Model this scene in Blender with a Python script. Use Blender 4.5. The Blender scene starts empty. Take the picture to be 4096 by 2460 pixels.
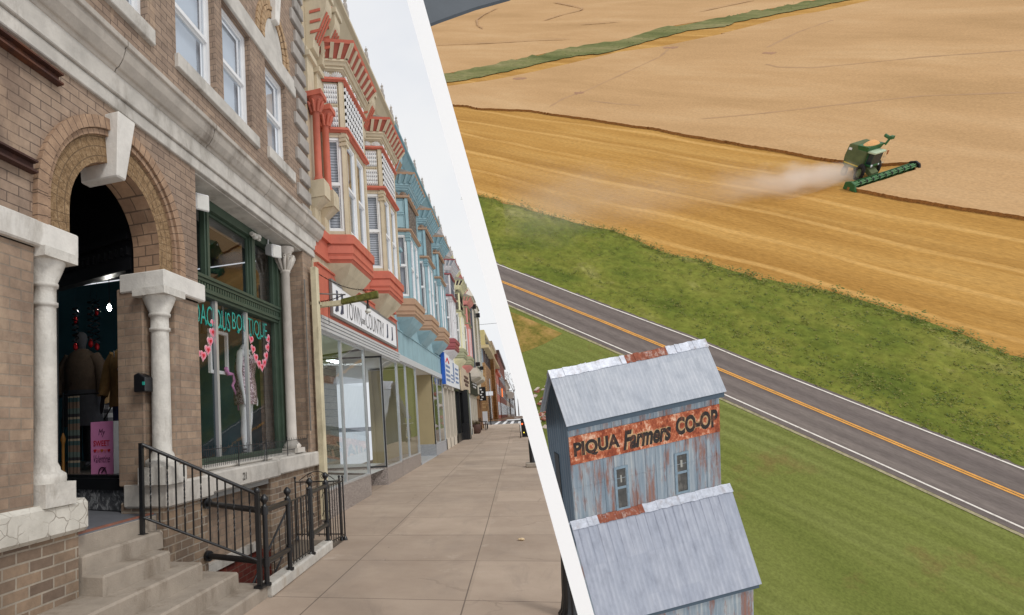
import bpy, bmesh, math, random
from mathutils import Vector, Matrix
random.seed(7)
SC = bpy.context.scene
COL = SC.collection
PI = math.pi
R = math.radians

# ---------------------------------------------------------------- camera model (4096 x 2460 photo units)
PX, PY, FL, EYE = 1400.0, 1480.0, 2300.0, 1.6
_Y = Vector((690, 175, 2300)).normalized()
_u = Vector((-.05, -1, 0)); _u.z = -(_u.x*_Y.x + _u.y*_Y.y)/_Y.z
_U = _u.normalized()
_X = _Y.cross(_U)
if _X.x < 0: _X = -_X
RC = Matrix((_X, _Y, _U))            # camera axes (x right, y down, z forward) -> world
CAM = Vector((0, 0, EYE))
def c2w(v): return RC @ Vector(v) + CAM
def ray(sx, sy): return RC @ Vector(((sx-PX)/FL, (sy-PY)/FL, 1.0))
def onx(sx, sy, x):                   # point of the street facade plane x
    d = ray(sx, sy); return CAM + d*(x/d.x)
def onz(sx, sy, z):
    d = ray(sx, sy); return CAM + d*((z-EYE)/d.z)
def gz(y): return 0.0 if y < 9 else .014*(min(y, 75)-9)

# ---------------------------------------------------------------- mesh builder
class M:
    def __init__(s): s.v = []; s.f = []; s.mi = []; s.cur = 0; s.smooth = []
    def add(s, vs, fs, smooth=False):
        b = len(s.v); s.v += [Vector(p) for p in vs]
        for f in fs: s.f.append([b+i for i in f]); s.mi.append(s.cur); s.smooth.append(smooth)
    def box(s, x0, x1, y0, y1, z0, z1):
        if x0 > x1: x0, x1 = x1, x0
        if y0 > y1: y0, y1 = y1, y0
        if z0 > z1: z0, z1 = z1, z0
        s.hexa([(x0,y0,z0),(x1,y0,z0),(x1,y1,z0),(x0,y1,z0),(x0,y0,z1),(x1,y0,z1),(x1,y1,z1),(x0,y1,z1)])
    def hexa(s, p): s.add(p, [(0,3,2,1),(4,5,6,7),(0,1,5,4),(1,2,6,5),(2,3,7,6),(3,0,4,7)])
    def quad(s, a, b, c, d): s.add([a,b,c,d], [(0,1,2,3)])
    def poly(s, pts): s.add(pts, [tuple(range(len(pts)))])
    def prism(s, pts, off):               # planar polygon swept along vector off
        n = len(pts); off = Vector(off); P = [Vector(p) for p in pts]
        s.add(P+[p+off for p in P], [tuple(range(n))[::-1], tuple(range(n, 2*n))] + [(i,(i+1)%n,n+(i+1)%n,n+i) for i in range(n)])
    def loft(s, rings, caps=True, smooth=False, close=True):
        n = len(rings[0]); vs = [p for r in rings for p in r]; fs = []
        for k in range(len(rings)-1):
            for i in range(n if close else n-1):
                j = (i+1) % n; fs.append((k*n+i, k*n+j, (k+1)*n+j, (k+1)*n+i))
        s.add(vs, fs, smooth)
        if caps:
            s.add(rings[0], [tuple(range(n))[::-1]]); s.add(rings[-1], [tuple(range(n))])
    def tube(s, a, b, r0, r1=None, n=8, caps=True):
        s.path([a, b], [r0, r0 if r1 is None else r1], n, caps)
    def path(s, pts, r, n=8, caps=True):
        pts = [Vector(p) for p in pts]
        rs = r if isinstance(r, (list, tuple)) else [r]*len(pts)
        rings = []; up = None
        for i, p in enumerate(pts):
            t = (pts[min(i+1, len(pts)-1)] - pts[max(i-1, 0)]).normalized()
            if up is None:
                up = Vector((0,0,1)) if abs(t.z) < .9 else Vector((1,0,0))
            x = up.cross(t); 
            if x.length < 1e-5: x = Vector((0,1,0)).cross(t)
            x.normalize(); y = t.cross(x); up = y
            rings.append([p + x*(rs[i]*math.cos(2*PI*k/n)) + y*(rs[i]*math.sin(2*PI*k/n)) for k in range(n)])
        s.loft(rings, caps, smooth=n > 5)
    def lathe(s, prof, cx, cy, n=20, z0=0):
        s.loft([[(cx+r*math.cos(2*PI*k/n), cy+r*math.sin(2*PI*k/n), z0+z) for k in range(n)] for r, z in prof], True, True)
    def ball(s, c, r, n=10, m=6, sc=(1,1,1)):
        c = Vector(c)
        s.loft([[(c.x+sc[0]*r*math.sin(PI*(j+.02)/(m+.04))*math.cos(2*PI*k/n), c.y+sc[1]*r*math.sin(PI*(j+.02)/(m+.04))*math.sin(2*PI*k/n), c.z-sc[2]*r*math.cos(PI*(j+.02)/(m+.04))) for k in range(n)] for j in range(m+1)], True, True)

class Face:
    """a vertical face: u metres along p0->p1, z up, o metres outward"""
    def __init__(s, p0, p1, out=None):
        s.p = Vector((p0[0], p0[1], 0)); d = Vector((p1[0]-p0[0], p1[1]-p0[1], 0)); s.L = d.length; s.d = d.normalized()
        s.n = Vector((s.d.y, -s.d.x, 0))
        if out is not None and s.n.dot(Vector((out[0], out[1], 0))) < 0: s.n = -s.n
    def at(s, u, z, o=0): q = s.p + s.d*u + s.n*o; return Vector((q.x, q.y, z))
    def box(s, m, u0, u1, z0, z1, o0, o1):
        m.hexa([s.at(u0,z0,o0), s.at(u1,z0,o0), s.at(u1,z0,o1), s.at(u0,z0,o1), s.at(u0,z1,o0), s.at(u1,z1,o0), s.at(u1,z1,o1), s.at(u0,z1,o1)])
    def frame(s, m, u0, u1, z0, z1, w, o0, o1):
        s.box(m, u0, u1, z0, z0+w, o0, o1); s.box(m, u0, u1, z1-w, z1, o0, o1)
        s.box(m, u0, u0+w, z0+w, z1-w, o0, o1); s.box(m, u1-w, u1, z0+w, z1-w, o0, o1)
FX = -3.2
FAC = Face((FX, 0), (FX, 1), (1, 0))      # the street front: u = world y

def holes_wall(m, F, u0, u1, z0, z1, holes, depth, o=0):
    us = sorted({u0, u1, *[h[0] for h in holes], *[h[1] for h in holes]}); zs = sorted({z0, z1, *[h[2] for h in holes], *[h[3] for h in holes]})
    us = [u for u in us if u0 <= u <= u1]; zs = [z for z in zs if z0 <= z <= z1]
    for a, b in zip(us, us[1:]):
        for c, d in zip(zs, zs[1:]):
            mu, mz = (a+b)/2, (c+d)/2
            if any(h[0] < mu < h[1] and h[2] < mz < h[3] for h in holes): continue
            m.quad(F.at(a,c,o), F.at(b,c,o), F.at(b,d,o), F.at(a,d,o))
    for h in holes:
        a, b, c, d = max(h[0],u0), min(h[1],u1), max(h[2],z0), min(h[3],z1)
        m.quad(F.at(a,c,o), F.at(a,d,o), F.at(a,d,o-depth), F.at(a,c,o-depth)); m.quad(F.at(b,c,o), F.at(b,d,o), F.at(b,d,o-depth), F.at(b,c,o-depth))
        m.quad(F.at(a,d,o), F.at(b,d,o), F.at(b,d,o-depth), F.at(a,d,o-depth)); m.quad(F.at(a,c,o), F.at(b,c,o), F.at(b,c,o-depth), F.at(a,c,o-depth))
    # sides, top
    D = -.4
    m.quad(F.at(u0,z0,o), F.at(u0,z1,o), F.at(u0,z1,D), F.at(u0,z0,D)); m.quad(F.at(u1,z0,o), F.at(u1,z1,o), F.at(u1,z1,D), F.at(u1,z0,D))
    m.quad(F.at(u0,z1,o), F.at(u1,z1,o), F.at(u1,z1,D), F.at(u0,z1,D))

# ---------------------------------------------------------------- objects
OFF = {}
def mesh_of(name, m, mats, off):
    me = bpy.data.meshes.new(name); me.from_pydata([v-off for v in m.v], [], m.f)
    for q in (mats if isinstance(mats, (list, tuple)) else [mats]): me.materials.append(q)
    me.polygons.foreach_set('material_index', m.mi); me.polygons.foreach_set('use_smooth', m.smooth)
    bm = bmesh.new(); bm.from_mesh(me); bmesh.ops.recalc_face_normals(bm, faces=bm.faces); bm.to_mesh(me); bm.free()
    me.update(); return me
def bevel(o, w, seg=1):
    b = o.modifiers.new('bevel', 'BEVEL'); b.width = w; b.segments = seg; b.limit_method = 'ANGLE'; b.angle_limit = R(40)
def tag(o, label=None, cat=None, group=None, kind=None):
    if label: o['label'] = label
    if cat: o['category'] = cat
    if group: o['group'] = group
    if kind: o['kind'] = kind
    return o
def thing(name, label, cat, loc=(0,0,0), group=None, mat=None):
    o = bpy.data.objects.new(name, None); COL.objects.link(o); o.empty_display_size = .1
    if mat is not None: o.matrix_world = mat; OFF[o.name] = Vector((0,0,0))
    else: o.location = loc; OFF[o.name] = Vector(loc)
    return tag(o, label, cat, group)
def comps(m):
    """split a builder into separately standing pieces (pieces whose boxes touch stay together)"""
    par = list(range(len(m.v)))
    def fd(i):
        while par[i] != i: par[i] = par[par[i]]; i = par[i]
        return i
    for f in m.f:
        for i in f[1:]: par[fd(i)] = fd(f[0])
    gs = {}
    for k, f in enumerate(m.f): gs.setdefault(fd(f[0]), []).append(k)
    L = []
    for fs in gs.values():
        vs = [m.v[i] for k in fs for i in m.f[k]]; L.append([fs, [min(v[a] for v in vs)-.004 for a in range(3)], [max(v[a] for v in vs)+.004 for a in range(3)]])
    ch = True
    while ch:
        ch = False
        for i in range(len(L)):
            for j in range(i+1, len(L)):
                if all(L[i][1][a] <= L[j][2][a] and L[j][1][a] <= L[i][2][a] for a in range(3)):
                    A, B = L[i], L.pop(j); A[0] += B[0]; A[1] = [min(x,y) for x,y in zip(A[1],B[1])]; A[2] = [max(x,y) for x,y in zip(A[2],B[2])]; ch = True; break
            if ch: break
    out_ = []
    for fs, _, _ in L:
        q = M(); mp = {}
        for k in fs:
            q.f.append([mp.setdefault(i, len(mp)) for i in m.f[k]]); q.mi.append(m.mi[k]); q.smooth.append(m.smooth[k])
        q.v = [m.v[i] for i in mp]; out_.append(q)
    return out_
def part(name, m, mat, parent, bev=0, label=None, split=False):
    off = OFF[parent.name]
    if split: return [part(name, q, mat, parent, bev, label) for q in comps(m)][0]
    o = bpy.data.objects.new(name, mesh_of(name, m, mat, off)); COL.objects.link(o); o.parent = parent; OFF[o.name] = off
    if bev: bevel(o, bev)
    if label: o['label'] = label
    return o
def solo(name, m, mat, label=None, cat=None, group=None, kind=None, loc=(0,0,0), bev=0, mat4=None):
    off = Vector(loc) if mat4 is None else Vector((0,0,0))
    o = bpy.data.objects.new(name, mesh_of(name, m, mat, off)); COL.objects.link(o)
    if mat4 is None: o.location = loc
    else: o.matrix_world = mat4
    OFF[o.name] = off
    if bev: bevel(o, bev)
    return tag(o, label, cat, group, kind)
def dup(root, loc, label=None, group=None):
    r = root.copy(); COL.objects.link(r); r.location = loc; OFF[r.name] = Vector(loc)
    if label: r['label'] = label
    if group: r['group'] = group
    for ch in list(root.children):
        c = ch.copy(); COL.objects.link(c); c.parent = r
        for g in ch.children:
            d = g.copy(); COL.objects.link(d); d.parent = c
    return r
def text_m(m, body, F=None, u=0, z=0, size=.2, o=.004, width=None, depth=.004, mapf=None, shear=0, bold=0, spacing=1.0):
    """lettering as mesh; F: vertical face (u right in reading direction)"""
    cu = bpy.data.curves.new('lettering', 'FONT'); cu.body = body; cu.size = 1; cu.shear = shear; cu.extrude = 0; cu.offset = bold; cu.resolution_u = 3; cu.space_character = spacing
    ob = bpy.data.objects.new('lettering', cu); COL.objects.link(ob)
    dg = bpy.context.evaluated_depsgraph_get(); me = ob.evaluated_get(dg).to_mesh()
    xs = [v.co.x for v in me.vertices]; ys = [v.co.y for v in me.vertices]
    if xs:
        x0, x1, y0, y1 = min(xs), max(xs), min(ys), max(ys)
        sy = size/max(1e-6, y1-y0); sx = sy if width is None else width/(x1-x0)
        f = mapf or (lambda a, b: F.at(u+a, z+b, o))
        vs = [f((v.co.x-x0)*sx, (v.co.y-y0)*sy) for v in me.vertices]
        m.add(vs, [tuple(p.vertices) for p in me.polygons])
    ob.evaluated_get(dg).to_mesh_clear(); bpy.data.objects.remove(ob); bpy.data.curves.remove(cu)

def skin_obj(name, chains, mat, parent, sub=1, loc=None):
    """continuous body: chains = list of [(point, radius), ...]; a first point equal to an existing one is joined to it"""
    off = OFF[parent.name] if parent else Vector(loc)
    vs = []; es = []; rad = []
    def find(p):
        for i, q in enumerate(vs):
            if (q-p).length < 1e-4: return i
        return None
    for ch in chains:
        last = None
        for p, r in ch:
            p = Vector(p); i = find(p)
            if i is None: vs.append(p); rad.append(r); i = len(vs)-1
            if last is not None and last != i: es.append((last, i))
            last = i
    me = bpy.data.meshes.new(name); me.from_pydata([v-off for v in vs], es, []); me.materials.append(mat)
    o = bpy.data.objects.new(name, me); COL.objects.link(o)
    sk = o.modifiers.new('skin', 'SKIN'); sk.use_smooth_shade = True
    lay = me.skin_vertices[0] if len(me.skin_vertices) else None
    if lay is None:
        bm = bmesh.new(); bm.from_mesh(me); bm.verts.layers.skin.verify(); bm.to_mesh(me); bm.free(); lay = me.skin_vertices[0]
    for i, r in enumerate(rad):
        lay.data[i].radius = (r, r) if not isinstance(r, tuple) else r; lay.data[i].use_root = (i == 0)
    if sub: s = o.modifiers.new('sub', 'SUBSURF'); s.levels = sub; s.render_levels = sub
    if parent: o.parent = parent
    else: o.location = off
    OFF[o.name] = off
    return o

# ---------------------------------------------------------------- materials
def nodes(name):
    m = bpy.data.materials.new(name); m.use_nodes = True; nt = m.node_tree; nt.nodes.clear()
    return m, nt
def rgb(r, g, b):
    f = lambda c: ((c/255+.055)/1.055)**2.4 if c > 10 else c/255/12.92
    return (f(r), f(g), f(b), 1)
def col(c): return c if len(c) == 4 else (*c, 1)
def out(nt, bsdf):
    o = nt.nodes.new('ShaderNodeOutputMaterial'); nt.links.new(bsdf.outputs[0], o.inputs['Surface']); return o
def ramp(nt, fac, stops):
    r = nt.nodes.new('ShaderNodeValToRGB'); e = r.color_ramp.elements
    while len(e) < len(stops): e.new(.5)
    for q, (p, c) in zip(e, stops): q.position = p; q.color = col(c) if not isinstance(c, float) else (c, c, c, 1)
    nt.links.new(fac, r.inputs[0]); return r.outputs[0]
def mixc(nt, fac, a, b, mode='MIX'):
    n = nt.nodes.new('ShaderNodeMix'); n.data_type = 'RGBA'; n.blend_type = mode
    for v, i in ((fac, 0), (a, 6), (b, 7)):
        if isinstance(v, (int, float)): n.inputs[i].default_value = v
        elif isinstance(v, tuple): n.inputs[i].default_value = col(v)
        else: nt.links.new(v, n.inputs[i])
    return n.outputs[2]
def math_(nt, op, a, b=0.0, c=0.0):
    n = nt.nodes.new('ShaderNodeMath'); n.operation = op
    for v, i in ((a, 0), (b, 1), (c, 2)):
        if isinstance(v, (int, float)): n.inputs[i].default_value = v
        else: nt.links.new(v, n.inputs[i])
    return n.outputs[0]
def noise(nt, vec, scale, detail=4, rough=.6, dist=0):
    n = nt.nodes.new('ShaderNodeTexNoise'); n.inputs['Scale'].default_value = scale; n.inputs['Detail'].default_value = detail; n.inputs['Roughness'].default_value = rough; n.inputs['Distortion'].default_value = dist
    if vec is not None: nt.links.new(vec, n.inputs['Vector'])
    return n.outputs['Fac']
def pos(nt, obj=False):
    if obj: return nt.nodes.new('ShaderNodeTexCoord').outputs['Object']
    return nt.nodes.new('ShaderNodeNewGeometry').outputs['Position']
def mapping(nt, vec, scale=(1,1,1), loc=(0,0,0), rot=(0,0,0)):
    n = nt.nodes.new('ShaderNodeMapping'); n.inputs['Scale'].default_value = scale; n.inputs['Location'].default_value = loc; n.inputs['Rotation'].default_value = rot
    nt.links.new(vec, n.inputs['Vector']); return n.outputs[0]
def bsdf(nt, color, rough=.7, metal=0, bump=None, bstr=.3, bdist=.01, spec=.5):
    b = nt.nodes.new('ShaderNodeBsdfPrincipled')
    for v, k in ((color, 'Base Color'), (rough, 'Roughness'), (metal, 'Metallic'), (spec, 'Specular IOR Level')):
        if isinstance(v, (int, float)): b.inputs[k].default_value = v
        elif isinstance(v, tuple): b.inputs[k].default_value = col(v)
        else: nt.links.new(v, b.inputs[k])
    if bump is not None:
        n = nt.nodes.new('ShaderNodeBump'); n.inputs['Strength'].default_value = bstr; n.inputs['Distance'].default_value = bdist
        nt.links.new(bump, n.inputs['Height']); nt.links.new(n.outputs[0], b.inputs['Normal'])
    return b
def sep(nt, v):
    n = nt.nodes.new('ShaderNodeSeparateXYZ'); nt.links.new(v, n.inputs[0]); return n.outputs
def comb(nt, x, y, z=0.0):
    n = nt.nodes.new('ShaderNodeCombineXYZ')
    for v, i in ((x,0),(y,1),(z,2)):
        if isinstance(v, (int, float)): n.inputs[i].default_value = v
        else: nt.links.new(v, n.inputs[i])
    return n.outputs[0]
_cache = {}
def pm(name, c, var=.18, scale=3., rough=.65, metal=0, bump=.15, bscale=60., obj=False, spec=.4, dirt=None, dscale=1.2):
    """painted / stone / fabric surface with mottling, fine bump and optional dirt blotches"""
    if name in _cache: return _cache[name]
    m, nt = nodes(name); p = pos(nt, obj); c = col(c)
    lo = tuple(x*(1-var) for x in c[:3]); hi = tuple(min(1, x*(1+var)) for x in c[:3])
    n1 = noise(nt, p, scale, 6, .65); cc = ramp(nt, n1, [(.3, lo), (.7, hi)])
    if dirt:
        n2 = noise(nt, mapping(nt, p, (1, 1, .35)), dscale, 7, .7); cc = mixc(nt, ramp(nt, n2, [(.52, 0.0), (.72, .8)]), cc, dirt)
    nb = noise(nt, p, bscale, 3, .6)
    out(nt, bsdf(nt, cc, rough, metal, nb, bump, .006, spec)); _cache[name] = m; return m
def facing_vec(nt):
    """(u, z) coordinates on walls: y on faces that look along x, x on faces that look along y; (x, y) on flats"""
    g = nt.nodes.new('ShaderNodeNewGeometry'); s = sep(nt, g.outputs['Position']); n = sep(nt, g.outputs['Normal'])
    ax = math_(nt, 'GREATER_THAN', math_(nt, 'ABSOLUTE', n[0]), math_(nt, 'ABSOLUTE', n[1]))
    u = math_(nt, 'ADD', math_(nt, 'MULTIPLY', ax, s[1]), math_(nt, 'MULTIPLY', math_(nt, 'SUBTRACT', 1.0, ax), s[0]))
    return comb(nt, u, s[2]), g.outputs['Position']
def brick(name, c1, c2, cm, w=.2, h=.0755, mort=.006, stain=None, light=None, rough=.85):
    m, nt = nodes(name); v, p = facing_vec(nt)
    # slightly uneven courses
    wob = nt.nodes.new('ShaderNodeTexNoise'); wob.inputs['Scale'].default_value = 2.2; nt.links.new(p, wob.inputs['Vector'])
    vv = nt.nodes.new('ShaderNodeVectorMath'); vv.operation = 'MULTIPLY_ADD'; nt.links.new(wob.outputs['Color'], vv.inputs[0]); vv.inputs[1].default_value = (.012, .012, 0); nt.links.new(v, vv.inputs[2])
    b = nt.nodes.new('ShaderNodeTexBrick'); nt.links.new(vv.outputs[0], b.inputs['Vector'])
    b.inputs['Scale'].default_value = 1; b.inputs['Brick Width'].default_value = w; b.inputs['Row Height'].default_value = h; b.inputs['Mortar Size'].default_value = mort; b.inputs['Mortar Smooth'].default_value = .2
    b.inputs['Color1'].default_value = col(c1); b.inputs['Color2'].default_value = col(c2); b.inputs['Mortar'].default_value = col(cm); b.inputs['Bias'].default_value = 0
    cc = b.outputs['Color']
    n1 = noise(nt, p, 9, 6, .7); cc = mixc(nt, .7, cc, ramp(nt, n1, [(.25, (.6,.6,.6)), (.75, (1.32,1.32,1.32))]), 'MULTIPLY')
    big = noise(nt, mapping(nt, p, (1,1,.7), (9,2,4)), .8, 5, .6); cc = mixc(nt, .8, cc, ramp(nt, big, [(.3,(.8,.79,.8)),(.7,(1.14,1.13,1.1))]), 'MULTIPLY')
    n2 = noise(nt, mapping(nt, p, (1, 1, .5)), 1.3, 6, .65)
    if stain: cc = mixc(nt, ramp(nt, n2, [(.5, 0.0), (.75, .55)]), cc, stain)
    if light:
        n3 = noise(nt, mapping(nt, p, (1,1,.4), (3,1,7)), 2.1, 7, .7); cc = mixc(nt, ramp(nt, n3, [(.58, 0.0), (.74, .5)]), cc, light)
    hgt = math_(nt, 'SUBTRACT', math_(nt, 'MULTIPLY', noise(nt, p, 70, 4, .7), .35), b.outputs['Fac'])
    out(nt, bsdf(nt, cc, rough, 0, hgt, .55, .012, .25)); return m
def glass(name, tint=(.8,.85,.87), base=.06):
    m, nt = nodes(name)
    t = nt.nodes.new('ShaderNodeBsdfTransparent'); t.inputs[0].default_value = col(tint)
    g = nt.nodes.new('ShaderNodeBsdfGlossy'); g.inputs['Roughness'].default_value = .015; g.inputs['Color'].default_value = (.95,.97,1,1)
    wv = noise(nt, pos(nt), 1.1, 2, .5); bn = nt.nodes.new('ShaderNodeBump'); bn.inputs['Strength'].default_value = .05; bn.inputs['Distance'].default_value = .03; nt.links.new(wv, bn.inputs['Height']); nt.links.new(bn.outputs[0], g.inputs['Normal'])
    ge = nt.nodes.new('ShaderNodeNewGeometry'); dt = nt.nodes.new('ShaderNodeVectorMath'); dt.operation = 'DOT_PRODUCT'; nt.links.new(ge.outputs['Incoming'], dt.inputs[0]); nt.links.new(ge.outputs['Normal'], dt.inputs[1])
    f = math_(nt, 'POWER', math_(nt, 'SUBTRACT', 1.0, math_(nt, 'ABSOLUTE', dt.outputs['Value'])), 4.6)
    x = nt.nodes.new('ShaderNodeMixShader'); nt.links.new(math_(nt, 'MULTIPLY_ADD', f, .9-base, base), x.inputs[0]); nt.links.new(t.outputs[0], x.inputs[1]); nt.links.new(g.outputs[0], x.inputs[2])
    out(nt, x); return m
def emit(name, c, s):
    m, nt = nodes(name); e = nt.nodes.new('ShaderNodeEmission'); e.inputs[0].default_value = col(c); e.inputs[1].default_value = s; out(nt, e); return m
# ================================================================ materials
BRICK = brick('tan_brick', rgb(161,140,122), rgb(144,125,110), rgb(102,89,80), .19, .0725, .004, stain=rgb(104,84,72), light=rgb(196,168,140))
BRICK_LOW = brick('tan_brick_worn', rgb(164,142,122), rgb(144,124,108), rgb(143,130,116), .18, .0725, .0055, stain=rgb(92,78,70), light=rgb(200,176,150))
BRICK_BASE = brick('tan_base_brick', rgb(160,138,116), rgb(116,100,88), rgb(168,158,144), .21, .079, .0075, stain=rgb(96,84,74), light=rgb(190,168,140))
BRICK_RED = brick('red_brick', rgb(126,60,48), rgb(96,44,38), rgb(110,84,74), .2, .075, .006)
BRICK_RED2 = brick('far_red_brick', rgb(140,82,66), rgb(118,66,54), rgb(130,104,92), .24, .09, .006)
STONE = pm('grey_limestone', rgb(190,185,177), .2, 3.2, .85, 0, .6, 38, dirt=rgb(124,116,106), dscale=2.6)
STONE_W = pm('pale_limestone', rgb(214,210,203), .14, 4, .8, 0, .55, 42, dirt=rgb(156,149,138), dscale=3.4)
def cracked(name):
    m, nt = nodes(name); p = pos(nt)
    v = nt.nodes.new('ShaderNodeTexVoronoi'); v.feature = 'DISTANCE_TO_EDGE'; v.inputs['Scale'].default_value = 7.5
    w = nt.nodes.new('ShaderNodeTexNoise'); w.inputs['Scale'].default_value = 6; nt.links.new(p, w.inputs['Vector'])
    vm = nt.nodes.new('ShaderNodeVectorMath'); vm.operation = 'MULTIPLY_ADD'; vm.inputs[1].default_value = (.14,.14,.14); nt.links.new(w.outputs['Color'], vm.inputs[0]); nt.links.new(p, vm.inputs[2]); nt.links.new(vm.outputs[0], v.inputs['Vector'])
    cr = ramp(nt, v.outputs['Distance'], [(.0, 1.0), (.035, 0.0)])
    msk = ramp(nt, noise(nt, p, 2.2, 3), [(.42, 0.0), (.56, .8)]); f = math_(nt, 'MULTIPLY', cr, msk)
    base = ramp(nt, noise(nt, p, 4, 6), [(.3, rgb(186,182,172)), (.7, rgb(222,218,208))])
    out(nt, bsdf(nt, mixc(nt, f, base, rgb(120,108,94)), .75, 0, math_(nt, 'SUBTRACT', noise(nt, p, 50, 3), math_(nt, 'MULTIPLY', f, 2.0)), .4, .008, .3)); return m
STONE_C = cracked('cracked_limestone')
ROUGH = pm('rough_arch_brick', rgb(170,142,110), .34, 13, .9, 0, 1.0, 26)
SOLDIER = None
def soldier(name, cy, cz):
    m, nt = nodes(name); s = sep(nt, pos(nt)); a = math_(nt, 'ARCTAN2', math_(nt, 'SUBTRACT', s[2], cz), math_(nt, 'SUBTRACT', s[1], cy))
    k = math_(nt, 'FRACT', math_(nt, 'MULTIPLY', a, 11.5)); e = math_(nt, 'LESS_THAN', k, .09)
    base = ramp(nt, noise(nt, pos(nt), 9, 5, .7), [(.3, rgb(132,108,90)), (.7, rgb(178,148,122))])
    out(nt, bsdf(nt, mixc(nt, e, base, rgb(96,80,68)), .85, 0, math_(nt, 'SUBTRACT', noise(nt, pos(nt), 60), e), .5, .01, .2)); return m
SOLDIER = soldier('ring_brick', 4.08, 3.34)
def rock_ring(name, cy, cz):
    m, nt = nodes(name); p = pos(nt); s = sep(nt, p); dy, dz = math_(nt, 'SUBTRACT', s[1], cy), math_(nt, 'SUBTRACT', s[2], cz)
    a = math_(nt, 'ARCTAN2', dz, dy); r = math_(nt, 'SQRT', math_(nt, 'ADD', math_(nt, 'MULTIPLY', dy, dy), math_(nt, 'MULTIPLY', dz, dz)))
    ja = math_(nt, 'LESS_THAN', math_(nt, 'FRACT', math_(nt, 'MULTIPLY', a, 9.5)), .07); jr = math_(nt, 'LESS_THAN', math_(nt, 'FRACT', math_(nt, 'MULTIPLY', r, 13.0)), .1)
    j = math_(nt, 'MAXIMUM', ja, jr); n = noise(nt, p, 26, 6, .75)
    c = mixc(nt, math_(nt, 'MULTIPLY', j, .7), ramp(nt, n, [(.3, rgb(112,90,66)), (.5, rgb(160,132,100)), (.7, rgb(192,164,130))]), rgb(112,94,76))
    out(nt, bsdf(nt, c, .95, 0, math_(nt, 'SUBTRACT', n, math_(nt, 'MULTIPLY', j, .5)), 1.0, .03, .1)); return m
CONC = pm('step_concrete', rgb(160,149,136), .16, 4, .9, 0, .5, 70, dirt=rgb(108,94,78), dscale=2.6)
GREEN = pm('dark_green_paint', rgb(60,76,62), .15, 5, .45)
BLACKP = pm('black_gloss_paint', rgb(26,27,30), .2, 6, .32, 0, .15, 120, spec=.6)
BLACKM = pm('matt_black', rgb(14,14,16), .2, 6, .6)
WHITE = pm('white_paint', rgb(226,226,226), .05, 3, .5)
ALU = pm('pale_aluminium', rgb(200,203,205), .06, 5, .35, .6)
GLASS = glass('shop_glass', (.9,.92,.93), .045)
GLASS_D = glass('dark_window_glass', (.62,.66,.7), .10)
GLASS_UP = glass('upper_window_glass', (.86,.89,.92), .22)
BLIND_P = pm('pale_roller_shade', rgb(196,204,212), .05, 1.5, .8)
TEAL = pm('teal_interior_wall', rgb(64,110,122), .12, 2, .8)
RUST = pm('rusty_steel', rgb(76,52,46), .35, 9, .7, .3, .5, 60, dirt=rgb(140,84,48))
IRON = BLACKP

# ================================================================ corner shop building
b1 = thing('corner_shop_building', 'tan brick shop building with stone arch doorway, columns and green framed window', 'building', (FX, 5, 0))
CY, CZ = 4.08, 3.34; RI, RR, RM = .57, .80, .93
def arc(r, n=20, cy=CY, cz=CZ): return [(cy+r*math.cos(PI*k/n), cz+r*math.sin(PI*k/n)) for k in range(n+1)]
w = M()
ups = [(3.25,4.52,5.5,7.6), (5.0,5.84,5.52,6.92), (6.02,6.80,5.54,6.92), (7.28,8.04,5.58,6.92)]
holes_wall(w, FAC, 1.2, 8.9, 4.9, 9.4, ups, .14)
# spandrel above the doorway arch
o = 0
for (y0, z0), (y1, z1) in zip(arc(RM-.02), arc(RM-.02)[1:]):
    w.quad(FAC.at(y0,z0), FAC.at(y0,4.5), FAC.at(y1,4.5), FAC.at(y1,z1))
w.quad(FAC.at(1.2,2.93), FAC.at(CY-RM+.02,2.93), FAC.at(CY-RM+.02,4.5), FAC.at(1.2,4.5))
w.quad(FAC.at(CY+RM-.02,2.93), FAC.at(5.31,2.93), FAC.at(5.31,4.5), FAC.at(CY+RM-.02,4.5))
part('wall', w, BRICK, b1)
w = M()
w.box(FX-.5, FX, 1.2, 3.17, 1.1, 3.0); w.box(FX-.5, FX-.16, 3.16, 3.515, 1.1, 3.0)          # left pier
w.box(FX-.5, FX, 4.88, 5.31, 1.1, 2.96); w.box(FX-.5, FX-.003, 5.05, 5.31, 2.96, 4.4); w.box(FX-.5, FX-.2, 4.64, 4.9, 1.1, 3.0)            # middle pier
w.box(FX-.7, FX, 8.5, 8.9, 1.1, 4.4)                                                        # right pier
part('pier', w, BRICK_LOW, b1, .012, split=True)
w = M(); w.box(FX-.5, FX-.02, 1.2, 3.6, -.3, .95); w.box(FX-.5, FX-.02, 4.66, 5.42, -.9, .95); w.box(FX-.5, FX-.02, 7.0, 8.9, -.9, .96); part('plinth', w, BRICK_BASE, b1, .012, split=True)
# round nosing brick at the middle pier
w = M(); w.tube((FX-.06, 4.9, 1.25), (FX-.06, 4.9, 2.55), .075, n=12); part('pier_nosing', w, BRICK_LOW, b1)
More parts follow.
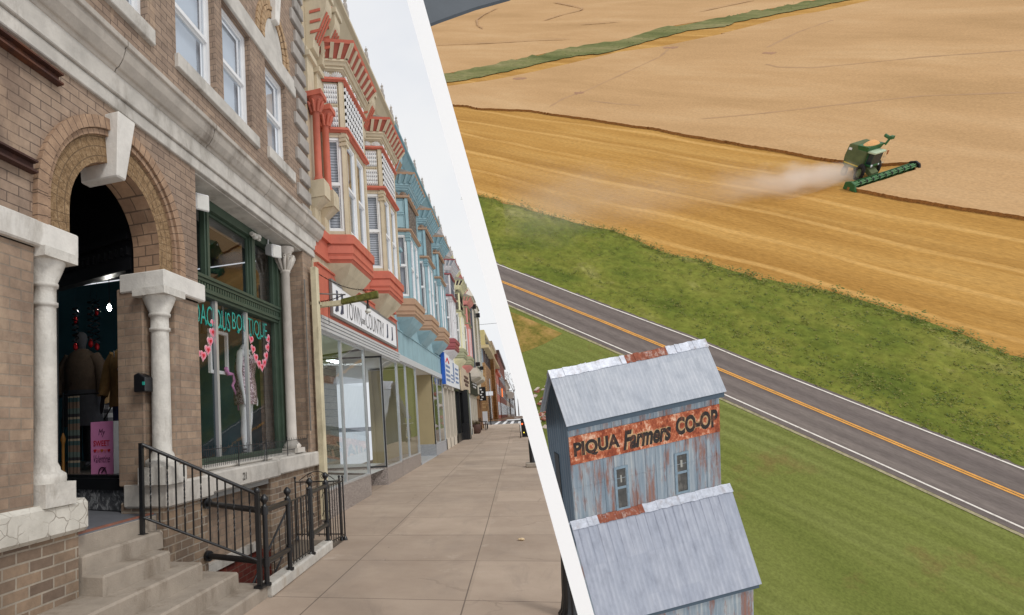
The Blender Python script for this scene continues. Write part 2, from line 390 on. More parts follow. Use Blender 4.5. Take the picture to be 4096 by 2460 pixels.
# arch reveal
w = M(); pts = [(CY+RI, 2.95)] + arc(RI) + [(CY-RI, 2.95)]
for (y0,z0),(y1,z1) in zip(pts, pts[1:]): w.quad((FX-.012,y0,z0),(FX-.012,y1,z1),(FX-.3,y1,z1),(FX-.3,y0,z0))
part('arch_reveal', w, brick('reveal_brick', rgb(178,146,118), rgb(150,122,100), rgb(110,92,78), .16, .1, .006, light=rgb(200,170,140)), b1)
def ring(m, r0, r1, x0, x1, n=24, z0=3.1, inner=True):
    a = [(CY+r0, z0)]+arc(r0, n)+[(CY-r0, z0)]; b = [(CY+r1, z0)]+arc(r1, n)+[(CY-r1, z0)]
    for i in range(len(a)-1):
        m.quad((x1,*a[i]),(x1,*a[i+1]),(x1,*b[i+1]),(x1,*b[i])); m.quad((x1,*b[i]),(x1,*b[i+1]),(x0,*b[i+1]),(x0,*b[i])); 
        if inner: m.quad((x1,*a[i]),(x1,*a[i+1]),(x0,*a[i+1]),(x0,*a[i]))
w = M(); ring(w, RI, RR-.012, FX-.1, FX-.012, 20, 2.95, False); part('arch_ring', w, rock_ring('rock_face_ring', CY, CZ), b1)
w = M(); ring(w, RR-.012, RR+.03, FX-.1, FX+.02); ring(w, RR+.035, RM, FX-.1, FX+.045); part('arch_moulding', w, SOLDIER, b1)
# keystone
w = M()
KT, KU, KB, KC = onx(475,445,-3.06), onx(544,489,-3.06), onx(470,699,-3.12), onx(506,729,-3.12); zk, zl = (KT.z+KU.z)/2, (KB.z+KC.z)/2
w.hexa([(FX-.3,KB.y,zl),(-3.12,KB.y,zl),(-3.12,KC.y,zl),(FX-.3,KC.y,zl),(FX-.3,KT.y,zk),(-3.06,KT.y,zk),(-3.06,KU.y,zk),(FX-.3,KU.y,zk)])
part('keystone', w, STONE_W, b1, .012)
# imposts, pedestals, sills
w = M(); w.box(FX-.45, FX+.05, 1.2, 3.54, 2.94, 3.125); w.box(FX-.45, FX+.06, 4.62, 5.36, 2.95, 3.135); part('impost', w, STONE_W, b1, .012, split=True)
w = M(); w.box(FX-.45, FX+.05, 1.2, 3.64, .9, 1.14)
part('pedestal_band', w, STONE_C, b1, .03)
w = M(); w.box(FX-.45, FX+.045, 4.63, 5.46, .9, 1.13); w.box(FX-.5, FX+.05, 5.46, 7.2, .93, 1.15); w.box(FX-.5, FX+.06, 7.205, 8.93, .95, 1.17)
w.box(FX-.5, FX-.08, 5.31, 8.5, 1.15, 1.2)
part('sill_band', w, STONE, b1, .02, split=True)
# columns
def column(m, cx, cy, r, zb, zt):
    m.box(cx-r*1.75, cx+r*1.75, cy-r*1.75, cy+r*1.75, zb-.16, zb)
    m.lathe([(r*1.7,0),(r*1.75,.03),(r*1.7,.06),(r*1.25,.085),(r*1.2,.11),(r,.14),(r,.3),(r*.93,zt-zb-.42),(r*.93,zt-zb-.40),(r*1.1,zt-zb-.395),(r*1.1,zt-zb-.37),(r*.95,zt-zb-.365),(r*.95,zt-zb-.26),(r*1.12,zt-zb-.255),(r*1.15,zt-zb-.235),(r*1.05,zt-zb-.22),(r*1.5,zt-zb-.13),(r*1.72,zt-zb-.08),(r*1.72,zt-zb-.065)], cx, cy, 28, zb)
    m.box(cx-r*1.95, cx+r*1.95, cy-r*1.95, cy+r*1.95, zt-.07, zt)
w = M(); column(w, FX-.07, 3.33, .08, 1.28, 2.945); part('column', w, pm('weathered_column_stone', rgb(204,200,192), .16, 7, .85, 0, .9, 32, dirt=rgb(156,149,139), dscale=6), b1)
w = M(); column(w, FX-.07, 4.72, .09, 1.28, 2.955); part('column', w, _cache['weathered_column_stone'], b1)
w = M(); cx, cy, r = FX-.18, 8.17, .07
w.box(cx-.15, cx+.15, cy-.15, cy+.15, 1.19, 1.26)
w.lathe([(.13,0),(.14,.03),(.12,.06),(.09,.09),(.078,.12),(.066,2.7),(.08,2.71),(.08,2.74),(.062,2.75),(.07,2.85),(.12,3.04),(.15,3.06),(.15,3.1)], cx, cy, 24, 1.26)
for k in range(10):
    a = 2*PI*k/10; w.path([(cx+.06*math.cos(a), cy+.06*math.sin(a), 4.0), (cx+.11*math.cos(a), cy+.11*math.sin(a), 4.12), (cx+.16*math.cos(a), cy+.16*math.sin(a), 4.22), (cx+.17*math.cos(a), cy+.17*math.sin(a), 4.17)], [.02,.035,.03,.012], 6)
part('slender_column', w, pm('column_pale', rgb(200,193,184), .1, 4, .7, dirt=rgb(150,142,132)), b1)
# frieze, cornice
w = M(); w.box(FX-.8, FX+.03, 1.2, 9.0, 4.40, 4.52); w.box(FX-.8, FX+.055, 1.2, 9.02, 4.522, 4.71)
w.box(FX-.75, FX-.02, 5.31, 8.5, 4.385, 4.4)
part('frieze', w, STONE, b1, .01)
prof = [(0,4.70),(.06,4.70),(.075,4.73),(.10,4.735),(.12,4.76),(.15,4.80),(.17,4.86),(.17,4.89),(.20,4.895),(.20,4.95),(.02,5.0),(0,5.0)]
w = M()
ys = [1.2, 3.96, 5.45, 6.95, 8.3, 9.12]
for a, b in zip(ys, ys[1:]):
    w.loft([[(FX+px, yy, z) for px, z in prof] for yy in (a+.006, b-.006)], True)
part('cornice', w, pm('stained_cornice_stone', rgb(176,168,158), .22, 3, .85, 0, .5, 45, dirt=rgb(104,93,82), dscale=2.2), b1, .006)
w = M()
for y0, y1, z0, z1 in ((3.0,4.58,5.34,5.5),(4.97,6.92,5.37,5.53),(7.25,8.22,5.4,5.57)): w.box(FX-.1, FX+.05, y0, y1, z0, z1)
part('window_sill', w, STONE, b1, .008, split=True)
w = M(); w.box(FX-.05, FX+.035, 4.9, 8.42, 6.925, 7.2); w.box(FX-.05, FX+.02, 1.2, 8.3, 8.75, 8.86); part('lintel_band', w, STONE, b1, .01, split=True)
# upper blind arches
for cy0 in (5.34, 7.6):
    w = M(); pts = [(cy0+.33*math.cos(PI*k/14), 7.2+.5*math.sin(PI*k/14)) for k in range(15)]
    w.prism([(FX-.02,y,z) for y,z in pts], (.035,0,0)); part('arch_panel', w, STONE, b1)
    w = M()
    for ra, rb, xo in ((.34,.44,.03),(.45,.50,.05),(.51,.6,.03)):
        for k in range(18):
            a0, a1 = PI*k/18, PI*(k+.85)/18
            q = lambda r_, a_: (cy0+r_*math.cos(a_), 7.2+(r_+.17)*math.sin(a_))
            p = [q(ra,a0), q(rb,a0), q(rb,a1), q(ra,a1)]; w.prism([(FX-.02,y,z) for y,z in p], (.02+xo,0,0))
    part('arch_brickwork', w, ROUGH, b1)
    w = M(); w.hexa([(FX-.05,cy0-.07,7.66),(FX+.1,cy0-.07,7.66),(FX+.1,cy0+.07,7.66),(FX-.05,cy0+.07,7.66),(FX-.05,cy0-.11,8.25),(FX+.14,cy0-.11,8.25),(FX+.14,cy0+.11,8.25),(FX-.05,cy0+.11,8.25)])
    part('upper_keystone', w, STONE_W, b1, .01)
# quoins
w = M(); z = 4.98; k = 0
while z < 9.1:
    w.box(FX-.05, FX+.05, 8.36 if k % 2 else 8.5, 8.905, z, z+.2); z += .30; k += 1
part('quoin', w, pm('quoin_stone', rgb(162,156,149), .15, 3, .8, 0, .3, 45, dirt=rgb(110,104,98)), b1, .01, split=True)
# upper sash windows
def sash(root, F, u0, u1, z0, z1, o, mw=WHITE, gl=None, blind=None, mid=.5, fw=.05, name='window'):
    f = M(); F.frame(f, u0, u1, z0, z1, fw, o-.07, o); zm = z0+(z1-z0)*mid
    F.box(f, u0+fw, u1-fw, zm-.025, zm+.025, o-.05, o-.005); F.frame(f, u0+fw, u1-fw, zm+.02, z1-fw, .025, o-.05, o-.02); F.frame(f, u0+fw, u1-fw, z0+fw, zm-.02, .025, o-.065, o-.035)
    fr = part(name, f, mw, root)
    g = M(); g.quad(F.at(u0+fw,zm,o-.035), F.at(u1-fw,zm,o-.035), F.at(u1-fw,z1-fw,o-.035), F.at(u0+fw,z1-fw,o-.035)); g.quad(F.at(u0+fw,z0+fw,o-.05), F.at(u1-fw,z0+fw,o-.05), F.at(u1-fw,zm,o-.05), F.at(u0+fw,zm,o-.05))
    part('pane', g, gl or GLASS_UP, fr)
    b = M(); b.quad(F.at(u0+.01,z0+.01,o-.12), F.at(u1-.01,z0+.01,o-.12), F.at(u1-.01,z1-.01,o-.12), F.at(u0+.01,z1-.01,o-.12)); part('blind', b, blind or BLIND_P, fr)
    return fr
for h in ups: sash(b1, FAC, h[0], h[1], h[2], h[3], -.08)
# --- shop window (recessed) ------------------------------------------------
XW = -3.5; WF = Face((XW, 0), (XW, 1), (1, 0))
w = M()
WF.box(w, 5.2, 8.2, 1.2, 1.27, -.1, .02)                     # bottom rail
WF.box(w, 5.2, 8.35, 4.27, 4.39, -.1, .03)                   # head
WF.box(w, 8.08, 8.35, 1.2, 4.27, -.1, .03); WF.box(w, 7.98, 8.08, 1.2, 4.27, -.08, -.01)    # right jamb
WF.box(w, 5.2, 5.9, 3.4, 4.27, -.09, -.06)
for a, b in ((5.99, 6.10), (7.2, 7.36)): WF.box(w, a, b, 3.4, 4.27, -.08, .0); WF.box(w, a+.03, b-.03, 3.4, 4.27, .0, .02)
WF.box(w, 5.2, 8.1, 3.37, 3.41, -.1, .06); WF.box(w, 5.2, 8.1, 3.33, 3.37, -.1, .04); WF.box(w, 5.2, 8.1, 3.21, 3.26, -.1, .04); WF.box(w, 5.2, 8.1, 3.17, 3.21, -.1, .015); WF.box(w, 5.2, 8.1, 3.26, 3.33, -.1, .0)
WF.frame(w, 6.1, 7.2, 3.41, 4.27, .03, -.07, -.03)
sw = part('shop_window', w, GREEN, b1, .004)
w = M(); u = 5.22
while u < 8.08: WF.box(w, u, u+.035, 3.265, 3.325, 0, .03); u += .062
part('dentil_moulding', w, GREEN, sw)
w = M()
for a, b in ((5.2, 5.99), (6.13, 7.17), (7.36, 7.98)): w.quad(WF.at(a,3.41,-.06), WF.at(b,3.41,-.06), WF.at(b,4.27,-.06), WF.at(a,4.27,-.06))
part('transom_pane', w, GLASS_D, sw, split=True)
w = M(); w.quad(WF.at(5.2,1.27,-.05), WF.at(7.98,1.27,-.05), WF.at(7.98,3.17,-.05), WF.at(5.2,3.17,-.05)); part('display_pane', w, GLASS, sw)
w = M(); WF.box(w, 6.22, 6.275, 1.27, 3.17, -.06, -.015); WF.box(w, 7.04, 7.09, 1.27, 3.17, -.06, -.015); part('mullion', w, ALU, sw, split=True)
w = M(); w.box(FX-.75, FX-.4, 8.33, 8.5, 1.1, 4.4); part('side_reveal', w, BRICK_LOW, b1)
# display lettering on the glass
LET = pm('turquoise_vinyl', rgb(44,160,146), .05, 5, .5)
w = M()
text_m(w, 'AUDACIOUS', WF, 5.49, 2.84, .25, -.045, 1.15, bold=-.004); text_m(w, 'BOUTIQUE', WF, 6.70, 2.85, .27, -.045, 1.07, bold=-.008)
# curled strokes of the display face
for u0 in (5.62, 5.86, 6.05, 6.40, 6.86, 7.22, 7.52):
    w.path([WF.at(u0+.028*math.cos(t*.6)*(1-t/16), 2.86+.028*math.sin(t*.6)*(1-t/16)+.012, -.043) for t in range(14)], .006, 5)
part('window_lettering', w, LET, sw)
# --- interior -------------------------------------------------------------
w = M(); w.box(-8.4, -3.56, 5.0, 9.0, .9, 1.14); part('display_floor', w, pm('dark_display_floor', rgb(120,108,98), .2, 3, .6), b1)
w = M(); w.quad((-8.4,8.75,.9),(-3.7,8.75,.9),(-3.7,8.75,4.4),(-8.4,8.75,4.4)); w.quad((-8.4,3.0,.8),(-8.4,8.75,.8),(-8.4,8.75,4.4),(-8.4,3.0,4.4)); part('interior_wall', w, TEAL, b1)
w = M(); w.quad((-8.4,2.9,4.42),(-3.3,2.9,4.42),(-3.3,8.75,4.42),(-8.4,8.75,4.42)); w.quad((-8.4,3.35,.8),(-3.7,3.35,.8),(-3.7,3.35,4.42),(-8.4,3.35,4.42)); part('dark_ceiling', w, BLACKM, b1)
w = M(); w.box(-8.4, FX-.105, 3.4, 5.2, .6, .851); part('entry_floor', w, pm('slate_floor', rgb(110,112,118), .15, 3, .6), b1)
w = M(); w.box(FX-.14, FX-.105, 3.64, 4.62, .852, .866); part('threshold', w, pm('threshold_paint', rgb(140,92,76), .2, 8, .8, dirt=rgb(120,108,96)), b1)
# angled show window beside the entry
DF = Face((-3.56, 4.735), (-4.9, 5.06), (0, -1))
w = M()
DF.box(w, 0, 1.4, 1.06, 1.17, -.06, .05); DF.box(w, 0, 1.4, 1.17, 1.2, -.05, .0); DF.box(w, 0, 1.4, 3.2, 3.32, -.06, .05); DF.box(w, 0, 1.4, 3.5, 3.56, -.06, .08); DF.box(w, 0, 1.4, 3.32, 3.5, -.06, .02)
DF.box(w, 0, .09, 1.17, 3.2, -.06, .03); DF.box(w, 1.32, 1.4, 1.17, 3.2, -.06, .03); DF.box(w, 0, 1.4, 3.56, 4.4, -.06, .0)
for k in range(16): DF.box(w, .05+k*.085, .09+k*.085, 3.36, 3.44, .02, .05)
ew = part('entry_show_window', w, BLACKP, b1)
w = M(); w.quad(DF.at(.09,1.2,-.02), DF.at(1.32,1.2,-.02), DF.at(1.32,3.2,-.02), DF.at(.09,3.2,-.02)); part('entry_pane', w, glass('entry_glass', (.94,.95,.96), .004), ew)
def marble():
    m, nt = nodes('veined_marble'); n = noise(nt, pos(nt), 7, 9, .75, 2.2); n2 = noise(nt, pos(nt), 2.5, 3)
    c = ramp(nt, n, [(.36, rgb(38,40,44)), (.5, rgb(92,94,98)), (.58, rgb(190,192,194)), (.66, rgb(70,72,76))]); out(nt, bsdf(nt, mixc(nt, .25, c, rgb(60,62,66)), .3)); return m
w = M(); DF.box(w, 0, .55, .86, 1.06, -.05, .03); DF.box(w, .555, 1.3, .86, 1.06, -.05, .03); part('marble_base', w, marble(), ew, .003)
w = M(); text_m(w, '21', FAC, 6.08, 1.0, .085, .062, .085, bold=.01); part('house_number', w, BLACKM, b1)

# brackets on the left of the front
for k, (y0, y1, z) in enumerate(((1.6, 3.38, 4.29), (1.6, 3.14, 3.5))):
    w = M(); x = FX+.004
    w.box(x, x+.012, y0, y1, z-.045, z+.045); w.box(x+.012, x+.06, y0, y1, z+.03, z+.045); w.box(x+.012, x+.06, y0, y1, z-.045, z-.03)
    solo('steel_channel', w, RUST, ('rusty steel channel bolted to the brick under the stone frieze', 'shorter rusty steel channel bolted to the brick left of the arch')[k], 'steel bracket', 'steel channels on the brick wall', loc=(FX, y0, z))

# ================================================================ steps
w = M()
steps = [(-3.2,3.62,4.62,.71),(-3.02,3.62,4.46,.57),(-2.84,2.2,4.68,.42),(-2.63,2.2,4.95,.27),(-2.42,2.2,5.14,.12)]
for x, y0, y1, z in steps: w.box(-3.42, x, y0, y1, z-.17 if z > .2 else -.2, z)
w.box(-3.44, -3.3, 3.62, 4.66, .5, .85)
st = solo('entrance_steps', w, CONC, 'worn concrete steps climbing to the arched doorway', 'steps', loc=(-2.9,4.2,0), bev=.016, kind='structure')

# ================================================================ sidewalk, street, curb
def sidewalk_mat():
    m, nt = nodes('sidewalk_concrete'); p = pos(nt); s = sep(nt, p)
    def line(c, per, off, wd):
        k = math_(nt, 'FRACT', math_(nt, 'ADD', math_(nt, 'DIVIDE', math_(nt, 'SUBTRACT', c, off), per), .5))
        return math_(nt, 'LESS_THAN', math_(nt, 'ABSOLUTE', math_(nt, 'SUBTRACT', k, .5)), wd/per)
    j = math_(nt, 'MAXIMUM', line(math_(nt, 'MULTIPLY_ADD', s[1], .006, s[0]), 1.33, -.57, .006), line(math_(nt, 'MULTIPLY_ADD', s[0], -.06, s[1]), 1.42, 5.28, .006))
    a = ramp(nt, noise(nt, p, 1.1, 8, .65), [(.3, rgb(166,148,132)), (.7, rgb(186,168,151))])
    # per-slab tone
    fl = nt.nodes.new('ShaderNodeTexWhiteNoise'); fl.noise_dimensions = '2D'
    ix = math_(nt, 'FLOOR', math_(nt, 'DIVIDE', math_(nt, 'ADD', s[0], .57), 1.33)); iy = math_(nt, 'FLOOR', math_(nt, 'DIVIDE', math_(nt, 'SUBTRACT', s[1], 5.28), 1.42))
    nt.links.new(comb(nt, ix, iy), fl.inputs['Vector'])
    a = mixc(nt, .5, a, ramp(nt, fl.outputs['Value'], [(0, (.8,.79,.78)), (1, (1.12,1.12,1.11))]), 'MULTIPLY')
    blo = noise(nt, mapping(nt, p, (1, .6, 1)), .9, 5, .6, .6); a = mixc(nt, ramp(nt, blo, [(.55, 0.0), (.74, .3)]), a, rgb(136,126,118))
    spk = noise(nt, p, 120, 2, .5); a = mixc(nt, ramp(nt, spk, [(.62, 0.0), (.7, .35)]), a, rgb(120,110,102))
    v = nt.nodes.new('ShaderNodeTexVoronoi'); v.inputs['Scale'].default_value = 3.1; nt.links.new(p, v.inputs['Vector'])
    a = mixc(nt, math_(nt, 'MULTIPLY', math_(nt, 'LESS_THAN', v.outputs['Distance'], .035), .7), a, rgb(70,64,60))
    ck = nt.nodes.new('ShaderNodeTexVoronoi'); ck.feature = 'DISTANCE_TO_EDGE'; ck.inputs['Scale'].default_value = .55; wn = nt.nodes.new('ShaderNodeTexNoise'); wn.inputs['Scale'].default_value = 2.5; wn.inputs['Detail'].default_value = 6; nt.links.new(p, wn.inputs['Vector']); va = nt.nodes.new('ShaderNodeVectorMath'); va.operation = 'MULTIPLY_ADD'; va.inputs[1].default_value = (.5,.5,0); nt.links.new(wn.outputs['Color'], va.inputs[0]); nt.links.new(p, va.inputs[2]); nt.links.new(va.outputs[0], ck.inputs['Vector'])
    a = mixc(nt, math_(nt, 'MULTIPLY', math_(nt, 'LESS_THAN', ck.outputs['Distance'], .006), ramp(nt, noise(nt, p, .7, 2), [(.54,0.0),(.62,.3)])), a, rgb(110,98,88))
    st2 = noise(nt, mapping(nt, p, (1.4,.5,1), (7,3,0)), 1.7, 7, .7, .8); a = mixc(nt, ramp(nt, st2, [(.56,0.0),(.7,.24)]), a, rgb(126,117,110))
    st3 = noise(nt, mapping(nt, p, (1,.7,1), (2,9,0)), 2.3, 6, .7); a = mixc(nt, ramp(nt, st3, [(.6,0.0),(.74,.4)]), a, rgb(206,192,178))
    c = mixc(nt, math_(nt, 'MULTIPLY', j, .75), a, rgb(92,82,74))
    h = math_(nt, 'SUBTRACT', math_(nt, 'MULTIPLY', noise(nt, p, 90, 4, .7), .5), j)
    out(nt, bsdf(nt, c, .8, 0, h, .35, .008, .3)); return m
SIDE = sidewalk_mat()
def bx(sy): return 1660 + .2780*sy                       # photo x of the dividing beam's centre line
edge = []
for sy in (2800, 2460, 2200, 2000, 1900, 1820, 1770, 1735, 1712, 1700):
    d = ray(bx(sy), sy); t = (-.126-EYE)/(d.z-.014*d.y); q = CAM+d*t
    if q.y < 9: q = onz(bx(sy), sy, 0)
    if 0 < q.y < 62: edge.append((q.x, q.y))
w = M()
# near apron left of the stairwell; pit is left open (x -3.2..-2.5, y 5.2..7.6)
rows = [(-1.5, -5.0), (2.2, None)]
L = [(-3.3, -2), (-3.3, 5.1), (-2.38, 5.1), (-2.46, 7.66), (-3.3, 7.66), (-3.3, 9)]
ye = sorted(edge, key=lambda p: p[1])
near = [(3.4, -2), (3.4, 3.0), (ye[0][0], ye[0][1])] + [p for p in ye if ye[0][1] < p[1] < 9]
def xe(y):
    for (x0,y0),(x1,y1) in zip(ye, ye[1:]):
        if y0 <= y <= y1: return x0+(x1-x0)*(y-y0)/(y1-y0)
    return ye[-1][0]
w.poly([(x,y,0) for x,y in L] + [(xe(9.0), 9.0, 0)] + [(x,y,0) for x,y in near[::-1]])
yy = [9.0, 12, 16, 20, 26, 34, 44, 58.5]
for a, b in zip(yy, yy[1:]): w.quad((-5.5 if a > 9 else -5.5,a,gz(a)), (xe(a),a,gz(a)), (xe(b),b,gz(b)), (-5.5,b,gz(b)))
solo('sidewalk', w, SIDE, kind='structure')
ASPH = pm('street_asphalt', rgb(96,96,98), .12, 2, .9, 0, .3, 60)
w = M()
yy = [58.5, 66, 75, 110, 190]
w.quad((-30,58.5,gz(58.5)-.1),(xe(58.5),58.5,gz(58.5)-.1),(-.05,80,gz(80)-.1),(-30,80,gz(80)-.1)); solo('cross_street', w, ASPH, kind='structure')
w = M(); w.quad((-6,80,.92),(-.1,80,.92),(.25,190,.92),(-6,190,.92)); solo('far_sidewalk', w, SIDE, kind='structure')
w = M()
for k in range(4):
    x = -2.9+k*.8; w.quad((x,60.5,.632),(x+.32,60.5,.632),(x+.32,74,.815),(x,74,.815))
solo('crosswalk_stripes', w, WHITE, kind='structure')
# stairwell
w = M(); w.quad((-3.25,5.1,-1.6),(-2.45,5.1,-1.6),(-2.45,7.6,-.3),(-3.25,7.6,-.3))
w.quad((-2.46,5.1,-1.7),(-2.46,7.66,-1.7),(-2.47,7.66,-.01),(-2.47,5.1,-.01)); w.quad((-3.4,7.66,-1.7),(-2.46,7.66,-1.7),(-2.46,7.66,0),(-3.4,7.66,0)); w.quad((-3.42,5.16,-1.7),(-2.5,5.16,-1.7),(-2.5,5.16,.09),(-3.42,5.16,.09))
solo('stairwell_pit', w, CONC, kind='structure')
w = M(); w.box(-3.6, -3.45, 5.2, 7.0, -1.6, .02); w.box(-3.45, -3.25, 6.98, 7.1, -1.6, .02)
solo('basement_wall', w, BRICK_RED, 'red brick basement wall at the bottom of the stairwell', 'wall', loc=(-4.7,6.5,-1.6))
w = M(); w.box(-3.62, -3.47, 5.2, 7.0, .02, .87); w.box(-3.47, -3.25, 7.001, 7.12, .02, .95); part('stairwell_side_wall', w, BRICK_LOW, b1)
w = M(); w.box(-3.7, -3.25, 5.45, 7.0, .86, .925); w.hexa([(-4.6,5.42,.9),(-3.26,5.42,.9),(-3.26,7.0,.9),(-4.6,7.0,.9),(-4.6,5.42,.93),(-3.26,5.42,.93),(-3.26,7.0,.93),(-4.6,7.0,.93)]); part('stairwell_soffit', w, pm('grey_soffit', rgb(150,150,148), .1, 3, .7), b1)
w = M(); w.box(-3.47, -3.4, 5.42, 6.98, .02, .12); part('stone_string', w, STONE, b1)
w = M(); w.prism([(-2.52,5.1,0),(-2.36,5.1,0),(-2.43,7.1,0),(-2.56,7.1,0)], (0,0,.125))
solo('curb_wall', w, pm('chipped_white_curb', rgb(196,192,184), .18, 6, .85, 0, .5, 50, dirt=rgb(150,130,106), dscale=3), 'low curb with chipped white paint along the stairwell', 'curb', loc=(-2.45,6.1,0), bev=.018)
# ================================================================ railings at the steps
def rail_z(t, a, b): return a+(b-a)*t
t = thing('stair_railing', 'black iron stair railing with twisted balusters beside the concrete steps', 'railing', (-2.9,4.7,.12))
a, b = Vector((-3.28,4.42,0)), Vector((-2.44,4.99,0))
w = M()
w.box(a.x-.017,a.x+.017,a.y-.017,a.y+.017,.70,1.51); w.box(b.x-.02,b.x+.02,b.y-.02,b.y+.02,.12,.99); w.ball((b.x,b.y,1.005),.032); w.box(a.x-.035,a.x+.035,a.y-.035,a.y+.035,.70,.715); w.box(b.x-.045,b.x+.045,b.y-.045,b.y+.045,.12,.14)
part('post', w, IRON, t)
w = M(); w.tube((a.x,a.y,1.50),(b.x,b.y,.975),.017); part('handrail', w, IRON, t)
w = M(); w.tube((a.x,a.y,.86),(b.x,b.y,.36),.012); part('bottom_rail', w, IRON, t)
for k in range(1, 14):
    f = k/14; p = a.lerp(b, f); z0 = rail_z(f,.86,.36); z1 = rail_z(f,1.5,.975); w = M()
    if k % 2: 
        n = 26; rings = []
        for i in range(n+1):
            u = i/n; tw = 0 if u < .2 or u > .8 else (u-.2)/.6*PI*5
            rings.append([(p.x+.0085*math.cos(tw+PI/4+q*PI/2), p.y+.0085*math.sin(tw+PI/4+q*PI/2), z0+(z1-z0)*u) for q in range(4)])
        w.loft(rings)
    else: w.box(p.x-.006,p.x+.006,p.y-.006,p.y+.006,z0,z1)
    part('baluster', w, IRON, t)
def pipe_post(name, label, x, y, z0, z1):
    pass
def guard(label, p0, p1, z0, z1):
    t = thing('pipe_guard_rail', label, 'guard rail', ((p0[0]+p1[0])/2,(p0[1]+p1[1])/2,z0), 'pipe guard rails on the curb')
    for x, y in (p0, p1):
        w = M(); w.tube((x,y,z0),(x,y,z1-.08),.025,n=12)
        for zz in (.81,.33): w.tube((x,y,zz-.04),(x,y,zz+.04),.034,n=12)
        w.lathe([(.03,0),(.03,.02),(.018,.03),(.018,.045),(.04,.075),(.04,.1),(.012,.13)], x, y, 12, z1-.1); w.tube((x,y,z0),(x,y,z0+.02),.042,n=12)
        part('post', w, IRON, t)
    for zz in (.81,.33): w = M(); w.tube((p0[0],p0[1],zz),(p1[0],p1[1],zz),.027,n=12); part('rail', w, IRON, t)
    return t
g1 = guard('pair of black pipe rails on the curb nearest the steps', (-2.41,5.08), (-2.41,5.64), .12, .93)
for zz, z2 in ((.80,.84),(.33,.31)):
    w = M(); w.tube((-3.2,5.36,z2),(-2.41,5.09,zz),.03,n=12); w.tube((-3.2,5.36,z2),(-3.17,5.35,z2),.055,n=12); part('wall_rail', w, IRON, g1)
guard('pair of black pipe rails on the curb beyond the little gate', (-2.435,6.36), (-2.48,7.05), .11, .95)
def spear_fence(name, label, p0, p1, z0, z1, n, cat='fence', scroll=False, finial=True, group=None):
    t = thing(name, label, cat, ((p0[0]+p1[0])/2,(p0[1]+p1[1])/2,z0), group); A = Vector((*p0,0)); B = Vector((*p1,0))
    w = M(); w.tube((*p0,z0+.06),(*p1,z0+.06),.009,n=6); w.tube((*p0,z1),(*p1,z1),.009,n=6); part('rail', w, IRON, t)
    for k in range(n+1):
        p = A.lerp(B, k/n); w = M(); e = k in (0, n); r = .011 if e else .006
        w.tube((p.x,p.y,z0 if e else z0+.03),(p.x,p.y,z1+(.05 if e else .0)),r,n=6)
        if e: w.ball((p.x,p.y,z1+.06),.02,8,5)
        if e: w.lathe([(.035,0),(.03,.03),(.012,.06)], p.x, p.y, 8, z0-.02)
        part('bar', w, IRON, t)
    if scroll:
        F = Face(p0, p1); L = F.L; w = M()
        for c, s in ((L*.3,1),(L*.7,-1)):
            for zc in (z0+.3, z0+.55):
                w.path([F.at(c+s*.07*(1-q/22)*math.cos(q*.5), zc+.1*(1-q/22)*math.sin(q*.5)) for q in range(20)], .005, 5)
        w.path([F.at(L*.1+L*.8*q/14, z1+.02+.12*math.sin(PI*q/14)) for q in range(15)], .006, 5)
        for c in (L*.35, L*.65): w.path([F.at(c+.05*(1-q/20)*math.cos(q*.55), z1+.07+.05*(1-q/20)*math.sin(q*.55)) for q in range(18)], .005, 5)
        part('scrollwork', w, IRON, t, split=True)
    return t
spear_fence('iron_gate', 'small black iron gate between the two pipe guard rails', (-2.42,5.68), (-2.44,6.32), .11, .80, 7, 'gate')
spear_fence('iron_fence', 'short black iron fence ending in a splayed foot on the sidewalk', (-2.49,7.12), (-2.45,7.68), .02, .80, 7)
spear_fence('iron_fence', 'black iron fence with scrollwork across the far end of the stairwell', (-3.14,7.64), (-2.5,7.68), .02, .80, 8, scroll=True)
# railing down into the stairwell
t = thing('stairwell_handrail', 'thin black handrail sloping down into the basement stairwell', 'handrail', (-2.6,6,-.6))
w = M(); w.tube((-2.62,6.2,.72),(-2.75,5.2,-.15),.012); part('handrail', w, IRON, t)
w = M(); w.tube((-2.62,6.2,.35),(-2.75,5.2,-.5),.010); part('bottom_rail', w, IRON, t)
for k in range(9):
    f = k/8; w = M(); w.tube((-2.62-.13*f,6.2-f,.35-.85*f),(-2.62-.13*f,6.2-f,.72-.87*f),.006,n=5); part('baluster', w, IRON, t)
# low wire border on the sill
t = thing('border_fence', 'low black wire border fence along the shop window sill', 'fence', (-3.27,7,1.17)); w = M()
y = 5.46
while y < 8.8: w.tube((-3.27,y,1.19),(-3.27,y,1.42 if round(y/.045) % 2 else 1.39),.0035,n=4); y += .045
w.tube((-3.27,5.46,1.385),(-3.27,8.8,1.385),.004,n=4); w.tube((-3.27,5.46,1.25),(-3.27,8.8,1.25),.004,n=4); part('wire', w, IRON, t)
w = M()
for y in (6.22,7.0,7.7,8.5): w.tube((-3.26,y,1.1),(-3.26,y,1.44),.006,n=5)
w.tube((-3.26,6.9,1.12),(-3.28,7.05,1.42),.006,n=5); part('stake', w, IRON, t)

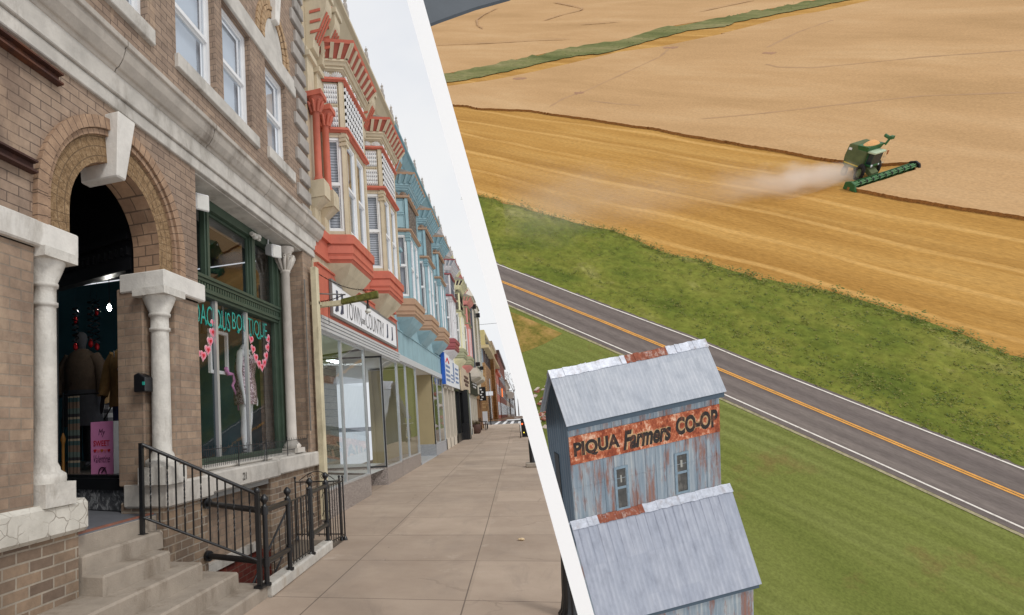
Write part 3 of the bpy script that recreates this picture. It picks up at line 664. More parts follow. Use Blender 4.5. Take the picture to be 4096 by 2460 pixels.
# ================================================================ sign bracket on the corner
CREAM = pm('peeling_cream_paint', rgb(206,196,166), .12, 5, .75, 0, .4, 50, dirt=rgb(140,128,104), dscale=4)
MOSSY = pm('moss_covered_wood', rgb(98,98,44), .45, 16, .95, 0, 1.0, 30, dirt=rgb(170,165,130), dscale=9)
t = thing('sign_bracket', 'cream painted wooden post with a mossy empty sign arm held by chains', 'sign bracket', (-3.1,8.74,.15))
w = M(); w.box(-3.15,-3.05,8.67,8.81,.1,4.16); part('post', w, CREAM, t, .006)
w = M(); w.box(-3.22,-2.72,8.9,8.99,3.53,3.61); w.box(-3.3,-3.05,8.74,8.9,3.55,3.6); part('arm', w, CREAM, t, .004)
w = M(); w.hexa([(-2.72,8.89,3.54),(-2.1,8.89,3.585),(-2.1,9.0,3.585),(-2.72,9.0,3.54),(-2.72,8.89,3.625),(-2.1,8.89,3.70),(-2.1,9.0,3.70),(-2.72,9.0,3.625)]); part('mossy_arm_end', w, MOSSY, t, .01)
w = M(); w.tube((-3.2,8.95,3.78),(-2.65,8.95,3.70),.012); w.ball((-3.24,8.95,3.76),.045,sc=(1,.7,1.6)); part('stay_rod', w, pm('galvanised', rgb(150,152,154), .1, 9, .45, .6), t)
CH = pm('dark_chain', rgb(60,54,50), .3, 20, .6, .5)
def chain(pts, t, r=.022):
    w = M(); n = len(pts)
    for k in range(n-1):
        p, q = Vector(pts[k]), Vector(pts[k+1]); d = (q-p); L = d.length*.62; c = (p+q)/2; d.normalize(); s = d.cross(Vector((0,0,1) if k % 2 else (1,.3,.2))).normalized()
        w.path([c+d*L*math.cos(2*PI*i/8)+s*r*.6*math.sin(2*PI*i/8) for i in range(9)], .0045, 4, False)
    part('chain', w, CH, t)
chain([(-3.15+1.0*k/26, 8.95, 4.14-.42*k/26-.10*math.sin(PI*k/26)) for k in range(27)], t)
chain([(-3.18+.52*k/14, 8.93, 3.63+.07*k/14-.03*math.sin(PI*k/14)) for k in range(15)], t)
chain([(-2.95, 8.93, 3.54-.3*k/7) for k in range(8)], t)
t = thing('flood_lamp', 'small bare flood lamp hanging under the mossy sign arm', 'lamp', (-2.28,8.95,3.37))
w = M(); w.tube((-2.28,8.95,3.56),(-2.28,8.95,3.48),.015); w.lathe([(.02,.12),(.028,.1),(.03,.04),(.038,.02)], -2.28, 8.95, 12, 3.38); part('socket', w, CH, t)
w = M(); w.lathe([(.03,.05),(.05,.02),(.052,0),(.03,-.015),(.005,-.02)], -2.28, 8.95, 12, 3.37); part('bulb', w, pm('lamp_glass', rgb(215,215,205), .05, 3, .15), t)
w = M(); w.tube((-3.165,8.43,1.5),(-3.165,8.43,3.9),.012); solo('conduit_pipe', w, pm('grey_conduit', rgb(120,116,110), .1, 5, .5, .3), 'thin grey conduit pipe running up the brick beside the cream post', 'pipe', loc=(-3.165,8.43,1.5))

# ================================================================ devices under the window soffit
def speaker(y, z, label, rz):
    t = thing('outdoor_speaker', label, 'speaker', (-3.38,y,z), 'white speakers under the soffit')
    w = M(); c, s = math.cos(rz), math.sin(rz); q = lambda a,b,zz: (-3.38+a*c-b*s, y+a*s+b*c, z+zz-.35*a)
    w.hexa([q(-.1,-.07,-.08),q(.1,-.09,-.1),q(.1,.09,-.1),q(-.1,.07,-.08),q(-.1,-.07,.08),q(.1,-.09,.1),q(.1,.09,.1),q(-.1,.07,.08)]); part('cabinet', w, WHITE, t, .012)
    w = M(); w.hexa([q(.1,-.075,-.085),q(.108,-.075,-.085),q(.108,.075,-.085),q(.1,.075,-.085),q(.1,-.075,.085),q(.108,-.075,.085),q(.108,.075,.085),q(.1,.075,.085)]); part('grille', w, pm('speaker_grille', rgb(206,204,198), .05, 30, .8), t)
    w = M(); w.tube((-3.45,y,z+.02),(-3.45,y,4.38),.012); part('mount', w, WHITE, t)
speaker(7.72, 4.2, 'white outdoor speaker in the right corner above the green shop window', -.5)
speaker(5.66, 4.2, 'white outdoor speaker half hidden behind the middle brick pier', -.5)
w = M()
for k in range(16):
    a = random.uniform(0, 2*PI); rr = random.uniform(.02,.2)
    w.ball((-3.42+.1*math.cos(a)*rr*2, 7.2+rr*math.sin(a)*.9, 4.26+random.uniform(-.05,.05)), random.uniform(.02,.05), 7, 5, (1,random.uniform(.7,1.8),.6))
solo('plaster_ornament', w, pm('flaking_plaster', rgb(200,196,188), .2, 14, .9, 0, .8, 30), 'flaky white plaster ornament fixed at the head of the green window frame', 'ornament', loc=(-3.42,7.2,4.26))

# ================================================================ window display
MANN = pm('white_mannequin_plastic', rgb(222,222,222), .04, 3, .35)
SEQ = None
def sequin():
    m, nt = nodes('pink_sequin_fabric'); v = nt.nodes.new('ShaderNodeTexVoronoi'); v.inputs['Scale'].default_value = 70; nt.links.new(pos(nt), v.inputs['Vector'])
    s = sep(nt, v.outputs['Color']); c = ramp(nt, s[0], [(.0, rgb(96,74,84)), (.55, rgb(170,136,146)), (.85, rgb(236,216,222))])
    out(nt, bsdf(nt, c, .3, .4, s[1], .6, .01)); return m
def figure(root, x, y, zf, h, rz, body, head=True, armout=.1, name='mannequin_body', stance=.09):
    """one continuous standing body; h total height with head; faces +x when rz = 0"""
    k = h/1.75; c, s = math.cos(rz), math.sin(rz)
    q = lambda f, l, z: (x+(f*c-l*s)*k, y+(f*s+l*c)*k, zf+z*k)
    ch = [[(q(0,0,.95),.13*k),(q(0,0,1.08),.105*k),(q(.01,0,1.25),.125*k),(q(0,0,1.4),.11*k),(q(0,0,1.5),.05*k)] + ([(q(.01,0,1.56),.05*k),(q(.02,0,1.63),.085*k),(q(.02,0,1.70),.085*k),(q(.01,0,1.75),.05*k)] if head else [(q(0,0,1.55),.048*k)])]
    for d in (-1, 1):
        ch.append([(q(0,0,1.4),.11*k),(q(0,.17*d,1.41),.055*k),(q(0,(.21+armout*.4)*d,1.15),.04*k),(q(.04,(.22+armout*.7)*d,.93),.032*k),(q(.06,(.22+armout*.8)*d,.86),.022*k),(q(.07,(.22+armout*.8)*d,.78),.028*k),(q(.08,(.22+armout*.8)*d,.70),.012*k)])
        ch.append([(q(0,0,.95),.13*k),(q(0,.09*d,.86),.09*k),(q(.01,stance*d,.5),.055*k),(q(-.01,stance*d,.36),.052*k),(q(0,stance*d,.1),.032*k),(q(.01,stance*d,.05),.035*k),(q(.12,(stance+.02)*d,.03),.025*k)])
    return skin_obj(name, ch, body, root, 1), q
def garment(q, rings, n=20):
    w = M(); w.loft([[q(f+a*math.cos(2*PI*i/n), b*math.sin(2*PI*i/n), z) for i in range(n)] for f, a, b, z in rings], False, True); return w
t = thing('dress_mannequin', 'headless white mannequin in a sparkling pink sequin dress behind the shop window', 'mannequin', (-3.82,7.62,1.15))
bo, q = figure(t, -3.82, 7.55, 1.16, 1.87, .15, MANN, head=False, armout=.05)
part('sequin_dress', garment(q, [(0,.15,.19,.72),(0,.155,.2,.8),(0,.15,.195,.95),(0,.13,.165,1.1),(.01,.145,.18,1.25),(.02,.135,.165,1.33),(.02,.10,.12,1.39)]), sequin(), t)
w = M()
for d in (-1,1): w.path([q(.11,.09*d,1.36), q(.08,.1*d,1.43), q(0,.1*d,1.475), q(-.1,.08*d,1.36)], .006, 5)
part('dress_straps', w, BLACKM, t)
for d in (-1, 1):
    w = M(); w.path([q(-.03,.09*d,.02),q(.06,.1*d,.03),q(.14,.11*d,.02)], [.03,.035,.02], 8)
    for zz in (.05,.09,.13): w.path([q(.045*math.cos(2*PI*i/10)+.01,.09*d+.04*math.sin(2*PI*i/10),zz) for i in range(11)], .008, 5)
    w.tube(q(-.05,.09*d,-.01), q(-.05,.09*d,.06), .012); part('sandal', w, BLACKP, t)
t = thing('picture_frame', 'empty white wooden picture frame hanging in the shop window', 'frame', (-3.95,7.04,2.35)); F = Face((-3.95,0),(-3.95,1),(1,0))
w = M(); F.frame(w, 6.79, 7.29, 2.35, 2.95, .045, -.02, .02); part('frame', w, WHITE, t)
w = M(); 
for u in (6.9,7.2): w.tube((-3.95,u,2.95),(-3.95,u,3.6),.003,n=4)
part('hanging_wire', w, WHITE, t)
PINK = pm('pink_paper', rgb(238,130,150), .08, 6, .7); PINKL = pm('pale_pink_paper', rgb(248,200,208), .05, 6, .7); RED = pm('red_paper', rgb(205,40,48), .1, 6, .6)
def heart(m, F, u, z, s, o, rot=0):
    pts = []
    for i in range(22):
        a = 2*PI*i/22; X = 16*math.sin(a)**3/16; Z = (13*math.cos(a)-5*math.cos(2*a)-2*math.cos(3*a)-math.cos(4*a))/16
        pts.append(F.at(u+s*(X*math.cos(rot)-Z*math.sin(rot)), z+s*(Z*math.cos(rot)+X*math.sin(rot)), o))
    m.prism(pts, F.n*.003)
GF = Face((-3.56,0),(-3.56,1),(1,0))
for nm, pts in (('heart garland draped across the left pane of the shop window', [(5.72,2.56),(5.84,2.48),(5.97,2.47),(6.08,2.55),(6.14,2.66),(6.2,2.78),(6.24,2.9)]), ('heart garland draped across the right pane of the shop window', [(7.25,2.83),(7.3,2.69),(7.38,2.58),(7.47,2.5),(7.57,2.46),(7.66,2.53),(7.73,2.64),(7.79,2.77),(7.82,2.9)])):
    t = thing('heart_garland', 'pink '+nm, 'garland', (-3.56,pts[0][0],2.5), 'heart garlands in the shop window')
    w = M(); w.path([GF.at(u,z,0) for u, z in pts], .003, 4); part('string', w, RED, t)
    for k, (u, z) in enumerate(pts):
        w = M(); heart(w, GF, u, z, .075, .004, (k-3)*.12); hh = part('heart', w, PINKL, t)
        w = M(); heart(w, GF, u, z, .058, .009, (k-3)*.12); w.cur = 0; part('heart_middle', w, PINK, hh)
        w = M(); heart(w, GF, u, z, .026, .014, (k-3)*.12); part('heart_centre', w, RED, hh)
w = M(); w.path([(-3.9,7.14,2.44),(-3.9,7.2,2.36),(-3.88,7.3,2.36),(-3.88,7.34,2.26),(-3.88,7.28,2.2),(-3.88,7.36,2.1),(-3.88,7.42,1.98),(-3.88,7.44,1.85)], [.03,.035,.02,.025,.02,.015,.015,.01], 6); solo('satin_ribbon', w, pm('orchid_satin', rgb(226,150,206), .1, 8, .35), 'orchid pink ribbon trailing from the white picture frame', 'ribbon', loc=(-3.9,7.2,2.4))
t = thing('track_light', 'black track with three small spot heads above the window display', 'light', (-4.0,6.6,3.0))
w = M(); w.box(-4.02,-3.98,5.9,7.7,3.04,3.08); part('track', w, BLACKM, t)
for u in (6.0, 6.75, 7.1): w = M(); w.lathe([(.03,.13),(.035,.1),(.05,0),(.045,0)], -4.0, u, 10, 2.88); w.tube((-4,u,3.05),(-4,u,3.0),.01); part('spot_head', w, BLACKM, t)

# ================================================================ entry display
def atY(sx, sy, y): d = ray(sx, sy); return CAM + d*(y/d.y)
def s12(u, v, y): return atY(220+.539*u, 1150+.539*v, y)
DARKWALL = BLACKM
# pink gift bag
p0 = s12(268,1362,5.12); p1 = s12(435,1356,5.08); zt = s12(268,1000,5.12).z
BF = Face((p0.x,p0.y),(p1.x,p1.y),(0,-1)); W_ = BF.L; z0 = 1.19
t = thing('gift_bag', 'pink paper gift bag with a valentine greeting standing in the entry window', 'gift bag', (p0.x,p0.y,z0))
w = M(); BF.box(w, 0, W_, z0, zt, -.13, 0); part('bag', w, pm('pink_bag_paper', rgb(236,150,202), .05, 4, .6), t)
w = M(); BF.box(w, W_+.001, W_+.006, z0, zt, -.13, .0); part('bag_side', w, WHITE, t)
w = M(); H_ = zt-z0
text_m(w, 'My', BF, W_*.36, z0+H_*.70, H_*.16, .004, W_*.3, shear=.3); text_m(w, 'Valentine', BF, W_*.14, z0+H_*.22, H_*.14, .004, W_*.72, shear=.35); part('bag_script', w, pm('bag_script_ink', rgb(70,24,60), .05, 4, .5), t)
w = M(); text_m(w, 'SWEET', BF, W_*.13, z0+H_*.53, H_*.11, .004, W_*.72, bold=.02); part('bag_lettering', w, RED, t)
for k in range(5):
    w = M(); heart(w, BF, W_*(.2+.155*k), z0+H_*.445, W_*.065, .003); part('bag_heart', w, RED if k in (0,4) else pm('bag_heart_gold', rgb(200,110,60),.1,5,.4) if k == 2 else PINK, t)
w = M(); w.path([BF.at(W_*(.4+.2*math.sin(i*PI/6)+.1), z0+H_*.03+H_*.1*math.sin(i*PI/6)*1.0, .01) for i in range(7)], .006, 6); w.path([BF.at(W_*(.55-.17*math.cos(i*PI/8)), z0+.005+H_*.12*math.sin(i*PI/8), .012) for i in range(9)], .006, 6); part('bag_handle', w, pm('plum_cord', rgb(60,14,50), .1, 9, .5), t)
# bulb
p = s12(403,150,5.6); t = thing('hanging_bulb', 'lit bare light bulb hanging in the dark shop entry', 'light bulb', p)
w = M(); w.tube((p.x,p.y,p.z+.05),(p.x,p.y,4.4),.004,n=5); w.tube((p.x,p.y,p.z+.045),(p.x,p.y,p.z+.09),.016); part('cord', w, BLACKM, t)
w = M(); w.ball(p, .024, 12, 8, (1,1,1.6)); part('bulb', w, emit('bulb_glow', (1,.97,.88), 170), t)
# hanging paper spirals
SPI = pm('black_foil', rgb(24,22,26), .2, 8, .25, .6); SPR = pm('red_foil', rgb(170,16,24), .1, 8, .25, .5)
for k, (u, v0, v1, hz, lb) in enumerate(((150,140,420,240,'leftmost'),(262,90,400,410,'second from the left'),(308,90,420,180,'third from the left'),(488,70,430,150,'rightmost'))):
    a = s12(u,v0,5.3); bz = s12(u,v1,5.3).z; t = thing('foil_spiral', 'black and red foil spiral hanging in the shop entry, %s of four' % lb, 'decoration', a, 'foil spirals hanging in the entry')
    w = M(); n = 60; 
    for i in range(n):
        g = lambda i: (a.x+.035*math.cos(i*.75), a.y+.035*math.sin(i*.75), a.z+(bz-a.z)*i/n)
        A, B = Vector(g(i)), Vector(g(i+1)); w.quad(A, B, B+Vector((0,0,.016)), A+Vector((0,0,.016)))
    w.tube(a, (a.x,a.y,4.4), .002, n=4); part('spiral', w, SPI, t)
    w = M(); m_ = s12(u,hz,5.3); w.ball((a.x,a.y,m_.z), .022, 8, 6, (1,1,2)); w.ball((a.x,a.y,bz-.03), .035, 8, 6, (.6,1,1.2)); part('red_drop', w, SPR, t)
# clothed figures
SWE = pm('mustard_knit', rgb(132,104,62), .2, 18, .95, 0, .6, 90); KNIT = pm('brown_cardigan', rgb(84,70,58), .2, 18, .95, 0, .6, 90); GREYK = pm('charcoal_knit', rgb(66,66,70), .15, 18, .95); DENIM = pm('blue_denim', rgb(44,58,92), .2, 20, .9); SKN = pm('skin', rgb(206,160,136), .06, 6, .55); HAIRD = pm('dark_scarf', rgb(20,18,22), .2, 12, .9)
def shop_mannequin(label, u, vtop, vbot, y, top, low, rz, headm):
    a = s12(u, vtop, y); b = s12(u, vbot, y); h = a.z-b.z
    t = thing('clothed_mannequin', label, 'mannequin', (a.x, a.y, b.z), 'dressed mannequins in the entry window')
    bo, q = figure(t, a.x, a.y, b.z, h, rz, headm, True, .12)
    part('sweater', garment(q, [(0,.17,.24,.78),(0,.16,.235,.9),(0,.155,.22,1.05),(.01,.165,.23,1.25),(0,.15,.215,1.38),(0,.12,.16,1.46),(0,.07,.075,1.52)]), top, t)
    for d in (-1,1):
        w = M(); w.path([q(0,.16*d,1.42),q(0,.24*d,1.3),q(.02,.285*d,1.1),q(.07,.30*d,.92)], [.085*h/1.75,.085*h/1.75,.075*h/1.75,.06*h/1.75], 10); part('sleeve', w, top, t)
    for d in (-1,1):
        w = M(); w.path([q(0,.085*d,.9),q(.01,.1*d,.5),q(0,.1*d,.08)], [.115*h/1.75,.085*h/1.75,.075*h/1.75], 10); part('trouser_leg', w, low, t)
    return t, q, h
t, q, h = shop_mannequin('mannequin in a mustard sweater and blue jeans inside the dark entry window', 535, 300, 1360, 5.75, SWE, DENIM, -1.5, HAIRD)
w = M(); w.path([q(.13,.1*math.cos(PI*i/10),1.46-.2*math.sin(PI*i/10)) for i in range(11)], .007, 5); w.ball(q(.16,0,1.22), .03, 8, 6); part('necklace', w, ALU, t)
t, q, h = shop_mannequin('mannequin in a brown cardigan and grey skirt inside the dark entry window', 200, 330, 1330, 6.0, KNIT, BLACKM, -1.4, GREYK)
part('skirt', garment(q, [(0,.2,.27,.52),(0,.19,.25,.75),(0,.165,.225,.98)]), GREYK, t)
# shopper seen from behind
def plaid():
    m, nt = nodes('plaid_flannel'); tc = pos(nt); s = sep(nt, tc)
    f = lambda c, k: math_(nt, 'LESS_THAN', math_(nt, 'FRACT', math_(nt, 'MULTIPLY', c, k)), .45)
    a = math_(nt, 'ADD', f(s[2], 9.0), f(math_(nt, 'ADD', s[0], math_(nt, 'MULTIPLY', s[1], .3)), 9.0))
    out(nt, bsdf(nt, ramp(nt, math_(nt, 'MULTIPLY', a, .5), [(0, rgb(206,204,202)), (.5, rgb(120,118,120)), (1, rgb(54,52,56))]), .9)); return m
a = s12(375,742,6.6); zf = a.z-1.52
t = thing('person', 'shopper with blond hair in a plaid shirt seen from behind inside the shop entry', 'person', (a.x,a.y,zf))
bo, q = figure(t, a.x, a.y, zf, 1.52, 2.0, SKN, True, .1, 'body')
part('plaid_shirt', garment(q, [(0,.15,.22,.84),(0,.145,.205,.98),(0,.135,.19,1.1),(.0,.15,.215,1.28),(0,.14,.2,1.4),(0,.1,.13,1.48),(0,.065,.07,1.53)]), plaid(), t)
for d in (-1,1):
    w = M(); w.path([q(0,.15*d,1.42),q(0,.235*d,1.3),q(.0,.27*d,1.12),q(.1,.26*d,.95)], [.075,.07,.06,.045], 10); part('sleeve', w, plaid() if d < 0 else bpy.data.materials['plaid_flannel'], t)
for d in (-1,1):
    w = M(); w.path([q(0,.08*d,.9),q(.01,.1*d,.5),q(0,.1*d,.06)], [.1,.075,.06], 10); part('trouser_leg', w, DENIM, t)
w = M(); w.loft([[q(.0+a_*math.cos(2*PI*i/14)-.01, a_*.95*math.sin(2*PI*i/14), z) for i in range(14)] for a_, z in ((.03,1.42),(.08,1.46),(.095,1.55),(.11,1.64),(.11,1.71),(.085,1.77),(.02,1.795))], True, True); part('hair', w, pm('blond_hair', rgb(176,140,92), .25, 40, .6, 0, .5, 90), t)
w = M(); w.path([q(-.1,-.12,1.46), q(-.17,.0,1.2), q(-.16,.14,.92)], .012, 5); part('bag_strap', w, BLACKM, t)
# mailbox, rack, blanket
p = s12(674,705,4.62); t = thing('letter_box', 'black letter box on the brick beside the doorway column', 'letter box', (p.x,p.y,p.z))
w = M(); w.prism([(p.x-.07,p.y-.09,p.z-.09),(p.x+.06,p.y-.09,p.z-.09),(p.x+.06,p.y-.09,p.z+.04),(p.x-.02,p.y-.09,p.z+.09),(p.x-.07,p.y-.09,p.z+.07)], (0,.12,0)); part('box', w, BLACKP, t, .008)
w = M(); w.box(p.x+.03,p.x+.055,p.y-.096,p.y-.09,p.z-.03,p.z+.0); part('sticker', w, LET, t)
a = s12(60,1080,5.2); t = thing('turned_post', 'turned golden wooden post of a clothes rack at the left of the entry window', 'clothes rack', (a.x,a.y,.9))
w = M(); w.lathe([(.025,0),(.03,.05),(.018,.1),(.03,.18),(.016,.22),(.016,.5),(.03,.55),(.014,.6),(.01,.62)], a.x, a.y, 12, a.z-.62); part('post', w, pm('golden_wood', rgb(150,104,46), .2, 9, .5), t)
w = M(); w.tube((a.x,a.y,a.z),(a.x,a.y,a.z+.45),.008); w.tube((a.x-.3,a.y,a.z+.42),(a.x+.4,a.y+.1,a.z+.42),.008); part('rail', w, BLACKM, t)
def stripes():
    m, nt = nodes('striped_blanket'); s = sep(nt, pos(nt)); k = math_(nt, 'FRACT', math_(nt, 'MULTIPLY', s[2], 4.2))
    r = nt.nodes.new('ShaderNodeValToRGB'); r.color_ramp.interpolation = 'CONSTANT'; e = r.color_ramp.elements
    while len(e) < 5: e.new(.5)
    for q_, (pp, c) in zip(e, [(0,rgb(96,78,66)),(.3,rgb(48,68,68)),(.5,rgb(130,118,100)),(.6,rgb(36,32,36)),(.75,rgb(74,86,80))]): q_.position = pp; q_.color = c
    nt.links.new(k, r.inputs[0]); out(nt, bsdf(nt, r.outputs[0], .95)); return m
w = M(); n = 14
for i in range(n):
    f = lambda i: Vector((a.x+.04+.15*i/n, a.y+.03+.02*math.sin(i*1.3), 0))
    A, B = f(i), f(i+1); zt_, zb = a.z+.4, a.z-.45
    w.hexa([(A.x,A.y,zb),(B.x,B.y,zb),(B.x,B.y+.02,zb),(A.x,A.y+.02,zb),(A.x,A.y,zt_),(B.x,B.y,zt_),(B.x,B.y+.02,zt_),(A.x,A.y+.02,zt_)])
solo('striped_blanket', w, stripes(), 'striped woven blanket hanging on the clothes rack in the entry window', 'blanket', loc=(a.x+.2,a.y,a.z))
# ================================================================ oriel bays
def plan(yA, dep, Lf, off=0.0, sh=.28):
    return [(FX, yA-off), (FX+dep+off, yA+sh-off*.5), (FX+dep+off, yA+sh+Lf+off*.5), (FX, yA+2*sh+Lf+off)]
def rng(m, P0, z0, P1, z1): m.loft([[(x,y,z0) for x,y in P0], [(x,y,z1) for x,y in P1]])
def fan(m, F, u, z, r, o):
    n = 9
    for k in range(n):
        a0, a1 = PI*k/n+.03, PI*(k+1)/n-.03; am = (a0+a1)/2
        c = F.at(u, z, o); p = F.at(u+r*math.cos(a0), z+r*math.sin(a0), o); q = F.at(u+r*math.cos(a1), z+r*math.sin(a1), o); t = F.at(u+r*1.06*math.cos(am), z+r*1.06*math.sin(am), o+.03); b = F.at(u, z, o-.02)
        m.add([c,p,t,q,b], [(0,1,2),(0,2,3),(1,2,3)])
def pyramids(m, F, u0, u1, z0, z1, nx, nz, o):
    for i in range(nx):
        for j in range(nz):
            a, b = u0+(u1-u0)*i/nx, u0+(u1-u0)*(i+1)/nx; c, d = z0+(z1-z0)*j/nz, z0+(z1-z0)*(j+1)/nz
            P = [F.at(a,c,o), F.at(b,c,o), F.at(b,d,o), F.at(a,d,o), F.at((a+b)/2,(c+d)/2,o+.03)]
            m.cur = 0; m.add(P, [(0,1,4),(1,2,4),(2,3,4),(3,0,4)]); c0 = (P[0]+P[1])/2; m.cur = 1; m.add([c0+(P[0]-c0)*.62+F.n*.006, c0+(P[1]-c0)*.62+F.n*.006, c0+(P[4]-c0)*.8+F.n*.006], [(0,1,2)])
    m.cur = 0
def blinds_mat(name, a, b, pitch=.055):
    m, nt = nodes(name); s = sep(nt, pos(nt)); k = math_(nt, 'FRACT', math_(nt, 'DIVIDE', s[2], pitch))
    c = ramp(nt, k, [(0, a), (.32, b), (.4, b), (.95, a)]); out(nt, bsdf(nt, c, .6, 0, math_(nt, 'ABSOLUTE', math_(nt, 'SUBTRACT', k, .5)), .6, .02)); return m
BLINDS = blinds_mat('venetian_blinds', rgb(96,98,106), rgb(196,198,204))
CURT = None
def curtain(name, a, b):
    m, nt = nodes(name); v, p = facing_vec(nt); s = sep(nt, v); k = math_(nt, 'SINE', math_(nt, 'MULTIPLY_ADD', noise(nt, p, 3), 3.0, math_(nt, 'MULTIPLY', s[0], 46.0)))
    out(nt, bsdf(nt, ramp(nt, math_(nt, 'MULTIPLY_ADD', k, .5, .5), [(0, a), (1, b)]), .9)); return m
CURT_G = curtain('grey_net_curtain', rgb(120,122,130), rgb(150,152,158)); CURT_P = curtain('pale_curtain', rgb(150,158,160), rgb(186,192,192)); CURT_D = curtain('dark_curtain', rgb(60,62,68), rgb(110,112,116))
def pebble(name, a, b):
    m, nt = nodes(name); v = nt.nodes.new('ShaderNodeTexVoronoi'); v.inputs['Scale'].default_value = 16; nt.links.new(pos(nt), v.inputs['Vector'])
    out(nt, bsdf(nt, ramp(nt, v.outputs['Distance'], [(.1, a), (.5, b)]), .8, 0, v.outputs['Distance'], .8, .02)); return m

def bay(root, yA, z0, body, trim, acc, win, dep=.45, Lf=1.5, panel='diamond', blind=None, fans=None, simple=False, sh=.28, frame=None):
    """z0 = height of the window sill band; one oriel bay as parts of its building"""
    P = lambda off, k=1.0: plan(yA, dep, Lf, off, sh)
    B = thing  # noqa
    pl = P(0); FS = Face(pl[0], pl[1], (.4,-1)); FF = Face(pl[1], pl[2], (1,0)); FB = Face(pl[2], pl[3], (.4,1))
    w = M()
    c = [(FX, yA+.45), (FX+.08, yA+.6), (FX+.08, yA+2*sh+Lf-.6), (FX, yA+2*sh+Lf-.45)]
    mid = plan(yA+.12, dep*.75, Lf-.24, 0, sh)
    rng(w, c, z0-.92, mid, z0-.66); rng(w, mid, z0-.66, P(.0), z0-.5); bd = part('bay_soffit', w, body if not simple else trim, root)
    w = M(); rng(w, P(.0), z0-.5, P(.03), z0-.44); rng(w, P(.055), z0-.44, P(.055), z0-.38); rng(w, P(.03), z0-.38, P(.05), z0-.33); rng(w, P(.06), z0-.33, P(.05), z0-.16); rng(w, P(.085), z0-.16, P(.09), z0+.0); rng(w, P(.06), z0, P(.03), z0+.03)
    part('bay_skirt', w, acc, root)
    zt = z0+1.98
    w = M(); rng(w, P(-.19), z0, P(-.19), zt+1.6)
    for F in (FS, FF):
        for u0, u1 in ((0,.03),(F.L-.075,F.L)): F.box(w, u0, u1, z0+.03, zt+1.0, -.14, .02)
        F.box(w, .03, F.L-.075, z0+.03, z0+.1, -.13, .0); F.box(w, .03, F.L-.075, zt-.08, zt, -.13, .0)
        F.box(w, .07, F.L-.08, zt+.08, zt+1.0, -.13, -.02)
    FB.box(w, 0, FB.L, z0+.03, zt+1.0, -.13, .02)
    rng(w, P(.0), zt+1.0, P(.02), zt+1.03)
    body_o = part('bay_body', w, body, root)
    # window post caps
    w = M()
    for k, yy in ((0, pl[1]),):
        for zz, r in ((zt-.1,.05),(zt-.17,.035),(zt-.26,.045)): w.box(yy[0]-.1, yy[0]+r, yy[1]-.06, yy[1]+.12, zz, zz+.06)
    part('bay_post_cap', w, body, root)
    sash(root, FS, .03, FS.L-.075, z0+.1, zt-.08, -.02, mw=frame or WHITE, gl=GLASS_BAY, blind=blind)
    sash(root, FF, .10, FF.L*.5-.03, z0+.1, zt-.08, -.02, mw=frame or WHITE, gl=GLASS_UP, blind=BLIND_P); sash(root, FF, FF.L*.5+.03, FF.L-.1, z0+.1, zt-.08, -.02, mw=frame or WHITE, gl=GLASS_UP, blind=BLIND_P)
    w = M(); FF.box(w, FF.L*.5-.03, FF.L*.5+.03, z0+.1, zt-.08, -.13, .01); part('bay_mullion', w, body, root)
    w = M(); rng(w, P(.03), zt, P(.06), zt+.03); rng(w, P(.09), zt+.03, P(.09), zt+.075); rng(w, P(.05), zt+.075, P(.02), zt+.09); rng(w, P(.02), zt+1.0, P(.06), zt+1.02); rng(w, P(.075), zt+1.02, P(.075), zt+1.06)
    part('bay_ledge', w, acc, root)
    # panel zone
    za, zb = zt+.13, zt+.97
    if panel == 'diamond':
        w = M(); u0, u1 = .09, FS.L-.1; pyramids(w, FS, u0, u1, za, za+.38, 6, 4, -.015); pyramids(w, FS, u0, u1, za+.46, zb, 6, 4, -.015); part('diamond_panel', w, [WHITE, pm('grey_diamond_paint', rgb(140,142,148), .05, 5, .5)], root, split=True)
        w = M()
        for k in range(6): w.ball(FS.at(u0+(u1-u0)*(k+.5)/6, za+.42, -.01), .016, 6, 4)
        part('bead_moulding', w, body, root)
        w = M(); ww = FF.L-.2; FF.box(w, .08, FF.L-.08, za-.02, zb+.02, -.019, -.012)
        for i in range(10):
            for j in range(6):
                a_, b_ = .1+ww*i/10, za+(zb-za)*j/6
                FF.box(w, a_+.02, a_+ww/10-.03, b_+.02, b_+.06, -.02, .03); FF.box(w, a_+.02, a_+.06, b_+.02, b_+.13, -.02, .035); w.ball(FF.at(a_+.1, b_+.09, .0), .025, 6, 4)
        part('lattice_panel', w, WHITE, root)
    elif panel == 'plain':
        w = M(); FS.frame(w, .08, FS.L-.09, za, za+.38, .02, -.02, .0); FS.frame(w, .08, FS.L-.09, za+.46, zb, .02, -.02, .0)
        for k in range(9): FS.box(w, .1+k*(FS.L-.2)/9, .12+k*(FS.L-.2)/9+.01, za+.395, za+.435, -.02, .015)
        part('panel_moulding', w, body, root)
        w = M(); FF.box(w, .1, FF.L-.1, za, zb, -.02, -.005); part('pebble_panel', w, win, root)
    else:                                     # shutters / scales
        w = M()
        for F in (FS, FF):
            z = za
            while z < zb-.03:
                if abs(z-(za+zb)/2) > .03: w.hexa([F.at(.1,z,-.015),F.at(F.L-.1,z,-.015),F.at(F.L-.1,z,.025),F.at(.1,z,.025),F.at(.1,z+.05,-.02),F.at(F.L-.1,z+.05,-.02),F.at(F.L-.1,z+.05,-.005),F.at(.1,z+.05,-.005)])
                z += .07
        part('louvre_panel', w, win, root)
    # fans
    zf = zt+1.06
    w = M(); rng(w, P(-.02), zt+1.0, P(-.02), zf+.22)
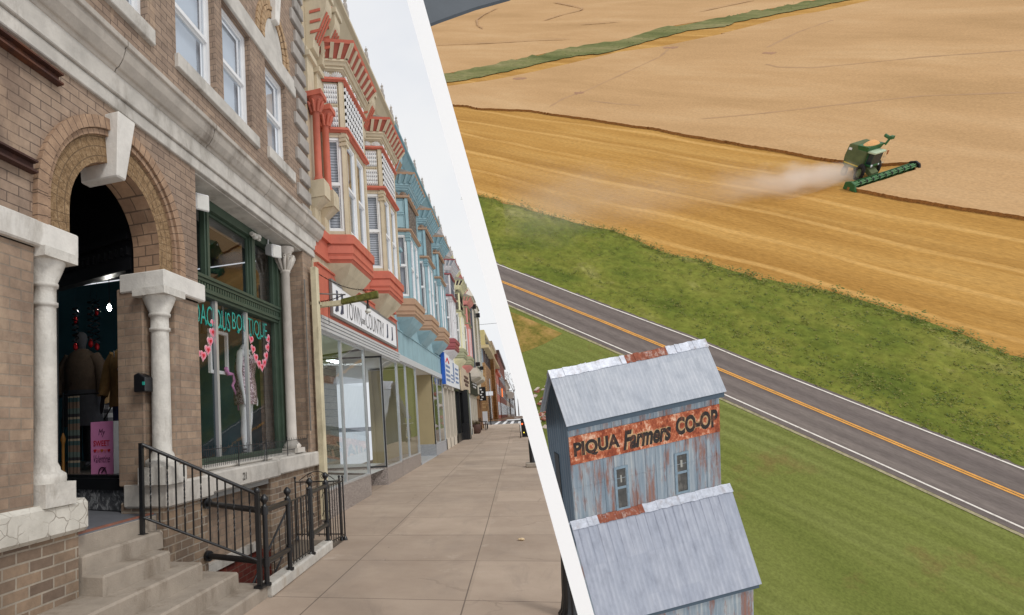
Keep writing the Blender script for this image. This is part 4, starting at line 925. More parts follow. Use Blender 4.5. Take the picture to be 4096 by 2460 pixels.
    rng(w, P(.0), zf+.15, P(.03), zf+.18); rng(w, P(.05), zf+.18, P(.05), zf+.23); rng(w, P(.08), zf+.23, P(.11), zf+.29); rng(w, P(.13), zf+.29, P(.13), zf+.33)
    part('bay_frieze', w, body, root)
    w = M(); 
    for F, nf in ((FS,2),(FF,5)):
        for k in range(nf): fan(w, F, F.L*(k+.5)/nf+.01, zf+.0, .115, .03)
    part('shell_fan', w, fans or WHITE, root, split=True)
    # flared cornice
    zc = zf+.33
    w = M(); rng(w, P(.12), zc, P(.27), zc+.22); co = part('cornice_cove', w, (CORAL_D if win is ORANGE else win) if panel != 'plain' else trim, root)
    w = M()
    def cove(F0, F1, n):
        for k in range(n+1):
            f = k/n; g = lambda F, ff, z, o: F.at(F.L*ff, z, o)
            a = F0.at(F0.L*f, zc, 0); b = F1.at(F1.L*f, zc+.22, 0); t_ = F0.d*.035; o_ = F0.n*.035
            w.hexa([a-t_, a+t_, a+t_+o_, a-t_+o_, b-t_, b+t_, b+t_+o_, b-t_+o_])
    p0, p1 = P(.12), P(.27)
    for i, n in ((0,4),(1,7),(2,4)): cove(Face(p0[i],p0[i+1],(1,(i-1)*.6)), Face(p1[i],p1[i+1],(1,(i-1)*.6)), n)
    part('cornice_rib', w, body, root, split=True)
    w = M(); rng(w, P(.285), zc+.22, P(.31), zc+.28); part('cornice_edge', w, acc, root)
    w = M(); rng(w, P(.27), zc+.285, plan(yA+.3, .12, Lf-.5, 0, .15), zc+.7); part('bay_roof', w, pm('tin_roof', rgb(120,112,104), .15, 3, .5), root)
    return zc+.345
GLASS_BAY = glass('bay_glass', (.88,.9,.92), .10)
def facade(name, label, y0, y1, body, trim, ztop=9.6, zlow=3.4, upto=10.1, dz=0):
    t = thing(name, label, 'building', (FX, (y0+y1)/2, gz(y0)))
    w = M(); FAC.box(w, y0, y1, zlow, ztop, -.5, 0); part('upper_wall', w, body, t)
    w = M(); FAC.box(w, y0, y1, ztop-.35, ztop-.28, 0, .05); FAC.box(w, y0, y1, ztop-.1, ztop-.02, 0, .08)
    w.loft([[(FX+px, yy, z) for px, z in ((-.5,ztop),(.05,ztop),(.08,ztop+.08),(.12,ztop+.12),(.26,ztop+.36),(.34,ztop+.39),(.34,ztop+.46),(-.5,ztop+.5))] for yy in (y0+.005, y1-.005)])
    part('roof_cornice', w, trim, t)
    return t
def cresting(t, ys, z, m, x=FX+.28):
    w = M()
    for y in ys:
        w.box(x-.05, x+.05, y-.09, y+.09, z, z+.12); w.ball((x, y, z+.2), .09, 8, 6, (.5,.9,1.1)); w.ball((x, y, z+.33), .04, 6, 5); w.tube((x,y,z+.33),(x,y,z+.42),.006,n=4)
    part('cresting', w, m, t, split=True)
def console(t, y, z0, z1, body, acc, wd=.3):
    w = M(); P0 = [(FX,z0),(FX+.14,z0+.02),(FX+.16,z0+.2),(FX+.4,z1-.28),(FX+.42,z1-.2),(FX+.42,z1),(FX,z1)]
    w.prism([(x,y-wd/2,z) for x,z in P0], (0,wd,0)); w.box(FX, FX+.46, y-wd/2-.03, y+wd/2+.03, z1, z1+.1); cons = part('console', w, body, t, .006)
    w = M()
    for k in (-1,0,1): w.prism([(FX+.165,y+k*.085-.022,z0+.2),(FX+.18,y+k*.085-.022,z0+.2),(FX+.415,y+k*.085-.022,z1-.3),(FX+.40,y+k*.085-.022,z1-.3)], (0,.044,0))
    for k in (.3,.5,.7): w.box(FX+.1, FX+.3, y-wd/2-.012, y-wd/2, z0+(z1-z0)*k, z0+(z1-z0)*k+.05)
    part('console_stripe', w, acc, cons)
BEIGE = pm('beige_paint', rgb(194,180,154), .1, 3, .65, 0, .25, 40, dirt=rgb(156,142,118), dscale=2.0); TRIMB = pm('putty_paint', rgb(186,172,146), .07, 3, .6); ORANGE = pm('coral_orange_paint', rgb(190,101,80), .1, 3, .6, 0, .25, 40, dirt=rgb(150,78,62), dscale=2.5); WEATH = pm('weathered_cresting', rgb(168,160,152), .25, 12, .8)
CORAL_D = pm('dull_coral_panel', rgb(158,80,64), .12, 3, .65)
# ---------------- orange and beige building
b2 = facade('orange_trim_building', 'beige building with coral orange bay windows and a dress shop below', 8.95, 15.47, BEIGE, TRIMB, 9.55, 3.36)
zt = bay(b2, 9.72, 5.0, BEIGE, TRIMB, ORANGE, ORANGE, panel='diamond', blind=BLINDS, Lf=1.45, dep=.4, sh=.2)
bay(b2, 12.7, 5.04, BEIGE, TRIMB, ORANGE, ORANGE, panel='diamond', blind=BLINDS, Lf=1.5, dep=.42, sh=.2)
cresting(b2, [9.3, 10.9, 12.6, 14.2, 15.3], 10.05, WEATH)
for y in (9.25, 9.75, 12.5, 15.3): console(b2, y, 8.2, 9.15, BEIGE, ORANGE)
w = M()
for y in (9.3, 9.8, 12.6, 13.0): w.box(FX, FX+.3, y-.1, y+.1, 9.28, 9.5)
rs = part('rosette_block', w, BEIGE, b2, split=True)
w = M()
for y in (9.3, 9.8, 12.6, 13.0): w.ball((FX+.305, y, 9.39), .055, 8, 6, (.3,1,1)); w.ball((FX+.2, y-.105, 9.39), .055, 8, 6, (1,.3,1))
part('rosette', w, ORANGE, rs, split=True)
for y in (9.13, 9.64):
    w = M(); cx = FX+.12
    w.lathe([(.09,0),(.1,.04),(.08,.08),(.065,.12),(.062,1.25),(.08,1.27),(.07,1.3),(.085,1.36),(.14,1.5),(.15,1.52)], cx, y, 16, 5.75)
    for k in range(8):
        a = 2*PI*k/8; w.path([(cx+.07*math.cos(a),y+.07*math.sin(a),7.02),(cx+.13*math.cos(a),y+.13*math.sin(a),7.18),(cx+.16*math.cos(a),y+.16*math.sin(a),7.2)], [.03,.03,.015], 6)
    w.box(cx-.16, cx+.16, y-.16, y+.16, 7.27, 7.36); part('orange_column', w, ORANGE, b2)
    w = M(); w.hexa([(FX,y-.1,5.28),(FX+.06,y-.1,5.28),(FX+.06,y+.1,5.28),(FX,y+.1,5.28),(FX,y-.14,5.45),(FX+.25,y-.14,5.45),(FX+.25,y+.14,5.45),(FX,y+.14,5.45)]); w.box(FX, FX+.07, y-.1, y+.1, 4.99, 5.29); w.box(FX, FX+.27, y-.15, y+.15, 5.45, 5.72); w.box(FX,FX+.26,y-.14,y+.14,5.72,5.76); w.box(FX, FX+.06, y-.16, y+.16, 7.36, 8.2); w.box(FX, FX+.12, y-.19, y+.19, 8.0, 8.1)
    for k in range(4): w.box(FX+.06, FX+.085, y-.08+k*.045, y-.06+k*.045, 5.0, 5.27)
    part('column_bracket', w, BEIGE, b2, .005, split=True)
w = M(); FAC.box(w, 8.95, 15.45, 4.5, 4.6, 0, .06); FAC.box(w, 8.95, 15.45, 4.62, 4.84, 0, .04); FAC.box(w, 8.95, 15.45, 4.84, 5.0, 0, .1); part('orange_band', w, ORANGE, b2)
w = M(); FAC.box(w, 9.0, 15.45, 3.42, 4.3, -.02, .06); FAC.box(w, 9.0, 15.45, 4.3, 4.33, -.02, .085); part('sign_panel', w, ORANGE, b2)
w = M()
for k in range(4): FAC.box(w, 9.0, 15.47, 3.19+k*.06, 3.24+k*.06, -.05, .07+k*.012)
part('storefront_fascia', w, pm('white_metal_fascia', rgb(206,208,212), .05, 4, .4, .3), b2)
# shop sign
SG = thing('shop_sign', 'white town and country shop sign on the coral orange panel', 'sign', (FX+.08, 12.3, 3.83)); SF = Face((FX+.07,0),(FX+.07,1),(1,0))
w = M(); SF.box(w, 9.62, 15.05, 3.55, 4.12, 0, .03); part('board', w, pm('sign_white', rgb(232,232,234), .02, 4, .5), SG)
w = M(); SF.frame(w, 9.57, 15.1, 3.5, 4.17, .05, 0, .045); part('frame', w, pm('sign_edge_grey', rgb(120,118,116), .1, 4, .5), SG)
w = M(); text_m(w, 'TOWN', SF, 10.44, 3.60, .36, .034, 1.12, bold=-.01); text_m(w, 'COUNTRY', SF, 11.92, 3.62, .37, .034, 1.72, bold=-.01); text_m(w, 'and', SF, 11.6, 3.66, .17, .034, .26)
part('lettering', w, pm('sign_ink', rgb(70,72,78), .05, 4, .5), SG)
w = M()
def boot(u, z, s):
    w.prism([SF.at(u+a*s, z+b*s, .031) for a, b in ((.0,.05),(.22,.05),(.22,1),(-.02,1),(-.1,.25),(-.3,.0),(-.3,-.02),(.0,-.02))], (.006,0,0))
for u in (9.83, 10.14): boot(u+.05, 3.62, .40)
for u in (13.95, 14.5): boot(u+.05, 3.66, .36)
part('boot_emblem', w, pm('boot_ink', rgb(60,66,86), .1, 8, .5), SG, split=True)
# storefront
def granite(name, a, b, c):
    m, nt = nodes(name); p = pos(nt); v = nt.nodes.new('ShaderNodeTexVoronoi'); v.inputs['Scale'].default_value = 85; nt.links.new(p, v.inputs['Vector']); s = sep(nt, v.outputs['Color'])
    out(nt, bsdf(nt, ramp(nt, s[0], [(.1, a), (.5, b), (.85, c)]), .35)); return m
GRAN = granite('speckled_granite', rgb(96,88,84), rgb(142,132,126), rgb(180,170,164)); GRAN_G = granite('grey_granite', rgb(136,140,146), rgb(158,162,168), rgb(176,180,186))
TUBE = emit('tube_light', (.95,1,.97), 10.0)
def front_glass(t, y0, y1, mulls, z0=.47, z1=3.19, bulk=GRAN, zb=0):
    w = M(); FAC.box(w, y0, y1, zb-.1, z0-.02, -.14, .0); FAC.box(w, y0, y1, z0-.02, z0, -.5, .01); part('bulkhead', w, bulk, t)
    w = M(); FAC.box(w, y0, y1, z0, z0+.035, -.06, -.01); FAC.box(w, y0, y1, z1-.04, z1, -.06, -.01); FAC.box(w, y0, y0+.045, z0, z1, -.06, -.005); FAC.box(w, y1-.045, y1, z0, z1, -.06, -.005)
    for y in mulls: FAC.box(w, y-.025, y+.025, z0, z1, -.06, -.005)
    fr = part('storefront_frame', w, ALU, t)
    w = M(); w.quad(FAC.at(y0,z0,-.035), FAC.at(y1,z0,-.035), FAC.at(y1,z1,-.035), FAC.at(y0,z1,-.035)); part('storefront_glass', w, GLASS_ST, fr)
GLASS_ST = glass('storefront_glass', (.86,.9,.9), .07)
front_glass(b2, 9.02, 12.05, (10.36,)); front_glass(b2, 13.65, 15.44, ())
w = M()
a, b = (FX,12.05), (FX-1.5,12.75); E1 = Face(a,b,(.3,1)); E1.box(w, 0, E1.L, -.1, .45, -.1, 0); a2, b2_ = (FX,13.65), (FX-1.6,13.2); E2 = Face(a2,b2_,(.3,-1)); E2.box(w, 0, E2.L, -.1, .48, -.1, 0); part('entry_bulkhead', w, GRAN, b2, split=True)
w = M(); E1.frame(w, 0, E1.L, .45, 3.19, .04, -.05, 0); E2.frame(w, 0, E2.L, .48, 3.19, .04, -.05, 0); ef = part('entry_frame', w, pm('dark_bronze', rgb(52,52,54), .1, 5, .4, .4), b2)
w = M()
for E in (E1,E2): w.quad(E.at(0,.45,-.03),E.at(E.L,.45,-.03),E.at(E.L,3.19,-.03),E.at(0,3.19,-.03))
part('entry_glass', w, GLASS, ef, split=True)
def planks():
    m, nt = nodes('old_plank_wall'); v, p = facing_vec(nt); s = sep(nt, v); k = math_(nt, 'FRACT', math_(nt, 'MULTIPLY', s[1], 5.0)); n = noise(nt, mapping(nt, p, (2,2,14)), 3, 7, .7, .6)
    c = ramp(nt, n, [(.3, rgb(104,98,78)), (.55, rgb(168,160,134)), (.75, rgb(120,106,84))]); out(nt, bsdf(nt, mixc(nt, math_(nt, 'LESS_THAN', k, .06), c, rgb(50,46,40)), .85)); return m
w = M(); w.box(FX-1.75, FX-1.65, 12.5, 13.4, 0, 3.3); part('shop_door', w, pm('white_siding_door', rgb(196,200,196), .06, 3, .6), b2)
w = M(); w.box(FX-2.3, FX-2.2, 13.4, 16.8, .3, 3.3); part('plank_partition', w, planks(), b2)
w = M(); w.box(FX-1.7, FX, 12.0, 13.7, -.05, .004); part('entry_tiles', w, pm('dark_red_tile', rgb(96,78,72), .2, 6, .5), b2)
w = M(); w.quad((FX-6,9.05,.45),(FX-.06,9.05,.45),(FX-.06,15.45,.45),(FX-6,15.45,.45)); part('shop_floor', w, pm('pale_floor', rgb(200,200,196), .05, 3, .4), b2)
w = M(); w.quad((FX-6,9.05,3.3),(FX-.06,9.05,3.3),(FX-.06,25,3.35),(FX-6,25,3.35)); w.quad((FX-6,9.05,0),(FX-6,25,0),(FX-6,25,3.35),(FX-6,9.05,3.3)); w.quad((FX-6,9.06,0),(FX-.1,9.06,0),(FX-.1,9.06,3.3),(FX-6,9.06,3.3)); part('shop_interior', w, pm('shop_wall_grey', rgb(206,208,204), .06, 2, .8), b2)
for k, (y0, y1, x) in enumerate(((9.6,11.2,-4.2),(13.7,14.6,-4.6),(13.0,13.9,-6.2),(10.5,11.9,-6.5))):
    t = thing('tube_lamp', 'lit ceiling tube lamp %s' % ('just inside the dress shop window','beyond the dress shop entry','deep inside the dress shop entry','at the back of the dress shop')[k], 'lamp', (x,(y0+y1)/2,3.2), 'ceiling lamps of the dress shop')
    w = M(); w.box(x-.12,x+.12,y0,y1,3.22,3.28); part('housing', w, WHITE, t); w = M(); w.box(x-.07,x+.07,y0+.05,y1-.05,3.185,3.22); part('tube', w, TUBE, t)

# ---------------- teal building
TEALP = pm('pale_teal_paint', rgb(142,172,180), .1, 3, .6, 0, .25, 40, dirt=rgb(112,138,146), dscale=2.0); TAN = pm('tan_brown_paint', rgb(168,136,110), .08, 3, .6); TEALD = pm('deep_teal_paint', rgb(126,158,166), .1, 3, .6, 0, .25, 40, dirt=rgb(100,126,134), dscale=2.0)
b3 = facade('teal_building', 'pale teal building with three bay windows on tan brown skirts', 15.48, 25.0, TEALP, TEALD, 9.6, 3.4)
PEB = pebble('brown_pebble_panel', rgb(150,140,128), rgb(84,74,66))
for y, z in ((15.8,5.0),(19.0,5.06),(22.25,5.1)): bay(b3, y, z, TEALP, TEALD, TAN, PEB, panel='plain', blind=CURT_G, fans=TAN, Lf=1.6, dep=.44, sh=.24)
for y in (15.7, 18.85, 22.0, 24.8): console(b3, y, 8.2, 9.2, TEALP, TAN)
for y in (15.75, 18.85): 
    w = M(); w.box(FX, FX+.2, y-.1, y+.1, 5.95, 6.35); w.box(FX, FX+.26, y-.13, y+.13, 6.35, 6.45); w.box(FX, FX+.12, y-.07, y+.07, 5.75, 5.95); part('bracket_block', w, TEALP, b3, .01)
cresting(b3, [16, 17.4, 19, 20.6, 22.2, 23.6, 24.9], 10.1, WEATH)
w = M(); FAC.box(w, 15.48, 25.0, 3.42, 4.1, 0, .03); FAC.box(w, 15.48, 25.0, 4.1, 4.13, 0, .06); part('sign_band', w, TEALP, b3)
w = M(); FAC.box(w, 15.48, 25.0, 3.24, 3.42, -.05, .06); part('storefront_fascia', w, _cache['white_metal_fascia'], b3)
front_glass(b3, 15.46, 18.4, (16.7,), .5, 3.24, GRAN, .05); front_glass(b3, 22.0, 24.95, (23.3,), .62, 3.26, GRAN_G, .1)
w = M(); w.box(FX-1.6, FX-1.5, 18.4, 22.1, .1, 3.3); w.quad((FX-1.5,18.5,.1),(FX-1.5,18.5,3.3),(FX-.1,18.42,3.3),(FX-.1,18.42,.1)); w.quad((FX-1.5,22.0,.62),(FX-.02,22.0,.62),(FX-.02,22.0,3.3),(FX-1.5,22.0,3.3)); part('recess_panel', w, pm('tan_plywood', rgb(172,158,124), .06, 2, .7), b3)
w = M(); w.box(FX-1.5, FX, 21.9, 22.0, .0, .62); part('recess_bulkhead', w, GRAN_G, b3)
w = M(); w.quad((FX-1.6,18.3,3.26),(FX,18.3,3.26),(FX,22.1,3.28),(FX-1.6,22.1,3.28)); part('recess_ceiling', w, WHITE, b3)
w = M(); w.box(FX-1.6, FX, 18.3, 22.1, .0, .20); part('recess_floor', w, pm('pale_terrazzo', rgb(176,180,184), .08, 5, .5), b3)
# ---------------- grey, yellow, pink, plain beige
def simple_front(name, label, y0, y1, body, low, lowlab, z=gz):
    t = facade(name, label, y0, y1, body, body, 9.5, 3.2)
    g = gz(y0); w = M(); FAC.box(w, y0, y1, g-.2, 3.3, -1.1, -.95); part('shop_front_wall', w, low, t); return t
GREYW = pm('dove_grey_paint', rgb(204,200,200), .06, 3, .6); MAROON = pm('maroon_paint', rgb(146,72,74), .08, 3, .5); YELL = pm('pale_yellow_paint', rgb(220,214,176), .06, 3, .6); PINKP = pm('salmon_pink_paint', rgb(212,142,134), .07, 3, .6); PUTTY = pm('plain_beige_siding', rgb(194,186,172), .06, 3, .7); DARKSH = pm('dark_plum_shutter', rgb(58,46,56), .1, 6, .5); SCALE = pm('slate_blue_scales', rgb(150,156,164), .15, 14, .6); SAGE = pm('sage_paint', rgb(150,150,120), .08, 4, .6); BROWN = pm('brown_trim', rgb(92,70,62), .1, 4, .5)
g4 = simple_front('grey_building', 'dove grey building with a maroon trimmed bay window beyond the teal one', 25.0, 29.4, GREYW, pm('mauve_front', rgb(170,152,148), .08, 3, .6), '')
bay(g4, 26.0, 5.15, GREYW, GREYW, MAROON, SCALE, panel='louvre', blind=CURT_P, Lf=1.7, fans=SCALE); cresting(g4, [25.6,27.4,29.2], 9.95, WEATH)
g5 = simple_front('yellow_building', 'pale yellow building with dark plum louvres over its bay window', 29.4, 33.6, YELL, BLACKP, '')
bay(g5, 30.2, 5.15, YELL, YELL, SAGE, DARKSH, panel='louvre', blind=CURT_P, Lf=1.8, fans=DARKSH); cresting(g5, [30,31.6,33.2], 9.95, WEATH)
g6 = simple_front('pink_building', 'salmon pink building with a louvred bay window', 33.6, 38.3, PINKP, pm('olive_front', rgb(120,112,96), .08, 3, .6), '')
bay(g6, 34.6, 5.15, PINKP, PINKP, SAGE, SAGE, panel='louvre', blind=CURT_D, Lf=1.9, fans=DARKSH); cresting(g6, [34,36,38], 9.95, WEATH)
g7 = thing('plain_beige_building', 'plain beige building with two tall boxed bays and pointed tops', 'building', (FX,43,.5))
w = M(); FAC.box(w, 38.3, 50, 3.2, 9.6, -.5, 0); part('upper_wall', w, PUTTY, g7)
for y in (38.4, 42.0):
    w = M(); pl = plan(y, .55, 2.2, 0, .45); rng(w, pl, 4.4, pl, 9.6); rng(w, plan(y, .6, 2.2, .06, .45), 4.2, plan(y,.6,2.2,.08,.45), 4.45); rng(w, plan(y+.2,.2,1.8,0,.4), 3.9, plan(y,.6,2.2,.06,.45), 4.2)
    w.loft([[(x,yy,9.6) for x,yy in plan(y,.55,2.2,.08,.45)],[(FX+.1,y+1,10.4),(FX+.3,y+1.2,10.4),(FX+.3,y+2,10.4),(FX+.1,y+2.2,10.4)]]); part('bay_body', w, PUTTY, g7)
    w = M(); F = Face(pl[0], pl[1], (.4,-1)); F.box(w, .1, F.L-.12, 4.8, 8.9, 0, .012); G = Face(pl[1],pl[2],(1,0)); G.box(w, .2, .9, 4.8, 8.9, 0, .012); G.box(w, 1.2, 2.0, 4.8, 8.9, 0, .012); part('dark_window', w, pm('dark_glass_plain', rgb(70,74,80), .1, 2, .12), g7, split=True)
    w = M(); w.box(FX+.5, FX+.75, y+.35, y+.55, 8.75, 9.05); w.box(FX+.5, FX+.75, y+.35, y+.55, 4.9, 5.15); part('wall_lamp', w, BLACKM, g7, split=True)
w = M(); FAC.box(w, 38.3, 50, .3, 3.2, -1.1, -.95); part('shop_front_wall', w, pm('grey_panel_front', rgb(110,112,116), .08, 3, .6), g7)
# ---------------- ground floor fronts of the further shops
def shopfront(t, y0, y1, frame, glassm, n=2, z1=3.0, door=None, x=0):
    g = gz(y0); w = M()
    FAC.box(w, y0, y1, g-.1, g+.45, -.3, x); FAC.box(w, y0, y1, z1-.1, 3.3, -.3, x)
    for k in range(n+1):
        y = y0+(y1-y0-.18)*k/n; FAC.box(w, y, y+.18, g, z1, -.3, x)
    part('shop_front', w, frame, t)
    w = M(); FAC.box(w, y0+.1, y1-.1, g+.45, z1-.1, -.2, -.18); part('shop_front_glass', w, glassm, t)
DKG = pm('dark_shop_glass', rgb(74,80,84), .2, .8, .08)
CRM = pm('cream_frame', rgb(206,196,180), .06, 4, .6)
shopfront(g4, 25.05, 29.3, CRM, DKG, 3); shopfront(g5, 29.5, 33.5, BLACKP, DKG, 2, 3.05); shopfront(g6, 35.6, 38.2, pm('white_frame', rgb(206,210,212), .05, 4, .6), DKG, 2); shopfront(g7, 38.4, 44, CRM, DKG, 4); shopfront(g7, 44, 50, pm('oak_frame', rgb(150,112,78), .12, 5, .6), DKG, 3)
def board(name, label, y0, y1, z0, z1, m, th=.08, edge=None, x=.05, cat='sign'):
    t = thing(name, label, cat, (FX+x,(y0+y1)/2,z0)); w = M(); FAC.box(w, y0, y1, z0, z1, x, x+th); part('board', w, m, t)
    if edge: w = M(); FAC.box(w, y0-.25, y0, z0, z1, x, x+th+.02); part('edge', w, edge, t)
    return t
INK = pm('sign_blue_ink', rgb(110,130,170), .1, 6, .5); WB = pm('sign_board_white', rgb(220,222,226), .03, 4, .5)
t = board('shop_sign', 'big white printed sign board with a bright blue end beyond the teal shop', 24.6, 28.3, 3.02, 4.38, WB, .12, pm('bright_blue', rgb(40,96,190), .05, 4, .5))
w = M(); U = Face((FX+.175,0),(FX+.175,1),(1,0))
for j in range(4): U.box(w, 24.95, 26.3+.12*(j % 2), 3.2+.2*j, 3.3+.2*j, 0, .006)
for j in range(3): U.box(w, 26.7, 27.6, 3.2+.16*j, 3.26+.16*j, 0, .006)
U.box(w, 27.7, 28.1, 3.3, 4.2, 0, .006); part('printing', w, INK, t)
w = M(); w.path([U.at(25.0,4.0,.005),U.at(25.5,4.22,.005),U.at(26.1,4.02,.005)], .03, 4); part('roof_emblem', w, RED, t)
t = board('shop_sign', 'small pale printed sign board beside the black shop front', 28.6, 30.8, 3.05, 4.28, WB); w = M(); U2 = Face((FX+.135,0),(FX+.135,1),(1,0))
for j in range(4): U2.box(w, 29.0, 30.3, 3.3+.22*j, 3.4+.22*j, 0, .006)
part('printing', w, INK, t)
t = board('shop_sign', 'cream vertical slat sign with dark lettering over the pink building shop', 31.9, 37.2, 3.05, 4.38, pm('cream_slats', rgb(208,190,166), .05, 5, .7))
w = M()
for k in range(9): U2.box(w, 32.2+k*.58, 32.24+k*.58, 3.07, 4.36, -.004, .004)
part('slat_gap', w, BROWN, t)
w = M()
for j, (u0,u1) in enumerate(((33.6,35.6),(33.2,36),(33.8,35.4))):
    w.path([U2.at(u0+(u1-u0)*i/14, 3.9-.22*j+.07*math.sin(i*2.1), .02) for i in range(15)], .035, 4)
part('script_lettering', w, BROWN, t)
t = board('shop_sign', 'black shop sign with white lettering above the planter', 37.6, 43.8, 3.05, 4.42, BLACKM)
w = M()
for j, (u0,u1) in enumerate(((39.4,42.0),(39,42.4),(39.6,41.8))): w.path([U2.at(u0+(u1-u0)*i/12, 3.98-.2*j+.05*math.sin(i*2.4), .02) for i in range(13)], .03, 4)
part('lettering', w, WHITE, t)
w = M(); w.box(FX+.05, FX+.35, 32.6, 33.5, gz(33), 3.1); w.box(FX-.05, FX+.28, 32.4, 33.6, gz(33), gz(33)+.9); solo('black_pillar', w, BLACKP, 'black pillar projecting beside the black shop front', 'pillar', loc=(FX,33,gz(33)))
# projecting sign
t = thing('projecting_sign', 'dark checkered sign sticking out from the wall near the corner', 'sign', (FX+.5,47.5,3.0)); w = M(); w.box(FX, FX+.5, 47.4, 47.5, 2.8, 3.9); part('board', w, BLACKM, t)
w = M()
for k in range(5): w.box(FX+.05+.1*(k%2), FX+.2+.1*(k%2), 47.39, 47.4, 2.85+.2*k, 2.95+.2*k)
part('check', w, WHITE, t)
# planter, bench, pole sign
t = thing('planter', 'dark barrel planter on the sidewalk against the shops', 'planter', (-3.05,39.6,gz(39.6))); w = M(); w.lathe([(.22,0),(.3,.1),(.33,.4),(.3,.6),(.28,.62),(.26,.55)], -3.05, 39.6, 16, gz(39.6)); part('barrel', w, pm('barrel_brown', rgb(84,60,52), .15, 8, .7), t)
w = M()
for k in range(60): a = random.uniform(0,6.28); r = random.uniform(0,.25); w.path([(-3.05+r*.5*math.cos(a),39.6+r*.5*math.sin(a),gz(39.6)+.55),(-3.05+r*1.3*math.cos(a),39.6+r*1.3*math.sin(a),gz(39.6)+random.uniform(.7,.95))],[.02,.008],4)
part('dry_plants', w, pm('dry_plant', rgb(110,96,70), .3, 9, .9), t)
t = thing('bench', 'reddish brown slatted bench on the sidewalk beyond the planter', 'bench', (-2.95,45.5,gz(45))); g = gz(45)
w = M()
for k in range(4): w.box(-3.15+k*.12, -3.05+k*.12, 44.5, 46.6, g+.43, g+.46)
part('seat', w, pm('bench_wood', rgb(112,78,62), .15, 8, .7), t)
w = M()
for k in range(3): w.box(-3.2-.03*k, -3.17-.03*k, 44.5, 46.6, g+.55+.14*k, g+.66+.14*k)
part('backrest', w, _cache['bench_wood'], t)
for y in (44.6, 46.5): w = M(); w.box(-3.2,-3.14,y-.03,y+.03,g,g+.95); w.box(-2.75,-2.69,y-.03,y+.03,g,g+.65); w.box(-3.2,-2.7,y-.03,y+.03,g+.62,g+.66); part('leg', w, BLACKM, t)
t = thing('poster_board', 'small white poster board standing behind the bench', 'poster', (-3.1,48.5,gz(48))); w = M(); w.box(-3.15,-2.75,48.5,48.56,gz(48)+.4,gz(48)+1.4); part('sheet', w, WB, t); w = M(); w.tube((-3.1,48.53,gz(48)),(-3.1,48.53,gz(48)+.45),.03); w.tube((-2.8,48.53,gz(48)),(-2.8,48.53,gz(48)+.45),.03); part('leg', w, BLACKM, t)
t = thing('sign_post', 'thin dark post with a small white sign plate at the crossing', 'sign post', (-3.0,57.5,gz(57))); w = M(); w.tube((-3.0,57.5,gz(57)),(-3.0,57.5,gz(57)+3.2),.055); part('post', w, BLACKM, t); w = M(); w.box(-3.35,-2.6,57.45,57.49,gz(57)+2.85,gz(57)+3.25); part('sign_plate', w, WB, t)
# ---------------- buildings beyond the crossing
def ledge():
    m, nt = nodes('tan_ledgestone'); v, p = facing_vec(nt); b = nt.nodes.new('ShaderNodeTexBrick'); nt.links.new(v, b.inputs['Vector']); b.inputs['Scale'].default_value = 1; b.inputs['Brick Width'].default_value = 1.3; b.inputs['Row Height'].default_value = .26; b.inputs['Mortar Size'].default_value = .02
    b.inputs['Color1'].default_value = rgb(196,158,110); b.inputs['Color2'].default_value = rgb(160,120,78); b.inputs['Mortar'].default_value = rgb(110,84,58); n = noise(nt, p, 2.5, 6, .7)
    out(nt, bsdf(nt, mixc(nt, .5, b.outputs['Color'], ramp(nt, n, [(.3,(.6,.58,.55)),(.7,(1.2,1.2,1.2))]), 'MULTIPLY'), .9, 0, b.outputs['Fac'], .6, .05)); return m
LEDGE = ledge()
t = thing('bank_building', 'tan ledgestone bank building with a flat overhanging roof across the street', 'building', (-4.4,90,1)); X4 = -4.35; K = Face((X4,0),(X4,1),(1,0)); KS = Face((X4,77.2),(-9,77.2),(0,-1))
w = M(); w.box(-16, X4, 78.8, 116, .4, 8.7); w.box(-16, X4+.5, 95, 99, .4, 10.6); part('stone_wall', w, LEDGE, t)
w = M(); w.box(-16, X4-.15, 79, 116, 8.7, 10.6); part('upper_wall', w, pm('pale_blue_grey_glazing', rgb(150,164,176), .08, .6, .15), t)
w = M()
for y in (79, 82, 86, 90, 94, 100, 105, 110, 115.6): w.box(X4-.16, X4-.02, y, y+.35, 8.7, 10.6)
part('window_post', w, BROWN, t, split=True)
w = M(); w.box(-16, X4+.7, 78, 116, 10.6, 11.0); part('roof_slab', w, pm('tan_roof_edge', rgb(196,176,132), .06, 2, .7), t)
w = M(); w.box(-16, X4+.2, 79.3, 108, 11.0, 13.2); part('parapet', w, pm('tan_parapet', rgb(190,174,120), .08, 2, .7), t)
w = M(); TS = Face((X4+.2,0),(X4+.2,1),(1,0)); text_m(w, 'BANK', TS, 80.2, 11.5, 1.2, .05, 14); part('lettering', w, BLACKM, t)
w = M(); w.box(X4, X4+.06, 86, 88.5, .9, 7.0); w.box(X4, X4+.06, 101, 104, .9, 6.0); part('recessed_window', w, pm('bronze_glass', rgb(60,54,50), .1, 2, .15), t, split=True)
